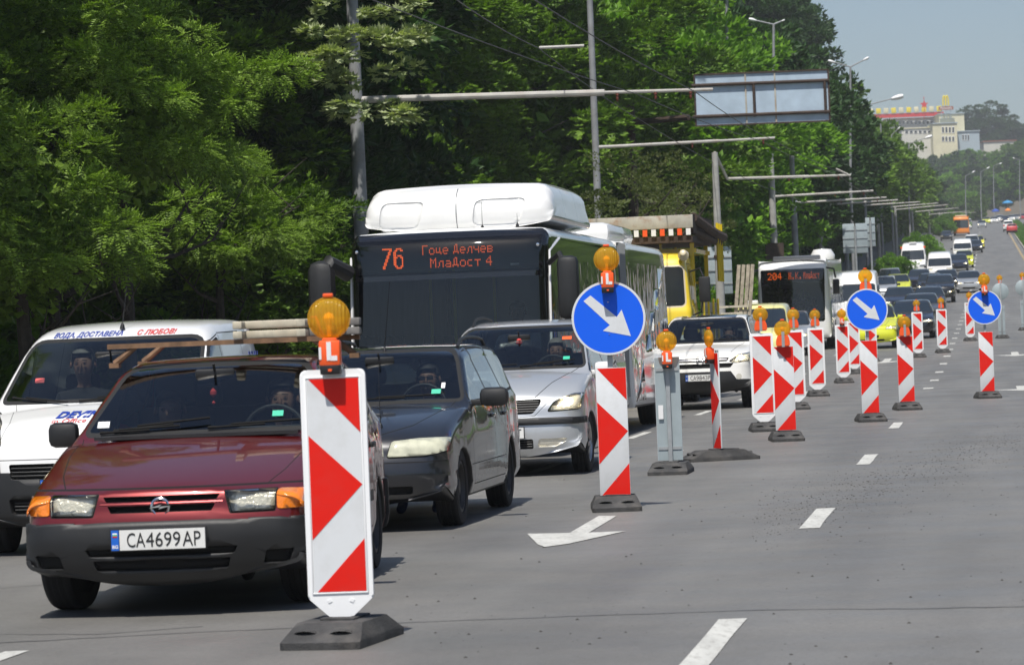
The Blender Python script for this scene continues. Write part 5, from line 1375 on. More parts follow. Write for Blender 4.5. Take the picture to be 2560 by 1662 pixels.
def panel_framed(root, w, h, z0):
    """white plastic housing with rounded top, pointed foot, recessed striped sheet"""
    key = ('framed', w, h)
    def mk():
        fw = w+.066; b = MB()
        out = rounded([(-fw/2, -.03), (-.045, -.135), (.045, -.135), (fw/2, -.03), (fw/2, h+.045), (-fw/2, h+.045)], [.01, .02, .02, .01, .035, .035], 4)
        b.prism(out, (-.022, .022))
        bmesh.ops.bevel(b.bm, geom=[e for e in b.bm.edges if len(e.link_faces) == 2 and any(len(f.verts) > 6 for f in e.link_faces)], offset=.007, segments=2, affect='EDGES')
        b.box((0, 0, -.18), (.075, .04, .14), bev=.004)
        for sx in (-.055, .055): b.box((sx, -.023, -.045), (.020, .004, .016), RY(25 if sx > 0 else -25).to_3x3())
        a = b.build('panel_housing', M['sign_frame'])
        b = MB(); b.box((0, -.0235, h/2), (w, .003, h)); c = b.build('sheet', M['sign_white'])
        b = MB()
        for s_ in stripe_polys(w, h, 0): tri_strip(b, s_, -.0252)
        d = b.build('red_chevrons', M['sign_red'], flat=True)
        b = MB()
        for sgn in (-1, 1): b.box((sgn*(w/2+.007), -.0245, h/2), (.008, .008, h+.02), bev=.003)
        b.box((0, -.0245, h+.007), (w+.02, .008, .008), bev=.003); b.box((0, -.0245, -.007), (w+.02, .008, .008), bev=.003)
        e = b.build('inner_rim', M['sign_frame'])
        r = [x.data for x in (a, c, d, e)]
        for x in (a, c, d, e): bpy.data.objects.remove(x)
        return r
    if key not in _bl: _bl[key] = mk()
    a, c, d, e = _bl[key]
    o = link('panel_housing', a, None, root); o.location = (0, 0, z0)
    for nm, me in (('sheet', c), ('red_chevron', d), ('inner_rim', e)): link(nm, me, None, o)
    return o
def beacon(px, py, kind, label, rz=0, lamp=True, back=False, h=1.04, w=.255, brk=None, base_rz=None, pos=None, tilt=0, s=1.0):
    p = pos or gp(px, py); root = empty('striped_beacon', p, rz, grade(p.y)); tag(root, label, 'traffic beacon', 'striped beacons along the closed lane')
    root.rotation_euler.y = tilt; root.scale = (s, s, s)
    f = rubber_foot(root)
    if base_rz is not None: f.rotation_euler.z = base_rz-rz
    if kind == 'framed':
        panel_framed(root, w, h, .25)
        if lamp: beacon_lamp(root, 0, -.0 if brk else -.066, .25+h+.045+.25, bracket=bool(brk))
    else:
        panel_flat(root, w, h, .13)
        b = MB(); b.box((0, .01, .6), (.04, .03, 1.2)); b.build('post', M['galv'], root)
        if lamp: beacon_lamp(root, 0, .0 if back else -.075, .13+h+.20-(0 if brk else .04)+(.02 if brk else 0), bracket=bool(brk))
    return root
def arrow_sign(px, py, label, discz, panel=True, back=False, brk=False, rz=0, pos=None, d=.605, lampdz=.48):
    p = pos or gp(px, py); root = empty('arrow_sign', p, rz, 0); tag(root, label, 'road sign', 'round blue arrow signs on posts')
    rubber_foot(root)
    b = MB(); b.box((0, 0, (discz+d/2+.12)/2), (.042, .042, discz+d/2+.12), bev=.003); b.build('post', M['galv'], root)
    if panel: panel_flat(root, .25, 1.04, .12, y=-.045)
    y = -.05
    b = MB(); b.lathe([(0, 0), (d/2-.006, 0), (d/2, .004), (d/2, .016), (d/2-.01, .018), (0, .018)], T(0, y, discz) @ RX(90), 56); o = b.build('disc_plate', M['sign_back'] if back else M['sign_white'], root)
    b = MB(); b.lathe([(0, .0195), (d/2-.018, .0195)], T(0, y, discz) @ RX(90), 56); b.build('blue_face', M['sign_blue'], o)
    if not back:
        k = d/183.0   # arrow outline measured from the photograph, px about the disc centre, y up
        ar = [(-74, 51), (-49, 76), (34, 15), (56, 36), (75, -45), (-4, -25+ -8), (19, -17)]
        ar = [(-60, 59), (-43, 78), (26, 21), (46, 43), (75, -42), (-6, -26), (9, 2)]
        ar = [(-62, 42), (-45, 56), (20, 3), (32, 21), (55, -44), (-14, -31), (3, -17)]
        ar = [(x*math.cos(A)+z*math.sin(A), z*math.cos(A)-x*math.sin(A)) for x, z in ar]
        b = MB(); b.prism([(x*k, z*k+discz) for x, z in ar], (y-.0195, y-.0215)); b.build('white_arrow', M['sign_white'], o)
        b = MB(); b.lathe([(d/2-.018, .0197), (d/2-.002, .0197)], T(0, y, discz) @ RX(90), 56); b.build('white_rim', M['sign_white'], o)
        b = MB()
        for zz in (-.13, .13): b.lathe([(.006, 0), (.004, .004), (0, .005)], T(0, y-.0215, discz+zz*d/.6) @ RX(90), 8)
        b.build('bolt', M['chrome'], o)
    beacon_lamp(root, 0, (-.02 if brk else -.13), discz+lampdz, bracket=brk)
    return root

# ================================================================= poles, arms, wires
def pole(px, Y, label, hz, r=.11, mt='pole_concrete', arms=(), name='catenary_pole', cat='pole', bands=(), group='trolley wire poles on the left pavement'):
    p = gx(px, Y); root = empty(name, p); tag(root, label, cat, group)
    b = MB(); b.tube([(0, 0, -.3), (0, 0, hz*.35), (0, 0, hz)], [r*1.15, r*1.05, r*.75], 14); b.build('shaft', M[mt], root)
    for z in bands:
        b = MB(); b.lathe([(r*1.12, -.05), (r*1.22, -.04), (r*1.22, .04), (r*1.12, .05)], T(0, 0, z), 14); b.build('band', M['rust'], root)
    return root, p
def arm(root, p, px0, py0, px1, py1, Y0, Y1=None, r=(.05, .032), fittings=(.7, .9), taper=True):
    """bracket arm between two seen points, parented to its pole"""
    a = at(px0, py0, Y0)-p; q = at(px1, py1, Y1 or Y0)-p
    m_ = a.lerp(q, .66)
    b = MB(); b.tube([a, m_], r[0], 10); b.tube([a.lerp(q, .65), q], r[1], 10); o = b.build('bracket_arm', M['arm_pipe'], root)
    # stay from the pole top down to the arm
    for t in fittings:
        c = a.lerp(q, t); b = MB(); b.lathe([(.0, .08), (.03, .06), (.035, .02), (.02, 0), (.03, -.04), (.015, -.08), (.0, -.1)], T(*(c-Vector((0, 0, .08)))), 10); b.build('insulator', M['insulator'], o)
    b = MB(); b.tube([Vector((0, 0, a.z)), a], r[0]*1.05, 10); b.build('arm_root', M['arm_pipe'], root)
    return a+p, q+p
def wire(pts, label, sag=.25, r=.009, name='overhead_wire'):
    P3 = []
    for a, c in zip(pts, pts[1:]):
        a, c = Vector(a), Vector(c)
        for k in range(8):
            t = k/8; q = a.lerp(c, t); q.z -= sag*4*t*(1-t); P3.append(q)
    P3.append(Vector(pts[-1]))
    b = MB(); b.tube(P3, r, 5); o = b.build(name, M['wire']); tag(o, label, 'wire', 'overhead trolley wires'); return o
def lamp_post(px, pyt, Y, label, heads, r=.09):
    """heads: list of (px,py) of luminaire tips seen"""
    p = gx(px, Y); topv = at(px, pyt, Y); h = topv.z-p.z
    p.x = (p.x+topv.x)/2 if abs(p.x-topv.x) < 3 else p.x
    root = empty('street_lamp', p); tag(root, label, 'street lamp', 'grey lamp posts along the avenue')
    b = MB(); b.tube([(0, 0, -.3), (0, 0, h*.5), (topv.x-p.x, 0, h)], [r*1.3, r*1.05, r*.7], 12); b.build('post', M['pole_grey'], root)
    for hx, hy in heads:
        e = at(hx, hy, Y)-p; s = Vector((topv.x-p.x, 0, h)); d = (e-s); L_ = d.length
        b = MB(); b.tube([s, s.lerp(e, .72)], r*.45, 8); b.build('lamp_arm', M['pole_grey'], root)
        b = MB(); c = s.lerp(e, .84)
        q = Matrix.Translation(c) @ d.to_track_quat('X', 'Z').to_matrix().to_4x4()
        b.lathe([(0, -.5), (.5, -.42), (.9, -.1), (1, .2), (.7, .46), (0, .5)], q @ RY(90) @ Matrix.Diagonal((.11*L_/1.6, .17*L_/1.6, L_*.34, 1)), 14)
        b.build('lamp_head', M['paint_white'], root)
    return root
# ================================================================= trees
def leaf_mat(name, col, col2, trans=.35, vein=0):
    m = bpy.data.materials.new(name); m.use_nodes = True; nt = m.node_tree; nt.nodes.clear(); L = nt.links.new
    out = nt.nodes.new('ShaderNodeOutputMaterial')
    geo = nt.nodes.new('ShaderNodeNewGeometry'); oi = nt.nodes.new('ShaderNodeObjectInfo')
    tc = nt.nodes.new('ShaderNodeTexCoord'); n = nt.nodes.new('ShaderNodeTexNoise'); n.inputs['Scale'].default_value = .9; L(tc.outputs['Object'], n.inputs[0])
    ad = nt.nodes.new('ShaderNodeMath'); ad.operation = 'ADD'; L(geo.outputs['Random Per Island'], ad.inputs[0]); L(n.outputs[0], ad.inputs[1])
    a2 = nt.nodes.new('ShaderNodeMath'); a2.operation = 'MULTIPLY_ADD'; a2.inputs[1].default_value = .4; a2.inputs[2].default_value = .0; L(oi.outputs['Random'], a2.inputs[0])
    a3 = nt.nodes.new('ShaderNodeMath'); a3.operation = 'ADD'; L(ad.outputs[0], a3.inputs[0]); L(a2.outputs[0], a3.inputs[1])
    mr = nt.nodes.new('ShaderNodeMapRange'); mr.inputs[1].default_value = .3; mr.inputs[2].default_value = 1.9; L(a3.outputs[0], mr.inputs[0])
    mx = nt.nodes.new('ShaderNodeMix'); mx.data_type = 'RGBA'; mx.inputs[6].default_value = (*col, 1); mx.inputs[7].default_value = (*col2, 1); L(mr.outputs[0], mx.inputs[0])
    p = nt.nodes.new('ShaderNodeBsdfPrincipled'); p.inputs['Roughness'].default_value = .5; p.inputs['Specular IOR Level'].default_value = .22; L(mx.outputs[2], p.inputs[0])
    t = nt.nodes.new('ShaderNodeBsdfTranslucent'); sc = nt.nodes.new('ShaderNodeMix'); sc.data_type = 'RGBA'; sc.blend_type = 'MULTIPLY'; sc.inputs[0].default_value = 1
    L(mx.outputs[2], sc.inputs[6]); sc.inputs[7].default_value = (1.5, 1.7, .5, 1); L(sc.outputs[2], t.inputs[0])
    ms = nt.nodes.new('ShaderNodeMixShader'); ms.inputs[0].default_value = trans; L(p.outputs[0], ms.inputs[1]); L(t.outputs[0], ms.inputs[2]); L(ms.outputs[0], out.inputs[0])
    return m
M['leaf_ash'] = leaf_mat('leaf_ash', (.008, .024, .003), (.26, .40, .06), .28)
M['leaf_maple'] = leaf_mat('leaf_maple', (.016, .042, .006), (.17, .29, .035), .28)
M['leaf_bright'] = leaf_mat('leaf_bright', (.035, .10, .008), (.19, .36, .03), .3)
M['leaf_dark'] = leaf_mat('leaf_dark', (.014, .040, .012), (.045, .10, .022), .2)
M['leaf_pale'] = leaf_mat('leaf_pale', (.16, .22, .08), (.50, .54, .34), .3)
M['leaf_olive'] = leaf_mat('leaf_olive', (.055, .085, .03), (.13, .15, .05))
M['bark'] = mat('bark', (.05, .042, .034), .95, var=.3, vscale=6, bump=.8, bscale=18)
M['grass'] = leaf_mat('grass_blades', (.05, .12, .015), (.13, .24, .03))
NP = {}
def crown_mesh(name, seed, rx, ry, rz, nclump, nspray, leaf, lsize, low=-.55, mat_=None, gaps=.0, dome=.9, core=900):
    """leaf crown: clumps scattered in an uneven ellipsoid, each a dome of sprays"""
    rnd = random.Random(seed); V = []; F = []
    def quad(c, d, s, ln, wd, bend=.25):
        i = len(V); n = d.cross(s).normalized()
        V.extend([c, c+d*ln*.45+s*wd*.5+n*0, c+d*ln-n*ln*bend, c+d*ln*.45-s*wd*.5]); F.append((i, i+1, i+2, i+3))
    for k in range(nclump):
        while True:
            u = Vector((rnd.gauss(0, 1), rnd.gauss(0, 1), rnd.gauss(0, 1))).normalized()
            if u.z > low: break
        rad = .70+.42*noise.noise(u*2.3+Vector((seed, 0, 0)))+rnd.uniform(-.20, .16)
        c = Vector((u.x*rx*rad, u.y*ry*rad, u.z*rz*rad)); cr = rnd.uniform(.55, 1.1)*dome
        for j in range(nspray):
            w = Vector((rnd.gauss(0, 1), rnd.gauss(0, 1), rnd.gauss(.35, .8))).normalized()
            q = c+Vector((w.x*cr, w.y*cr, w.z*cr*.55))*rnd.uniform(.55, 1)
            dirn = (w*.9+u*.5+Vector((0, 0, -.35))+Vector((rnd.uniform(-.4, .4), rnd.uniform(-.4, .4), rnd.uniform(-.3, .3)))).normalized()
            s = dirn.cross(Vector((rnd.uniform(-.3, .3), rnd.uniform(-.3, .3), 1))).normalized()
            if leaf == 'pinnate':
                L_ = lsize*rnd.uniform(.7, 1.2); nn = s.cross(dirn)
                for a in range(4):
                    t = .22+a*.21; bp = q+dirn*L_*t-nn*(-.25*L_*t*t)*0-Vector((0, 0, .18*L_*t*t))
                    for sg in (1, -1):
                        dd = (s*sg*.9+dirn*.55+Vector((0, 0, -.15))).normalized(); quad(bp, dd, dd.cross(nn).normalized(), L_*.40*(1-.2*t), L_*.15)
                quad(q+dirn*L_*.98-Vector((0, 0, .18*L_)), dirn, s, L_*.36, L_*.15)
            elif leaf == 'palmate':
                L_ = lsize*rnd.uniform(.7, 1.25)
                for a in (-70, -35, 0, 35, 70):
                    dd = (dirn*math.cos(R(a))+s*math.sin(R(a))).normalized(); quad(q, dd, dd.cross(s.cross(dirn)).normalized(), L_*(1-.25*abs(a)/70), L_*.42)
            else:
                L_ = lsize*rnd.uniform(.7, 1.3)
                for a in range(3):
                    dd = (dirn+Vector((rnd.uniform(-.8, .8), rnd.uniform(-.8, .8), rnd.uniform(-.5, .5)))).normalized()
                    ss = dd.cross(Vector((rnd.uniform(-1, 1), rnd.uniform(-1, 1), 1))).normalized()
                    quad(q+Vector((rnd.uniform(-.1, .1), rnd.uniform(-.1, .1), rnd.uniform(-.1, .1)))*L_*3, dd, ss, L_, L_*.62)
    for k in range(core*2):          # dense inner leaves that stop daylight coming through
        u = Vector((rnd.gauss(0, 1), rnd.gauss(0, 1), rnd.gauss(0, 1))).normalized()*rnd.uniform(.15, .52)
        c = Vector((u.x*rx, u.y*ry, u.z*rz)); d = Vector((rnd.gauss(0, 1), rnd.gauss(0, 1), rnd.gauss(0, .6))).normalized(); s = d.orthogonal().normalized()
        quad(c, d, s, .34, .26)
    me = bpy.data.meshes.new(name); me.from_pydata([tuple(v) for v in V], [], F)
    for p in me.polygons: p.use_smooth = False
    me.materials.append(mat_); return me
def trunk_mesh(seed, h, r, rx, rz, nb=9):
    rnd = random.Random(seed); b = MB()
    pts = [(0, 0, -.3)]; x = y = 0
    for k in range(1, 6): x += rnd.uniform(-.12, .12); y += rnd.uniform(-.12, .12); pts.append((x, y, h*k/5))
    b.tube(pts, [r*1.25, r, r*.9, r*.75, r*.55, r*.3], 9)
    for k in range(nb):
        z = h*rnd.uniform(.35, .95); a = rnd.uniform(0, 6.28); L_ = rx*rnd.uniform(.6, .95); i = min(4, int(z/h*5)); c = Vector(pts[i]).lerp(Vector(pts[i+1]), z/h*5-i)
        e = c+Vector((math.cos(a)*L_, math.sin(a)*L_, rz*rnd.uniform(.1, .8))); m_ = c.lerp(e, .5)+Vector((0, 0, -.2))
        b.tube([c, m_, e], [r*.38, r*.24, r*.06], 6)
        for q in range(3):
            e2 = m_.lerp(e, rnd.uniform(.1, .9)); b.tube([e2, e2+Vector((rnd.uniform(-1.2, 1.2), rnd.uniform(-1.2, 1.2), rnd.uniform(.2, 1.2)))], [r*.14, r*.03], 5)
    o = b.build('trunk', M['bark']); me = o.data; bpy.data.objects.remove(o); return me
CR = {}
def make_crowns():
    CR['ash'] = [crown_mesh('crown', 3+i, 4.4, 4.4, 4.3, 72, 74, 'pinnate', .38, -.5, M['leaf_ash'], dome=.72) for i in range(2)]
    CR['maple'] = [crown_mesh('crown', 13+i, 4.4, 4.4, 4.3, 100, 110, 'palmate', .17, -.65, M['leaf_maple'], dome=.8) for i in range(2)]
    CR['bright'] = [crown_mesh('crown', 23+i, 4.3, 4.3, 4.3, 110, 115, 'leafy', .20, -.8, M['leaf_bright']) for i in range(2)]
    CR['dark'] = [crown_mesh('crown', 33+i, 4.2, 4.2, 4.6, 150, 80, 'leafy', .24, -.8, M['leaf_dark']) for i in range(2)]
    CR['pale'] = [crown_mesh('crown', 43, 2.0, 1.5, 3.0, 17, 34, 'palmate', .22, -.95, M['leaf_pale'], dome=.5, core=0)]
    CR['olive'] = [crown_mesh('crown', 53, 3.6, 3.6, 3.0, 60, 50, 'leafy', .11, -.8, M['leaf_olive'], dome=.75, core=60)]
    CR['bush'] = [crown_mesh('foliage', 63+i, 1.9, 1.9, 1.5, 46, 60, 'leafy', .15, -.4, M['leaf_bright'], dome=.55) for i in range(2)]
    CR['mid'] = [crown_mesh('crown', 73+i, 4.2, 4.2, 4.2, 120, 55, 'leafy', .34, -.8, M['leaf_maple']) for i in range(2)]
    CR['far'] = [crown_mesh('crown', 83+i, 4.4, 4.4, 4.0, 110, 34, 'leafy', .55, -.8, M['leaf_maple' if i else 'leaf_dark']) for i in range(2)]
    CR['farlight'] = [crown_mesh('crown', 93+i, 4.4, 4.4, 4.0, 110, 34, 'leafy', .55, -.8, M['leaf_bright']) for i in range(1)]
    for i in range(3): NP[i] = trunk_mesh(200+i, 7, .22, 3.6, 2.5)
_rt = random.Random(77)
def tree(kind, x, y, z, cz, s, label, sz=None, group='trees along the left side of the avenue', name='broadleaf_tree', trunk=True, cat='tree', upper=None):
    """cz = height of the crown centre above z, s = crown scale"""
    root = empty(name, (x, y, z), _rt.uniform(0, 6.28)); tag(root, label, cat, group)
    me = _rt.choice(CR[kind]); c = link('crown' if cat == 'tree' else 'foliage', me, None, root); c.location = (0, 0, cz); c.scale = (s, s, (sz or s)); c.rotation_euler.z = _rt.uniform(0, 6.28)
    if upper:
        c2 = link('crown', _rt.choice(CR[kind]), None, root); c2.location = (upper[0], upper[1], upper[2]); c2.scale = (s*upper[3],)*3; c2.rotation_euler.z = _rt.uniform(0, 6.28)  # extra crown added overhead, mostly out of frame, to shade the foliage below
    if trunk:
        t = link('trunk', NP[_rt.randrange(3)], None, root); k = (cz+.8*(sz or s))/7; t.scale = (s*.95, s*.95, k); t.rotation_euler.z = _rt.uniform(0, 6)
    return root
# ================================================================= sky, ground, road
def ramp_asphalt():
    m = bpy.data.materials.new('asphalt'); m.use_nodes = True; nt = m.node_tree; b = nt.nodes['Principled BSDF']; L = nt.links.new
    tc = nt.nodes.new('ShaderNodeTexCoord')
    def noise_(sc, det, mp=None, rough=.5):
        n = nt.nodes.new('ShaderNodeTexNoise'); n.inputs['Scale'].default_value = sc; n.inputs['Detail'].default_value = det; n.inputs['Roughness'].default_value = rough
        L(mp or tc.outputs['Object'], n.inputs[0]); return n.outputs[0]
    def rng(x, a, c, lo, hi):
        r = nt.nodes.new('ShaderNodeMapRange'); r.inputs[1].default_value = a; r.inputs[2].default_value = c; r.inputs[3].default_value = lo; r.inputs[4].default_value = hi; L(x, r.inputs[0]); return r.outputs[0]
    def mul(a, c):
        r = nt.nodes.new('ShaderNodeMath'); r.operation = 'MULTIPLY'; L(a, r.inputs[0]); L(c, r.inputs[1]); return r.outputs[0]
    mp = nt.nodes.new('ShaderNodeMapping'); mp.inputs['Rotation'].default_value = (0, 0, TH); L(tc.outputs['Object'], mp.inputs[0])
    mp2 = nt.nodes.new('ShaderNodeMapping'); mp2.inputs['Scale'].default_value = (1, .05, 1); L(mp.outputs[0], mp2.inputs[0])
    fine = rng(noise_(150, 3), .3, .7, .66, 1.34); grit = rng(noise_(30, 5, None, .7), .3, .75, .80, 1.18)
    blot = rng(noise_(.35, 9, None, .68), .3, .7, .80, 1.16); track = rng(noise_(1.1, 4, mp2.outputs[0]), .3, .7, .82, 1.14)
    k = mul(mul(fine, grit), mul(blot, track))
    mx = nt.nodes.new('ShaderNodeVectorMath'); mx.operation = 'SCALE'; mx.inputs[0].default_value = (.160, .155, .146); L(k, mx.inputs['Scale']); L(mx.outputs[0], b.inputs['Base Color'])
    L(rng(noise_(1.2, 5), .3, .7, .42, .62), b.inputs['Roughness']); b.inputs['Specular IOR Level'].default_value = .5
    bp = nt.nodes.new('ShaderNodeBump'); bp.inputs['Strength'].default_value = .35; bp.inputs['Distance'].default_value = .006; L(noise_(120, 3), bp.inputs['Height']); L(bp.outputs[0], b.inputs['Normal'])
    return m
M['asphalt'] = ramp_asphalt()
M['tar'] = mat('tar_seam', (.105, .104, .104), .6)
M['earth'] = mat('earth', (.10, .085, .06), .95, var=.35, vscale=.6, bump=.5, bscale=8)
M['paving'] = mat('pavement_slabs', (.27, .26, .24), .9, var=.2, vscale=1.2)
M['lawn'] = mat('lawn', (.06, .12, .02), .95, var=.35, vscale=.8, bump=.5, bscale=20)
def strip(name, t0, t1, ys, m_, z=0, kind='structure', nt_=1):
    V = []; F = []; n = len(ys); w = nt_+1
    for Y in ys:
        for j in range(w):
            t = t0+(t1-t0)*j/nt_; p = rp(t, Y, z); V.append(tuple(p))
    for i in range(n-1):
        for j in range(nt_): a = i*w+j; F.append((a, a+1, a+w+1, a+w))
    me = bpy.data.meshes.new(name); me.from_pydata(V, [], F); o = link(name, me, m_); tag(o, kind=kind); return o
YS = [-30, 0, 20, 40, 60, 70]+[70+5*k for k in range(1, 34)]+[240+20*k for k in range(1, 37)]+[980, 1040]
def terrain():
    xs = [-420, -300, -200, -120, -70, -40, -20, 0, 20, 40, 60, 80, 100, 120, 140, 170, 200, 260, 340, 460]
    ys = [-60, 0, 30, 60]+[70+10*k for k in range(0, 18)]+[260+30*k for k in range(0, 46)]
    V = []
    for Y in ys:
        for X in xs:
            z = P(Y)-.10
            if Y > 930:
                e = min(Y, 1250)-930; z += e*.105
            rr = X-(RA*Y-RB)
            if rr > 40 and Y > 400: z -= 0
            V.append((X+RA*Y*1.0, Y, z))
    w = len(xs); F = [(i*w+j, i*w+j+1, (i+1)*w+j+1, (i+1)*w+j) for i in range(len(ys)-1) for j in range(w-1)]
    me = bpy.data.meshes.new('ground'); me.from_pydata(V, [], F); o = link('ground', me, M['earth']); tag(o, kind='structure')
    for p in me.polygons: p.use_smooth = True
terrain()
strip('road', -9.0, 5.3, YS, M['asphalt'], 0, nt_=3)
strip('far_carriageway', 8.4, 22, YS, M['asphalt'], 0)
strip('pavement', -13.0, -9.15, YS, M['paving'], .12)
strip('verge', -60, -13.0, YS, M['earth'], .05)
strip('median_lawn', 5.55, 8.2, YS, M['lawn'], .14)
def kerb(name, t, ys, w=.15, h=.12):
    V = []; F = []
    for Y in ys:
        for dt, dz in ((-w/2, -.05), (-w/2, h+.004), (w/2, h+.004), (w/2, -.05)): V.append(tuple(rp(t+dt, Y, dz)))
    for i in range(len(ys)-1):
        for j in range(3): a = i*4+j; F.append((a, a+1, a+5, a+4))
    me = bpy.data.meshes.new(name); me.from_pydata(V, [], F); tag(link(name, me, M['kerb']), kind='structure')
kerb('kerb', -9.075, YS); kerb('kerb', 5.42, YS); kerb('kerb', 8.3, YS)
Z1 = .004
def quadmark(pts, name='lane_marking', m_=None, root=None, z=Z1):
    V = [tuple(Vector((p.x, p.y, P(p.y)+z))) for p in pts]
    me = bpy.data.meshes.new(name); me.from_pydata(V, [], [tuple(range(len(V)))]); o = link(name, me, m_ or M['line_white']); tag(o, kind='structure'); return o
def dash(t, y0, y1, w=.12, m_=None, name='lane_marking'):
    rnd = random.Random(int(y0*10)+int(t*7)); n = max(1, int((y1-y0)/.8)); L_ = []; R_ = []
    for k in range(n+1):
        Y = y0+(y1-y0)*k/n; j = rnd.uniform(-.006, .006); L_.append(rp(t-w/2+j, Y)); R_.append(rp(t+w/2+rnd.uniform(-.006, .006), Y))
    return quadmark(L_+R_[::-1], name, m_)
# centre dashes seen in the photograph (their middles), then shorter ones
for Y in (5.5, 15.5, 25.4, 35.5, 46.2, 56.5): dash(0, Y-1.35 if Y < 20 else Y-1.45, Y+1.35 if Y < 20 else Y+1.0, .14)
Y = 68.0
while Y < 190: dash(0.02, Y, Y+1.15, .20); Y += 7.6
Y = 205
while Y < 560: dash(0.1, Y, Y+6, .15); Y += 16
for Y in (15.35, 36.5, 46.1, 56.5, 66, 76, 86, 96, 106, 116, 126, 136): dash(-3.5, Y-1.3, Y+1.3, .12)
dash(4.75, 60, 620, .22, M['line_yellow'], 'edge_line')
def arrow_mark(t, Y, kind='left', s=1.0, flip=1):
    """lane arrow painted for traffic coming towards the camera"""
    def q(a, b): return rp(t+a*s, Y+b*s)
    if kind == 'left':      # head turned to the left of the frame, short stem behind
        quadmark([q(-.06, .45), q(.18, .45), q(.10, 2.9), q(-.16, 2.9)], 'arrow_stem', z=.0045)
        quadmark([q(-.60, -.55), q(-.76, .30), q(.72, .52), q(-.40, -.62)], 'arrow_head', z=.005)
    else:
        quadmark([q(-.09, .5), q(.09, .5), q(.09, 3.0), q(-.09, 3.0)], 'arrow_stem', z=.0045)
        quadmark([q(0, -.7), q(-.55, .55), q(.55, .55)], 'arrow_head', z=.005)
quadmark([gp(1318, 1335), gp(1345, 1362), gp(1362, 1368), gp(1420, 1360), gp(1565, 1328), gp(1470, 1332)], 'arrow_head', z=.005)
quadmark([gp(1425, 1332), gp(1472, 1332), gp(1542, 1290), gp(1497, 1290)], 'arrow_stem', z=.0045)
p = gp(2010, 985); arrow_mark(rt(p), p.y-1, 's', 1.1)
p = gp(2215, 903); arrow_mark(rt(p), p.y-1, 's', 1.2)
p = gp(2538, 886); arrow_mark(rt(p), p.y-1, 's', 1.2)
p = gp(2556, 974); arrow_mark(rt(p), p.y, 's', 1.1)
# tar seams
def seam(pts, w=.02):
    rnd = random.Random(len(pts)+int(pts[0][0])); P3 = [gp(*p) for p in pts]; L_ = []; R_ = []
    for i in range(len(P3)-1):
        for k in range(6):
            q = P3[i].lerp(P3[i+1], k/6); j = rnd.uniform(-.02, .02); L_.append(Vector((q.x, q.y+j+w*rnd.uniform(.4, 1), 0))); R_.append(Vector((q.x, q.y+j-w*rnd.uniform(.4, 1), 0)))
    quadmark(L_+R_[::-1], 'tar_seam', M['tar'], z=.003)
seam([(-60, 1610), (300, 1590), (1000, 1556), (1500, 1538), (1900, 1524), (2300, 1521), (2640, 1514)], .017)
seam([(0, 1470), (180, 1455), (420, 1430)], .012); seam([(0, 1585), (240, 1585), (560, 1562)], .012)
seam([(1000, 1255), (1200, 1240), (1330, 1236)], .012)
# loose grit on the road
def grit():
    rnd = random.Random(5); V = []; F = []
    def stone(p, r):
        i = len(V)
        for a in range(5): V.append((p.x+r*math.cos(a*1.257+.4)*rnd.uniform(.7, 1.2), p.y+r*math.sin(a*1.257+.4)*rnd.uniform(.7, 1.3), p.z+.001))
        V.append((p.x, p.y, p.z+r*rnd.uniform(.5, .9)))
        for a in range(5): F.append((i+a, i+(a+1) % 5, i+5))
    for k in range(3000):
        u = rnd.random()**.8; px = 1880+u*760; py = 1300-(u*235)+rnd.gauss(0, 20+22*(1-u))
        if rnd.random() < .2: px += rnd.uniform(-260, 160); py += rnd.uniform(-40, 130)
        stone(gp(px, py), rnd.choice([.003, .004, .004, .005, .006, .009]))
    for k in range(330):
        stone(gp(rnd.uniform(900, 2560), rnd.uniform(1130, 1662)), rnd.choice([.003, .004, .004, .006, .011]))
    me = bpy.data.meshes.new('loose_grit'); me.from_pydata(V, [], F); o = link('loose_grit', me, mat('grit_stone', (.045, .043, .04), .9)); tag(o, kind='stuff', label='dark loose grit scattered across the asphalt at the right', cat='grit')
grit()
# grass blades on the median
def blades():
    rnd = random.Random(9); V = []; F = []
    for k in range(16000):
        Y = 200+rnd.random()**1.3*520; t = rnd.uniform(5.5, 8.15); p = rp(t, Y, .13); h = rnd.uniform(.08, .28); w = .035+Y*.0001
        a = rnd.uniform(0, 3.14); i = len(V); V += [(p.x-w*math.cos(a), p.y-w*math.sin(a), p.z), (p.x+w*math.cos(a), p.y+w*math.sin(a), p.z), (p.x+rnd.uniform(-.1, .1), p.y+rnd.uniform(-.1, .1), p.z+h)]; F.append((i, i+1, i+2))
    me = bpy.data.meshes.new('median_grass'); me.from_pydata(V, [], F); o = link('median_grass', me, M['grass']); tag(o, kind='stuff', label='rough green grass on the median strip at the right', cat='grass')
blades()
# ================================================================= hero vehicles
def front_loc(X, Y): return (X, Y, P(Y))
# ---- dark red hatchback
red, B, ob, bv = car('hatch', 'dark red hatchback with rusty roof rack and plate CA 4699 AP, nearest car', 'car', M['paint_maroon'], front=front_hatch,
    loc=front_loc(-1.965, 18.35), plate_text='CA 4699 AP', wheelk='steel', name='red_hatchback', lit=False, steer=R(-8), xs=.955, rz=R(-4.8), mirrors=((.18, .11, .15), .04))
b = MB(); b.lathe([(.046, -.005), (.054, 0), (.046, .005), (.040, 0), (.046, -.005)], T(0, .0, .605) @ RX(90), 32); b.prism([(-.062, .600), (.004, .603), (-.010, .592), (.062, .610), (-.004, .607), (.010, .618)], (-.008, .004)); o = b.build('badge', M['chrome'], red); o.location = (0, bv.ray_cast(Vector((0, -3, .605)), Vector((0, 1, 0)))[0].y-.012, 0)
bar(bv, [(-.34, .622), (.34, .622)], .009, -.006, 'grille_bar', M['paint_maroon'], red)
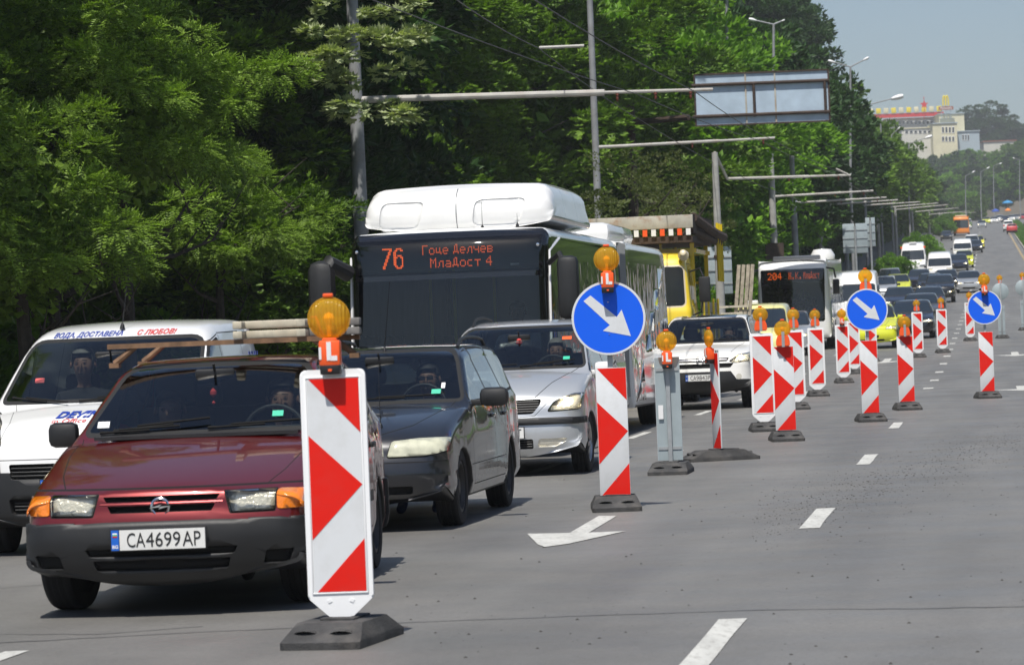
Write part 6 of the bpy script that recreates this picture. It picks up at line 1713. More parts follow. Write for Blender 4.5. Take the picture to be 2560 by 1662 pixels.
wiper_on(red, bv, .05, .985, .58, 1.0, .02); wiper_on(red, bv, -.52, .985, .05, 1.03, .02); wiper_on(red, bv, -.60, .975, -.12, .99, .02)
b = MB(); b.box((0, 1.27, .955), (1.2, .12, .02)); b.build('scuttle', M['plastic'], red)
b = MB(); b.box((.44, 1.52, 1.06), (.065, .003, .045), RX(-45).to_3x3()); b.build('sticker', M['green_sticker'], red)
b = MB(); b.box((-.60, 1.50, 1.03), (.07, .003, .05), RX(-45).to_3x3()); b.build('sticker', M['ink_white'], red)
b = MB(); b.lathe([(0, .03), (.02, .01), (.02, -.01), (0, -.03)], T(0, 1.86, 1.19), 10); b.lathe([(0, .014), (.012, 0), (0, -.014)], T(0, 1.86, 1.13), 8); b.build('hanging_ornament', M['strap_red'], red)
# roof rack: two rusty bars on curved feet (one thing fixed to the car)
for yb, x0 in ((2.15, -.30), (3.05, -.30)):
    b = MB()
    b.box((.12 if yb > 3 else -.02, yb, 1.49), (1.34 if yb < 3 else 1.25, .05, .03))
    for sx in (-.52, .58):
        pts = [(sx-(.13 if sx < 0 else -.13), yb, 1.385), (sx-(.07 if sx < 0 else -.07), yb, 1.43), (sx, yb, 1.485)]; b.tube(pts, [.022, .02, .018], 8)
        b.box((sx-(.13 if sx < 0 else -.13), yb, 1.375), (.06, .08, .03))
    b.build('roof_rack_bar', M['rack_rust'], red)
rk = bpy.data.objects
wd = empty('plank_bundle', Vector((0, 0, 0))); tag(wd, 'bundle of whitewashed wooden beams tied with red rope on the red car roof rack', 'planks')
wd.parent = None; wd.location = red.location; wd.rotation_euler = red.rotation_euler
for k, (x, z, l, mt_) in enumerate([(.32, 1.53, .44, 'wood_plank'), (.32, 1.59, .44, 'wood_plank'), (.64, 1.532, .24, 'wood_dirty'), (.64, 1.59, .24, 'wood_dirty')]):
    for yy in (2.28, 3.0):
        b = MB(); b.box((x, yy, z), (l, .10, .048), bev=.008); b.build('beam', M[mt_], wd)
for x in (.15, .54):
    for z in (1.53, 1.59):
        b = MB(); b.box((x-.03, 2.65, z), (.058, 1.1, .046), bev=.007); b.build('beam', M['wood_plank'], wd)
for yy in (2.26, 2.9):
    b = MB(); b.tube([(.56, yy-.06, 1.617), (.59, yy-.06, 1.622), (.61, yy-.07, 1.57), (.63, yy-.06, 1.50), (.58, yy, 1.46)], .011, 6); b.build('rope', M['strap_red'], wd)

# ---- white delivery van
van, B, ob, bv = car('minivan', 'small white delivery van with blue and red lettering, behind the red hatchback', 'van', M['paint_white'], front=front_minivan, loc=front_loc(-3.17, 24.2), plate_text='CA 6350 HK', name='delivery_van', rz=R(-5), wheelk='steel', lit='soft', mirrors=((.17, .1, .24), .06))
wrap_text('ВОДА, ДОСТАВЕНА ', .050, M['ink_blue'], 'roof_lettering', van, bv, -.52, 1.590, align='LEFT', shear=.15, xs=1.15, bold=.0012)
wrap_text('С ЛЮБОВ!', .050, M['ink_red'], 'roof_lettering', van, bv, .145, 1.590, align='LEFT', shear=.15, xs=1.15, bold=.0012)
wrap_text('DEVIN', .058, M['ink_blue'], 'bonnet_lettering', van, bv, -.20, 1.005, align='LEFT', shear=.2, xs=1.9, bold=.003)
wrap_text('in Office', .040, M['ink_red'], 'bonnet_lettering', van, bv, -.22, .965, align='LEFT', shear=.2, xs=1.9)
for z in (.585, .612, .64): bar(bv, [(-.5, z), (.5, z)], .006, -.012, 'grille_bar', M['plastic'], van)
for z in (.34, .365, .39): bar(bv, [(-.48, z), (.48, z)], .006, -.01, 'grille_bar', M['plastic'], van)
wiper_on(van, bv, -.66, 1.13, -.20, 1.075, .02); wiper_on(van, bv, -.12, 1.09, .42, 1.13, .02)
antenna(van, .02, 1.72, 1.625, .33, 5, .12)
b = MB(); b.box((-.50, 1.10, 1.26), (.07, .003, .045), RX(-40).to_3x3()); b.build('sticker', M['ink_red'], van)
text_mesh('DEVIN', .16, M['ink_blue'], 'side_lettering', van, T(.80, 3.1, 1.35) @ RZ(90) @ RX(90) , bold=.004)
# ---- charcoal estate
est, B, ob, bv = car('wagon', 'charcoal estate car with cloudy headlamps and black door mirror, driver in sunglasses', 'car', M['paint_charcoal'], front=front_wagon, loc=front_loc(-1.36, 25.4), plate_text='CA 7714 PK', name='estate_car', wheelk='steel', lit=False, roofrail=True, mirrors=((.23, .13, .15), .09))
wiper_on(est, bv, -.08, .985, .52, .99, .02); wiper_on(est, bv, -.66, .985, -.12, .995, .02)
antenna(est, .0, 2.2, 1.355, .62, -18, .16); antenna(est, .28, .35, .78, .5, 0)
b = MB(); b.box((.53, 1.50, 1.035), (.075, .003, .05), RX(-45).to_3x3()); b.build('sticker', M['green_sticker'], est)
b = MB(); b.box((.58, 1.56, 1.08), (.03, .003, .06), RX(-45).to_3x3()); b.build('sticker', M['ink_white'], est)
b = MB(); b.box((0, 0, 0), (.085, .004, .085), RY(45).to_3x3()); o = b.build('rear_sticker', M['ink_white'], est); o.location = (-.05, 4.0, 1.22)
# ---- silver people carrier
mpv, B, ob, bv = car('mpv', 'silver people carrier with headlight on and white left mirror, waiting ahead of the bus', 'car', M['paint_silver'], front=front_mpv, loc=front_loc(-.17, 34.3), plate_text='CA 2037 AT', name='people_carrier', wheelk='alloy', roofrail=True, mir_m=M['paint_white'])
for z in (.665, .69, .715, .74, .765): bar(bv, [(-.40, z), (.40, z)], .008, -.012, 'grille_bar', M['plastic'], mpv)
for z in (.31, .335, .36): bar(bv, [(-.33, z), (.33, z)], .006, -.012, 'grille_bar', M['plastic'], mpv)
wiper_on(mpv, bv, .08, 1.11, .64, 1.15, .02); wiper_on(mpv, bv, -.5, 1.11, .05, 1.12, .02)
b = MB(); b.box((.55, 1.35, 1.19), (.07, .003, .05), RX(-50).to_3x3()); b.build('sticker', M['green_sticker'], mpv)
b = MB(); b.lathe([(0, .05), (.03, .02), (.035, -.02), (0, -.05)], T(.0, 1.72, 1.38), 10); b.build('hanging_ornament', M['strap_red'], mpv)
b = MB(); b.box((.53, 1.62, 1.40), (.1, .003, .05), RX(-50).to_3x3()); b.build('sticker', M['lamp_orange'], mpv)
# ---- bus
bus = city_bus(front_loc(-.755, 39.4))
# ---- platform truck
platform_truck(front_loc(2.33, 64.5))
# ---- white SUV
suv, B, ob, bv = car('suv', 'white off-roader with black lower bumper and plate reading CA 9843 PA', 'car', M['paint_pearl'], front=front_suv, loc=front_loc(3.25, 58.5), plate_text='CA 9843 PA', name='off_roader', wheelk='alloy', mir_m=M['paint_pearl'])
bar(bv, [(-.46, .862), (.46, .862)], .018, .004, 'grille_bar', M['chrome'], suv)
b = MB()
for sx in (-1, 1): b.box((sx*.038, 0, 0), (.016, .012, .085), RY(sx*-8).to_3x3())
b.box((0, 0, 0), (.07, .012, .016)); b.lathe([(.07, -.005), (.078, 0), (.07, .005), (.066, 0), (.07, -.005)], RX(90), 24); o = b.build('badge', M['chrome'], suv); o.location = (0, bv.ray_cast(Vector((0, -3, .862)), Vector((0, 1, 0)))[0].y-.03, .862)
wiper_on(suv, bv, .1, 1.19, .68, 1.2, .02)
flatbed_pickup(front_loc(gx(1800, 76).x, 76))

# ================================================================= people behind the wheels
def driver(v, label, x, y, z, cloth, **k):
    c = v.matrix_world if False else (Matrix.Translation(v.location) @ v.rotation_euler.to_matrix().to_4x4())
    return person(label, c @ Vector((x, y, z)), v.rotation_euler.z, cloth, **k)
driver(red, 'dark haired driver in a dark shirt at the wheel of the red hatchback', .36, 2.22, .40, M['cloth_black'], scale=.95)
driver(red, 'front passenger in dark clothes slumped back in the red hatchback', -.36, 2.34, .38, M['cloth_black'], scale=.92, arms='lap')
driver(van, 'man in black T-shirt seated in the white delivery van', -.28, 1.62, .64, M['cloth_black'], hair=M['hair_grey'], scale=.95, arms='lap')
driver(est, 'man in sunglasses and dark blue shirt driving the charcoal estate', .34, 2.25, .39, M['cloth_blue'], sunglasses=True, scale=.96)
driver(mpv, 'driver in a yellow-green vest in the silver people carrier', .36, 2.02, .53, M['cloth_green'], scale=.96, hair=M['hair_grey'])
driver(suv, 'driver in dark clothes inside the white off-roader', .36, 2.15, .58, M['cloth_black'], scale=.95)
driver(bus, 'bus driver in a dark jacket behind the tall bus windscreen', .62, 1.55, .95, M['cloth_blue'], scale=1.0)

# ================================================================= middle distance traffic
g1 = 'cars queueing towards the roadworks'
def lo(kind, px, Y, paint_, label, cat='car', front=None, name='queued_car', lit=True, group=g1, rz=None, **k):
    p = gx(px, Y)
    return car(kind, label, cat, M[paint_], hi=False, interior=False, loc=p, rx=math.atan(grade(Y)), front=front or front_generic(), name=name, lit=lit, group=group, plate_text=k.pop('plate_text', None), rz=rz, **k)[0]
cad = lo('minivan', 1897, 90, 'paint_pale_yellow', 'pale yellow taxi van with a white roof sign behind the white off-roader', 'taxi', name='taxi_van', zs=1.08, front=front_generic((.78, .95), (.5, .84), (.60, .68)), lit=False, group=None, mir_m=M['paint_pale_yellow'])
b = MB(); b.box((-.25, 2.0, 1.87), (.34, .16, .11), bev=.02); b.build('taxi_sign', M['ink_white'], cad)
lo('sedan', 1960, 106, 'paint_silver', 'silver saloon beside the yellow taxi van with one headlight on')
city_bus2(gx(1988, 113))
b2 = bpy.data.objects['city_bus']; driver(b2, 'bus driver in a pale shirt at the wheel of the second bus', .6, 1.35, .85, M['cloth_white'])
lo('bigvan', 2138, 134, 'paint_white', 'tall white box van behind the second bus', 'van', name='box_van', lit=False, group=None, front=front_generic((.85, 1.0), (.5, .9), (.6, .75)))
taxi = lo('hatch', 2181, 111, 'paint_lime', 'bright lime yellow hatchback with sweeping headlamps behind the second blue sign', zs=1.04, mir_m=M['paint_lime'], front=front_generic((.64, .74), (.45, .86), (.36, .46), (.26, .32), gx=.22), group=None, name='lime_hatchback')
lo('sedan', 2279, 123, 'paint_black', 'black saloon with fabric-dark roof right of the lime hatchback')
lo('sedan', 2302, 144, 'paint_grey', 'grey saloon with lit headlamp behind the black saloon')
lo('sedan', 2322, 168, 'paint_black', 'dark green-black saloon in mid queue behind the grey saloon')
lo('sedan', 2248, 172, 'paint_navy', 'dark blue saloon with pale dashboard left of mid queue')
lo('suv', 2350, 198, 'paint_black', 'black off-roader with bright headlamp at the right of the queue', name='queued_off_roader')
lo('mpv', 2208, 204, 'paint_silver', 'silver people carrier at the left edge of the queue beside the box van')
lo('hatch', 2245, 213, 'paint_lime', 'lime yellow taxi hatchback half hidden behind a silver people carrier', 'taxi', zs=1.08)
lo('hatch', 2325, 214, 'paint_black', 'black hatchback in the middle of the queue in front of the white van', zs=1.05)
lo('mpv', 2224, 229, 'paint_silver_light', 'large silver people carrier with wide windscreen in front of the ambulance')
lo('sedan', 2298, 231, 'paint_navy', 'navy saloon with amber lit lamp under the ambulance')
lo('sedan', 2366, 227, 'paint_navy', 'dark blue saloon with turquoise windscreen glare in front of the white van')
lo('sedan', 2423, 220, 'paint_silver_light', 'silver saloon with red bonnet badge leading the right lane')
lo('bigvan', 2350, 252, 'paint_white', 'white high roof van in the middle of the far queue', 'van', name='high_roof_van', zs=.86, lit=False, front=front_generic((.85, 1.0), (.5, .9), (.6, .75)))
amb = lo('bigvan', 2284, 262, 'paint_white', 'white ambulance with orange side markings left of the white van', 'ambulance', name='ambulance', zs=1.12, xs=1.04, lit=False, front=front_generic((.95, 1.12), (.5, .9), (.6, .8)))
for sd_ in (-1, 1):
    b = MB(); b.box((sd_*.72, .72, 1.36), (.42, .02, .09), RY(sd_*18).to_3x3()); b.build('hood_stripe', M['paint_taxi'], amb)
    b = MB(); b.box((sd_*.90, 1.85, 2.45), (.16, .1, .16), bev=.03); b.build('warning_lamp', M['lamp_orange'], amb)
b = MB(); b.box((0, 1.9, 2.82), (.6, .25, .1), bev=.03); b.build('light_bar', M['ink_white'], amb)
lo('sedan', 2396, 283, 'paint_navy', 'navy saloon beside the far white van with one lamp lit')
lo('hatch', 2411, 295, 'paint_lime', 'far lime yellow taxi between the white vans', 'taxi', zs=1.08)
lo('bigvan', 2407, 332, 'paint_white', 'boxy white minibus behind the far yellow taxi', 'minibus', name='minibus', zs=.80, lit=False, front=front_generic((.85, 1.0), (.5, .9), (.6, .75)))
lo('sedan', 2438, 366, 'paint_black', 'far black saloon with one pink-white headlamp')
lo('minivan', 2430, 378, 'paint_white', 'far small white van behind the minibus', 'van', name='small_van', zs=1.1)
lo('hatch', 2444, 392, 'paint_taxi', 'far yellow taxi peeping past the small white van', 'taxi', zs=1.08)
far_bus(gx(2404, 520), M['paint_orange'], 'orange trolleybus at the far stop by the left kerb')
lo('hatch', 2366, 470, 'paint_black', 'dark hatchback parked at the kerb beside the orange trolleybus', lit=False)
lo('minivan', 2418, 610, 'paint_white', 'distant white van on the hill above the orange trolleybus', 'van', name='small_van', zs=1.15)
lo('sedan', 2455, 622, 'paint_silver_light', 'distant pale saloon alone on the uphill lane', lit=True)
gx1 = 'distant cars crossing at the top of the hill'
for px, Y, kd, pc, lb in ((2466, 700, 'hatch', 'paint_lime', 'distant lime taxi at the junction on the hill'), (2486, 705, 'sedan', 'paint_white', 'distant white saloon beside the lime taxi on the hill'), (2500, 720, 'mpv', 'paint_white', 'second white car of the hilltop row, pale people carrier'),
                          (2513, 715, 'sedan', 'paint_navy', 'dark saloon with light bumper in the hilltop row'), (2528, 735, 'sedan', 'paint_white', 'white saloon under the orange parasol'), (2540, 745, 'hatch', 'paint_silver_light', 'silver hatchback with lit lamp near the right edge of the hilltop row'), (2556, 760, 'sedan', 'paint_red', 'red saloon at the right edge of the hilltop row')):
    lo(kd, px, Y, pc, lb, group=gx1, name='distant_car')
g3 = 'vehicles on the other carriageway'
lo('minivan', 2521, 545, 'paint_white', 'white van with red lower half on the other carriageway', 'van', group=g3, name='small_van', rz=math.pi-TH)
lo('hatch', 2530, 515, 'paint_red', 'red hatchback seen from behind on the other carriageway', group=g3, name='distant_car', rz=math.pi-TH)
p = rp(10.2, 470); fb = far_bus(p, M['zinc_sheet'], 'pale blue bus with yellow-green pattern on the other carriageway at the right edge'); fb.rotation_euler.z = math.pi-TH
for k in range(5):
    b = MB(); b.lathe([(0, .01), (.35, .01)], T(-1.29, 2+k*1.9, 1.0+.5*(k % 2)) @ RY(-90), 14); b.build('pattern_patch', M['paint_lime'], fb)

# ================================================================= beacons and arrow signs
beacon(862, 1588, 'framed', 'nearest striped beacon, white framed, standing in front of the red hatchback', rz=R(-3), base_rz=R(-14), pos=gp(858, 1604), tilt=0)
arrow_sign(1540, 1273, 'nearest and largest blue arrow disc, above a striped panel by the silver people carrier', 1.565)
b3 = beacon(1678, 1183, 'flat', 'striped beacon turned away showing its plain grey metal back with a small label', rz=R(180), back=True, base_rz=R(172))
for c in [c for c in bpy.data.objects if c.parent == b3 and c.name.startswith('warning_lamp')]: c.rotation_euler.z = math.pi; c.location.y = .075
b = MB(); b.box((.08, .011, .62), (.05, .002, .14)); b.build('label_sticker', M['lamp_label'], b3)
b4 = beacon(1800, 1152, 'flat', 'striped beacon turned edge on with its lamp seen as a thin slice', rz=R(-73), pos=gp(1800, 1150))
beacon(1912, 1077, 'framed', 'white framed striped beacon with orange fan bracket partly hidden by the flat beacon', brk=True)
beacon(1966, 1101, 'flat', 'flat striped beacon overlapping two framed ones, lamp bracket seen from behind', brk=True)
beacon(1992, 1023, 'framed', 'white framed beacon behind the flat one, right edge and foot showing', brk=True)
beacon(2045, 990, 'framed', 'white framed striped beacon standing free in front of the second bus', brk=True)
beacon(2110, 957, 'framed', 'framed beacon just left of the second arrow sign', rz=R(0))
beacon(2137, 934, 'framed', 'framed beacon half hidden behind the foot of the second arrow sign', brk=True)
arrow_sign(2177, 1053, 'second blue arrow sign, on a striped panel in front of the lime hatchback', 1.60, brk=True)
beacon(2178, 905, 'framed', 'framed beacon mostly hidden behind the second blue disc', pos=gx(2180, 96))
beacon(2268, 1024, 'flat', 'flat striped beacon with orange fan bracket right of the second arrow sign', brk=True)
beacon(2296, 881, 'framed', 'framed beacon behind the flat striped one in front of the black saloon', brk=True, pos=gx(2296, 99))
beacon(2357, 857, 'framed', 'small framed beacon standing alone right of the black saloon', brk=True, pos=gx(2357, 103))
beacon(2428, 838, 'framed', 'small framed beacon half hidden behind the third blue disc', pos=gx(2426, 117))
arrow_sign(2469, 995, 'third and farthest blue arrow sign, right of the dashed line', 1.59)
arrow_sign(2506, 820, 'grey back of a round sign on a thin post behind the third blue disc', 1.65, back=True, rz=math.pi, pos=gx(2506, 119), panel=True)
arrow_sign(2566, 792, 'grey back of a round sign cut by the right picture edge', 1.65, back=True, rz=math.pi, pos=gx(2562, 130), panel=True)

# ================================================================= poles, wires, lamps, signs
pl, p = pole(922, 62, 'thick grey steel pole with pale leaves hanging round it behind the bus', 8.5, r=.135, mt='pole_grey')
a1 = arm(pl, p, 985, 247, 1782, 224, 62, r=(.062, .032), fittings=(.70, .82, .93))
pl, p = pole(1512, 92, 'grey steel pole rising through the trees above the bus roof', 13, r=.10, mt='pole_grey')
a2 = arm(pl, p, 1524, 367, 1937, 345, 92, r=(.045, .035), fittings=(.5, .93))
pl, p = pole(1808, 100, 'concrete pole standing beside the yellow tower truck with a rusty band', 6.3, r=.125, bands=(3.2,)) ; pt = at(1805, 395, 100)
a3 = arm(pl, p, 1818, 447, 2127, 438, 118, r=(.05, .04), fittings=(.5, .9))
pl, p = pole(1944, 139, 'concrete pole rising behind the second bus roof, dark box at its foot', 9.2, r=.15)
b = MB(); b.box((0, -.15, 3.3), (.75, .3, 1.0)); b.build('switch_box', M['rust'], pl)
a4 = arm(pl, p, 1945, 491, 2183, 477, 139, r=(.05, .04), fittings=(.6, .9))
pl, p = pole(1996, 160, 'pale grey pole with white cuff behind the second bus', 8.0, r=.16, mt='pole_grey')
b = MB(); b.lathe([(.17, -.15), (.20, -.1), (.20, .1), (.17, .15)], T(0, 0, 5.7), 14); b.build('cuff', M['ink_white'], pl)
a5 = arm(pl, p, 1990, 507, 2216, 494, 160, r=(.05, .045), fittings=(.5, .9))
arms_far = []
for px, Y, y0, y1, x1, lb in ((2060, 205, 512, 500, 2245, 'sixth wire pole from the left, behind the box van'), (2120, 245, 516, 505, 2300, 'wire pole left of the white signboards'), (2200, 300, 520, 508, 2345, 'wire pole nearer side of the ambulance'), (2243, 350, 524, 512, 2370, 'wire pole standing left of the ambulance'), (2284, 410, 530, 520, 2395, 'wire pole above the ambulance roof'), (2325, 500, 536, 528, 2425, 'thin wire pole right of the ambulance'), (2350, 600, 536, 531, 2440, 'farthest wire pole of the left row')):
    pl, p = pole(px, Y, 'grey concrete '+lb, at(px, y0, Y).z-P(Y)+.4, r=.15)
    arms_far.append(arm(pl, p, px, y0, x1, y1, Y, r=(.06, .045), fittings=(.9,)))
# contact wires
W1 = [at(830, -40, 45), at(1590, 235, 62), at(1900, 352, 92), at(2100, 440, 118), at(2160, 480, 139), at(2200, 497, 160)]
W2 = [at(1290, -30, 45), at(1735, 228, 62), at(1925, 347, 92), at(2122, 439, 118), at(2178, 478, 139), at(2212, 496, 160)]
W3 = [at(1100, -30, 45), at(1345, 120, 58), at(1600, 300, 80), at(1860, 445, 112), at(2000, 500, 139)]
wire(W1, 'left contact wire of the trolley line sloping down from the upper edge', .06); wire(W2, 'right contact wire of the trolley line crossing the arm tips', .06); wire(W3, 'low span wire running in front of the trees', .06)
wire([a[1] for a in (a4, a5)]+[a[1] for a in arms_far], 'thin contact wire linking the farthest arms', .15, .012)
# short insulated crossbars carried by the wires
b = MB(); b.tube([at(1348, 120, 60), at(1460, 115, 60)], .028, 8); o = b.build('wire_spreader', M['arm_pipe']); tag(o, 'pale and rust coloured spreader rod hung between the wires', 'spreader')
b = MB(); b.tube([at(2090, 422, 118), at(2120, 436, 118)], .03, 8); o = b.build('wire_spreader', M['arm_pipe']); tag(o, 'short pale spreader rod above the right end of the third arm', 'spreader')
for x, y in ((2046, 12), (0, 0)): pass
lamp_post(1817, -40, 150, 'thin lamp post left of the back of the big road sign', [])
lamp_post(1934, 62, 165, 'lamp post with two white heads against the dark tree', [(1872, 48), (1962, 50)])
lamp_post(2126, 168, 215, 'tall double headed lamp post standing against the sky', [(2070, 152), (2172, 144)])
lamp_post(2162, 265, 250, 'lamp post with one long arm to the right in front of the skyline building', [(2258, 240)], )
lamp_post(2202, 312, 300, 'lamp post just left of the hilltop buildings', [(2170, 285)])
lamp_post(2229, 338, 340, 'short looking lamp post in front of the hilltop buildings', [(2250, 318)])
lamp_post(2272, 360, 380, 'lamp post with long arm below the cream building', [(2330, 340)])
lamp_post(2414, 440, 640, 'far lamp post with left head at the foot of the hill', [(2437, 428)])
lamp_post(2452, 430, 720, 'far lamp post above the junction, arm to the right', [(2474, 418)])
lamp_post(2484, 415, 780, 'far lamp post above the blue awning, arm to the right', [(2504, 408)])
lamp_post(2549, 400, 700, 'far lamp post near the right picture edge, arm to the left', [(2532, 395)])
# back of the big overhead sign
def big_sign():
    Y = 110; s = Y/FPX; c = at(1905, 245, Y); base = gx(1600, 112)
    root = empty('overhead_road_sign', base); tag(root, 'back of a big blank road sign on rusty pipes reaching out over the road', 'road sign')
    ori = Matrix.Translation(c-base)
    w, h = 335*s, 128*s
    b = MB(); b.prism(rounded([(-w/2, -h/2), (w/2, -h/2), (w/2, h/2), (-w/2, h/2)], .1), (.02, .05), ori); b.build('sign_board', M['zinc_sheet'], root)
    b = MB()
    for z in (-h*.32, h*.29): b.tube([c-base+Vector((-w/2-.1, -.05, z)), c-base+Vector((w/2, -.05, z))], .055, 10)
    b.build('cross_pipe', M['rust'], root)
    for x in (-.06, .47):
        b = MB(); b.tube([c-base+Vector((x*w, -.05, -h*.36)), c-base+Vector((x*w, -.05, h*.3))], .045, 10); b.build('upright_pipe', M['rust'], root)
    for x in (-.12, .10):
        b = MB(); b.box(c-base+Vector((x*w*1.0+.0, -.0, 0)), (.05, .03, h*.98)); b.build('stiffener', M['rust_paint'], root)
    b = MB(); 
    for z in (-h/2, h/2): b.box(c-base+Vector((0, 0, z)), (w, .06, .05))
    for x in (-w/2, w/2): b.box(c-base+Vector((x, 0, 0)), (.05, .06, h))
    b.build('sign_edge', M['rust'], root)
    zc = (c-base).z
    b = MB(); b.tube([(0, .2, -.3), (0, .2, zc+h*.3)], [.2, .15], 12); b.tube([(0, .2, zc-h*.3), (c-base).lerp(Vector((0, .2, zc-h*.3)), .05)+Vector((-w/2, .1, -h*.3))], .1, 8); b.build('mast', M['rust'], root)
big_sign()
def signboard(px, py, w, h, Y, label, legs=1):
    base = gx(px, Y); c = at(px, py, Y)-base; s = Y/FPX; root = empty('signboard', base); tag(root, label, 'sign')
    b = MB(); b.box(c, (w*s, .05, h*s), bev=.01); b.build('board', M['sign_back'], root)
    for k in (-.28, .0, .28):
        b = MB(); b.box(c+Vector((0, -.04, k*h*s)), (w*s, .04, .04)); b.build('stiffener', M['galv'], root)
    b = MB(); b.box(c+Vector((0, -.07, 0)), (.06, .05, h*s)); b.build('stiffener', M['rust'], root)
    b = MB(); b.tube([(c.x, -.1, -.2), (c.x, -.1, c.z+h*s*.4)], .06, 10); b.build('post', M['galv'], root)
signboard(1797, 676, 66, 118, 112, 'grey back of an upright signboard behind the concrete pole')
signboard(2138, 596, 62, 74, 185, 'pale back of a two part signboard left of the box van')
signboard(2176, 580, 24, 72, 186, 'narrow pale signboard on its own post next to the two part board')
# ================================================================= trees of the avenue
make_crowns()
def skyline(px):
    tab = [(-400, -400), (1915, -60), (1960, 40), (1990, 130), (2040, 215), (2120, 250), (2170, 300), (2215, 345), (2290, 415), (2370, 475), (2500, 480)]
    for (a, ya), (c, yc) in zip(tab, tab[1:]):
        if px <= c: return ya+(yc-ya)*(px-a)/(c-a)
    return 480
def pxof(p):
    u, v = p.x/p.y*FPX, (p.z-CAMH)/p.y*FPX
    return 1280+(u-A*v), 831-(v+A*u)
rnd = random.Random(11)
ADJ = ['broad', 'shaggy', 'leafy', 'dense', 'loose', 'spreading', 'full', 'ragged', 'rounded', 'drooping']
def band(px):
    if px < 420: return 'ash', 'long leaved ash tree'
    if px < 840: return 'dark', 'tree with shade-darkened leaves'  # deep shade of this stretch is put into a darker leaf colour
    if px < 1010: return 'maple', 'dark green maple'
    if px < 1480: return 'maple', 'mid green maple'
    if px < 1760: return 'bright', 'bright green lime tree'
    if px < 2010: return 'dark', 'tall dark tree'
    if px < 2250: return 'mid', 'green roadside tree'
    return 'far', 'far roadside tree'
WHERE = [(200, 'above the white delivery van'), (480, 'over the rear of the delivery van'), (760, 'left of the thick grey pole'), (1000, 'behind the bus driver side'), (1300, 'behind the white roof pod of the bus'), (1500, 'behind the long bracket arm'), (1700, 'left of the big road sign'), (1850, 'behind the big road sign'), (2010, 'under the two headed lamp'), (2120, 'left of the tall double lamp post'), (2200, 'just past the double lamp post'), (2260, 'behind the white signboards'), (2330, 'above the ambulance'), (2420, 'above the orange trolleybus'), (9999, 'near the junction')]
seen = {}
def place_tree(t, Y, s, row):
    p = rp(t, Y); px, _ = pxof(p); kind, nm = band(px)
    if Y < 300: H = 11+rnd.uniform(0, 3) if Y < 80 else 15+rnd.uniform(0, 2.5)
    top = at(px, skyline(px)+rnd.uniform(0, 26), Y).z-p.z
    H = min(H, top) if Y < 300 else top
    if row == 2: H = min(H+1.5, top-1) if px > 1950 else H+2
    H = max(5, H); s = max(.75, min(1.7, H/8.6)); cz = H-4.3*s
    if Y < 110: s = rnd.uniform(.85, 1.15); cz = 4.1*s+rnd.uniform(-.4, .8)
    if kind == 'ash' and rnd.random() < .35: kind = 'maple'; nm = 'mixed leaf maple'
    w = [b_ for a_, b_ in WHERE if px < a_][0]; key = (nm, w, row); k = seen.get(key, 0); seen[key] = k+1
    extra = ['', ', next one along', ', third one', ', fourth one', ', fifth one', ', sixth one', ', seventh one', ', eighth one', ', ninth one', ', tenth one'][min(k, 9)]
    lb = f'{ADJ[k % 10]} {nm} {w}{extra}' + (', back row' if row == 2 else '')
    lb = lb.replace('just past the double', 'past the double').replace('under the two headed lamp', 'under the twin lamp') if len(lb.split()) > 16 else lb
    if len(lb.split()) > 16: lb = lb.replace(' one', '').replace('tall ', '', 1)
    tree(kind, p.x, p.y, p.z, cz, s, lb, upper=(rnd.uniform(-1, 1), rnd.uniform(-1, 1), cz+6.2*s, 1.15) if Y < 112 and (row == 2 or rnd.random() < .75) else None)  # upper: added crown that keeps sun off the lower leaves
Y = 38
while Y < 640:
    place_tree((-15.2 if Y < 120 else -13.8)+rnd.uniform(-.7, .6), Y, 1, 1); Y += 5.0 if Y < 100 else (7 if Y < 250 else 11)
Y = 46
while Y < 430:
    place_tree(-20.5+rnd.uniform(-1, 1), Y, 1, 2); Y += 8.5 if Y < 200 else 13
# lower growth close to the road
for px, Y, s, kind, cz, lb in ((60, 43, .55, 'ash', 3.0, 'low hanging ash branches at the left picture edge'), (330, 47, .5, 'ash', 4.6, 'bright sunlit ash branches high above the delivery van'), (560, 52, .42, 'ash', 3.2, 'ash branches hanging over the planks'), (700, 56, .5, 'maple', 2.3, 'young maple left of the bus mirror'), (150, 47, .45, 'ash', 5.3, 'feathery branch at the upper left')):
    p = gx(px, Y); tree(kind, p.x, p.y, p.z, cz, s, lb, trunk=True, name='young_tree')
for px, py, sz in ((915, 250, 1.0), (830, 130, .8), (1000, 70, .8)):
    c = at(px, py, 60.3); p = gx(px, 60.3); tree('pale', c.x, 60.3, P(60.3), c.z-P(60.3), .62*sz, {915: 'pale silvery leaved climber wrapped round the thick grey pole', 830: 'pale leaved branch left of the pole top', 1000: 'pale leaved branch right of the pole top'}[px], trunk=False, name='climbing_plant', cat='plant')
for px, Y, s, cz, lb in ((1600, 86, .62, 4.0, 'olive grey bush of thin twigs above the yellow truck'), (1700, 104, .62, 4.6, 'olive grey scrub tree left of the concrete pole')):
    p = gx(px, Y); tree('olive', p.x, p.y, p.z, cz, s, lb, name='scrub_tree')
for px, Y, s, lb in ((2352, 520, 1.4, 'low bush at the kerb left of the orange trolleybus'), (2385, 600, 1.6, 'low bush above the roof of the orange trolleybus'), (1880, 122, 1.15, 'light green rounded bush right of the grey signboard'), (1700, 112, 1.0, 'light green bush behind the tower truck'), (2070, 150, .9, 'light green bush behind the white roof dome'), (2230, 240, 1.1, 'low green bush by the pavement left of the ambulance'), (2300, 330, 1.3, 'low green bush at the pavement edge above the ambulance'), (1975, 140, .9, 'small light green bush between two poles')):
    p = gx(px, Y); tree('bush', p.x, p.y, p.z, .9*s, s, lb, trunk=False, name='bush', cat='bush', group='bushes along the pavement')
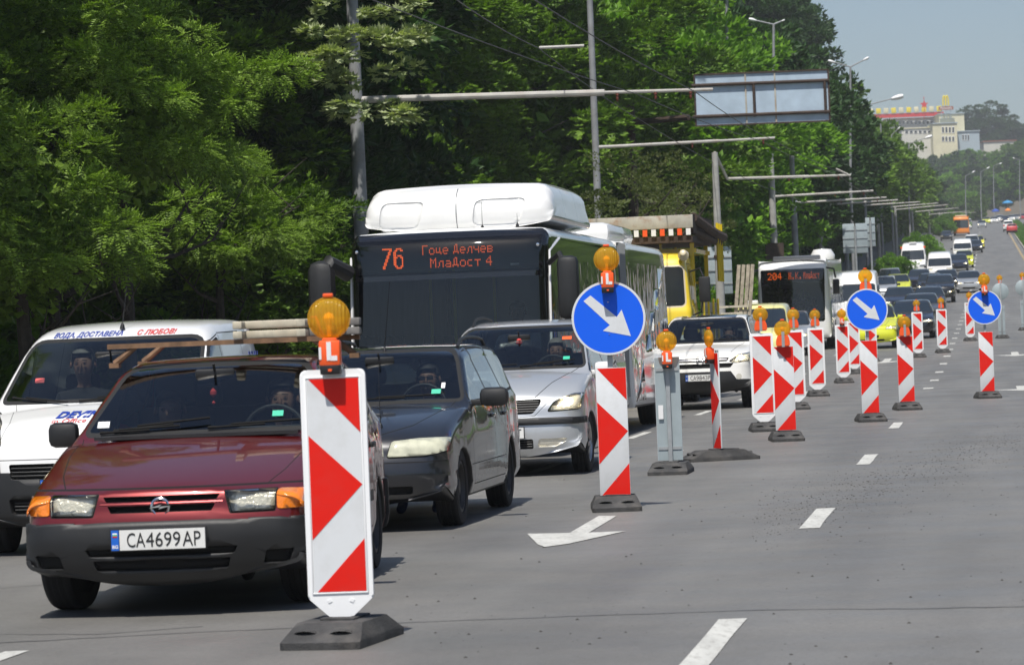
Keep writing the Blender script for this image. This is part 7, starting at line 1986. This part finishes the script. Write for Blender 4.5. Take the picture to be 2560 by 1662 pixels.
for k, Y in enumerate(list(range(42, 210, 9))+list(range(215, 520, 14))):
    p = rp(-15.2+rnd.uniform(-1, 1), Y); tree('bush', p.x, p.y, p.z, 1.0, 1.5, 'dark shaded undergrowth below the trees', trunk=False, name='undergrowth', cat='bush', group='undergrowth under the trees')
# dark wood behind, so that no daylight comes through under the crowns
for k, Y in enumerate(range(50, 420, 16)):
    p = rp(-30+rnd.uniform(-2, 2), Y); px, _ = pxof(p); H = min(15, max(5, at(px, skyline(px)+20, Y).z-p.z)); s = H/7.2
    tree('mid', p.x, p.y, p.z, H*.45, s, 'deep green tree of the wood behind the roadside rows', group='wood behind the avenue')

# ================================================================= hill at the end of the road
def hz(Y): return P(Y)-.1+(min(max(Y, 930), 1250)-930)*.105
hill_top = [(2290, 560), (2330, 490), (2350, 380), (2400, 372), (2450, 378), (2500, 372), (2545, 350), (2600, 340)]
def htop(px):
    for (a, ya), (c, yc) in zip(hill_top, hill_top[1:]):
        if px <= c: return ya+(yc-ya)*(px-a)/(c-a)
    return 340
HL = ['rounded', 'bushy', 'broad', 'low', 'leaning', 'dense', 'narrow', 'pale', 'dusky', 'full']
n = 0
for Y, step, drop in ((790, 17, 100), (900, 16, 62), (1010, 15, 30), (1090, 15, 6)):
    px = 2300
    while px < 2620:
        yy = htop(px)+drop+rnd.uniform(-10, 12); c = at(px, yy, Y); g = hz(Y)
        H = c.z-g
        if H > 3 and not (Y < 880 and px > 2440):
            s = rnd.uniform(.95, 1.35)*Y/900; s = min(s, H/5)
            tree(rnd.choice(['far', 'far', 'farlight']), c.x, Y, g, H-4*s, s, 'hazy green tree in the mass covering the far hill', group='trees on the far hill', trunk=False); n += 1
        px += step*rnd.uniform(.8, 1.2)
for px, py, Y, s, lb in ((2460, 318, 1260, 3.0, 'single big round dark tree on the hilltop right of the cream building'), (2560, 345, 1260, 1.9, 'dark tree on the hilltop at the right picture edge')):
    c = at(px, py, Y); root = tree('dark', c.x, Y, hz(Y), c.z-hz(Y)-1.0*s, s*1.15, lb, sz=s*.9, group=None)
# ================================================================= hilltop buildings
def building(x0, x1, ytop, ybot, Y, label, m_, depth=14, windows=(), roof=None, name='building', boxes=()):
    a, c = at(x0, ybot, Y), at(x1, ytop, Y); w = c.x-a.x; h = c.z-a.z; g = hz(Y)
    root = empty(name, (a.x+w/2, Y, g)); tag(root, label, 'building'); top = c.z-g
    b = MB(); b.box((0, depth/2, top/2), (w, depth, top)); b.build('wall', m_, root)
    b = MB(); b.box((0, depth/2-.2, top+.15), (w+.6, depth+.4, .3)); b.build('roof', roof or M['roof_zinc'], root)
    for wx0, wy0, wx1, wy1, n_ in windows:
        for k in range(n_):
            p0 = at(wx0+(wx1-wx0)*k/n_, wy0, Y); p1 = at(wx0+(wx1-wx0)*(k+.8)/n_, wy1, Y)
            cx = (p0.x+p1.x)/2-(a.x+w/2); cz = (p0.z+p1.z)/2-g
            f = MB(); f.box((cx, -.06, cz), (p1.x-p0.x, .12, abs(p0.z-p1.z))); fo = f.build('window', M['ink_white'], root)
            f = MB(); f.box((cx, -.14, cz), ((p1.x-p0.x)*.8, .04, abs(p0.z-p1.z)*.8)); f.build('pane', M['glass_busside'], fo)
    return root, g
r1, g = building(2350, 2410, 284, 352, 1180, 'cream building with a big restaurant sign on its roof', M['cream_wall'])
r2, g = building(2333, 2392, 308, 358, 1168, 'lower cream block with white window bands in front', M['cream_wall'], windows=((2354, 317, 2388, 333, 4), (2354, 341, 2388, 354, 4)))
building(2215, 2345, 295, 345, 1200, 'long pale terraced building with flat roofs at the left of the hilltop', M['pale_wall'], windows=((2225, 302, 2335, 312, 11), (2250, 322, 2335, 330, 8)), roof=M['roof_red'])
building(2255, 2335, 320, 350, 1175, 'low pale terrace with awnings under the long hilltop building', M['pale_wall'], windows=((2262, 326, 2330, 334, 6),), roof=M['cream_wall'])
building(2392, 2448, 328, 356, 1172, 'small grey-blue glass fronted building right of the cream block', M['roof_zinc'], windows=((2405, 336, 2425, 352, 3),))
building(2460, 2540, 352, 378, 1200, 'low red roofed house among the hill trees', M['pale_wall'], roof=M['roof_red'])
# roof signs
def roof_sign(px, py0, py1, Y, label, fn):
    a = at(px, py1, Y); c = at(px, py0, Y); root = empty('roof_sign', a); tag(root, label, 'sign'); fn(root, c.z-a.z); return root
def arches(root, h):
    for sx in (-1, 1):
        pts = [(sx*.9*(1-math.cos(math.pi*k/12))*.5*2*.52, 0, h*(.32+.68*math.sin(math.pi*k/12)**.6)) for k in range(13)]
        b = MB(); b.tube(pts, .30, 8); b.build('arch', M['arch_yellow'], root)
    b = MB(); b.box((0, -.1, h*.14), (5.2, .3, h*.24)); pl_ = b.build('name_board', M['roof_red'], root)
    text_mesh("McDonald's", .95, M['ink_white'], 'board_lettering', pl_, T(0, -.27, h*.14) @ FRONT, xs=.9)
    b = MB()
    for x in (-1.6, 0, 1.6): b.tube([(x, .2, -3), (x, .2, h*.3)], .1, 6)
    b.build('support_frame', M['roof_zinc'], root)
roof_sign(2365, 240, 276, 1178, 'golden double arch sign over a small red name board on the cream building', arches)
def star(root, h):
    b = MB(); pts = []
    for k in range(10):
        a = math.pi/2+k*math.pi/5; r = h*.35 if k % 2 == 0 else h*.15; pts.append((r*math.cos(a), h*.45+r*math.sin(a)))
    b.prism(pts, (-.15, .15)); b.build('red_figure', M['ink_red'], root)
    b = MB(); b.tube([(0, .2, -3), (0, .2, h)], .12, 6); b.lathe([(0, .35), (.3, 0), (0, -.35)], T(0, 0, h*.98), 10); b.build('mast', M['ink_red'], root)
roof_sign(2311, 244, 276, 1195, 'small red sign figure on a mast above the long hilltop building', star)
def letters(root, h):
    for k in range(13):
        b = MB(); b.box((-17+k*2.7, 0, h*.5), (1.7, .3, h*.8), RY((k % 3-1)*6).to_3x3(), bev=.1); b.build('letter_block', M['cream_wall'] if k % 2 else M['arch_yellow'], root)
    b = MB(); b.box((0, .3, -.6), (34, .2, 1.4)); b.build('red_band', M['ink_red'], root)
roof_sign(2240, 268, 285, 1198, 'row of pale yellow roof letters over a red band at the left of the hilltop', letters)
# parasols and stalls at the junction
def parasol(px, py, Y, w, m_, label):
    c = at(px, py, Y); g = P(Y); root = empty('parasol', (c.x, Y, g)); tag(root, label, 'parasol')
    b = MB(); b.lathe([(0, .5), (w*.6, .25), (w, 0), (w, -.25)], T(0, 0, c.z-g), 10); b.build('canopy', m_, root)
    b = MB(); b.tube([(0, 0, 0), (0, 0, c.z-g)], .05, 6); b.build('pole', M['galv'], root)
parasol(2519, 506, 780, 1.25, M['paint_blue'] if False else mat('canopy_blue', (.05, .28, .55), .7), 'bright blue parasol above the hilltop traffic')
parasol(2489, 527, 760, .9, mat('canopy_deep_blue', (.03, .08, .35), .7), 'deep blue parasol behind the white hilltop cars')
parasol(2520, 525, 770, .75, M['paint_orange'], 'orange parasol below the bright blue one')
# guard rail on the median
gr = empty('guard_rail', rp(8.0, 230)); tag(gr, 'dark steel guard rail along the right edge of the grass median', 'guard rail')
b = MB(); b.tube([rp(8.0, Y_, .75)-gr.location for Y_ in range(200, 620, 10)], .10, 6); b.build('rail', M['rust'], gr)
for Y_ in range(200, 620, 8):
    b = MB(); q = rp(8.0, Y_, .4)-gr.location; b.box(q, (.1, .1, .8)); b.build('rail_post', M['rust'], gr)
# trees on the far side of the other carriageway, beyond the right picture edge (they show in windows and paint)
for k, Y in enumerate(range(-60, 330, 13)):
    p = rp(27+rnd.uniform(-2, 2), Y); tree('mid', p.x, p.y, P(Y), 5.2, 1.45, 'tree on the far side of the other carriageway, outside the picture', group='trees right of the other carriageway', trunk=(k % 2 == 0))
# low wall and fence behind the left pavement, far end
fw = empty('low_wall', rp(-13.3, 300)); tag(fw, 'low pale stone wall behind the pavement left of the far traffic', 'wall')
b = MB(); b.tube([rp(-13.2, Y_, .4)-fw.location for Y_ in range(300, 640, 20)], .15, 4); b.build('coping', M['kerb'], fw)

# ================================================================= haze
def haze():
    m = bpy.data.materials.new('haze_air'); m.use_nodes = True; nt = m.node_tree; nt.nodes.clear()
    o = nt.nodes.new('ShaderNodeOutputMaterial'); v = nt.nodes.new('ShaderNodeVolumePrincipled'); v.inputs['Color'].default_value = (.86, .9, .95, 1); v.inputs['Density'].default_value = HAZE; v.inputs['Anisotropy'].default_value = .2
    nt.links.new(v.outputs[0], o.inputs['Volume'])
    b = MB(); b.box((100, 900, 60), (2200, 3000, 150)); h = b.build('haze', m, flat=True); tag(h, kind='stuff', label='thin pale summer haze over the whole avenue', cat='haze')
HAZE = .00024
haze()
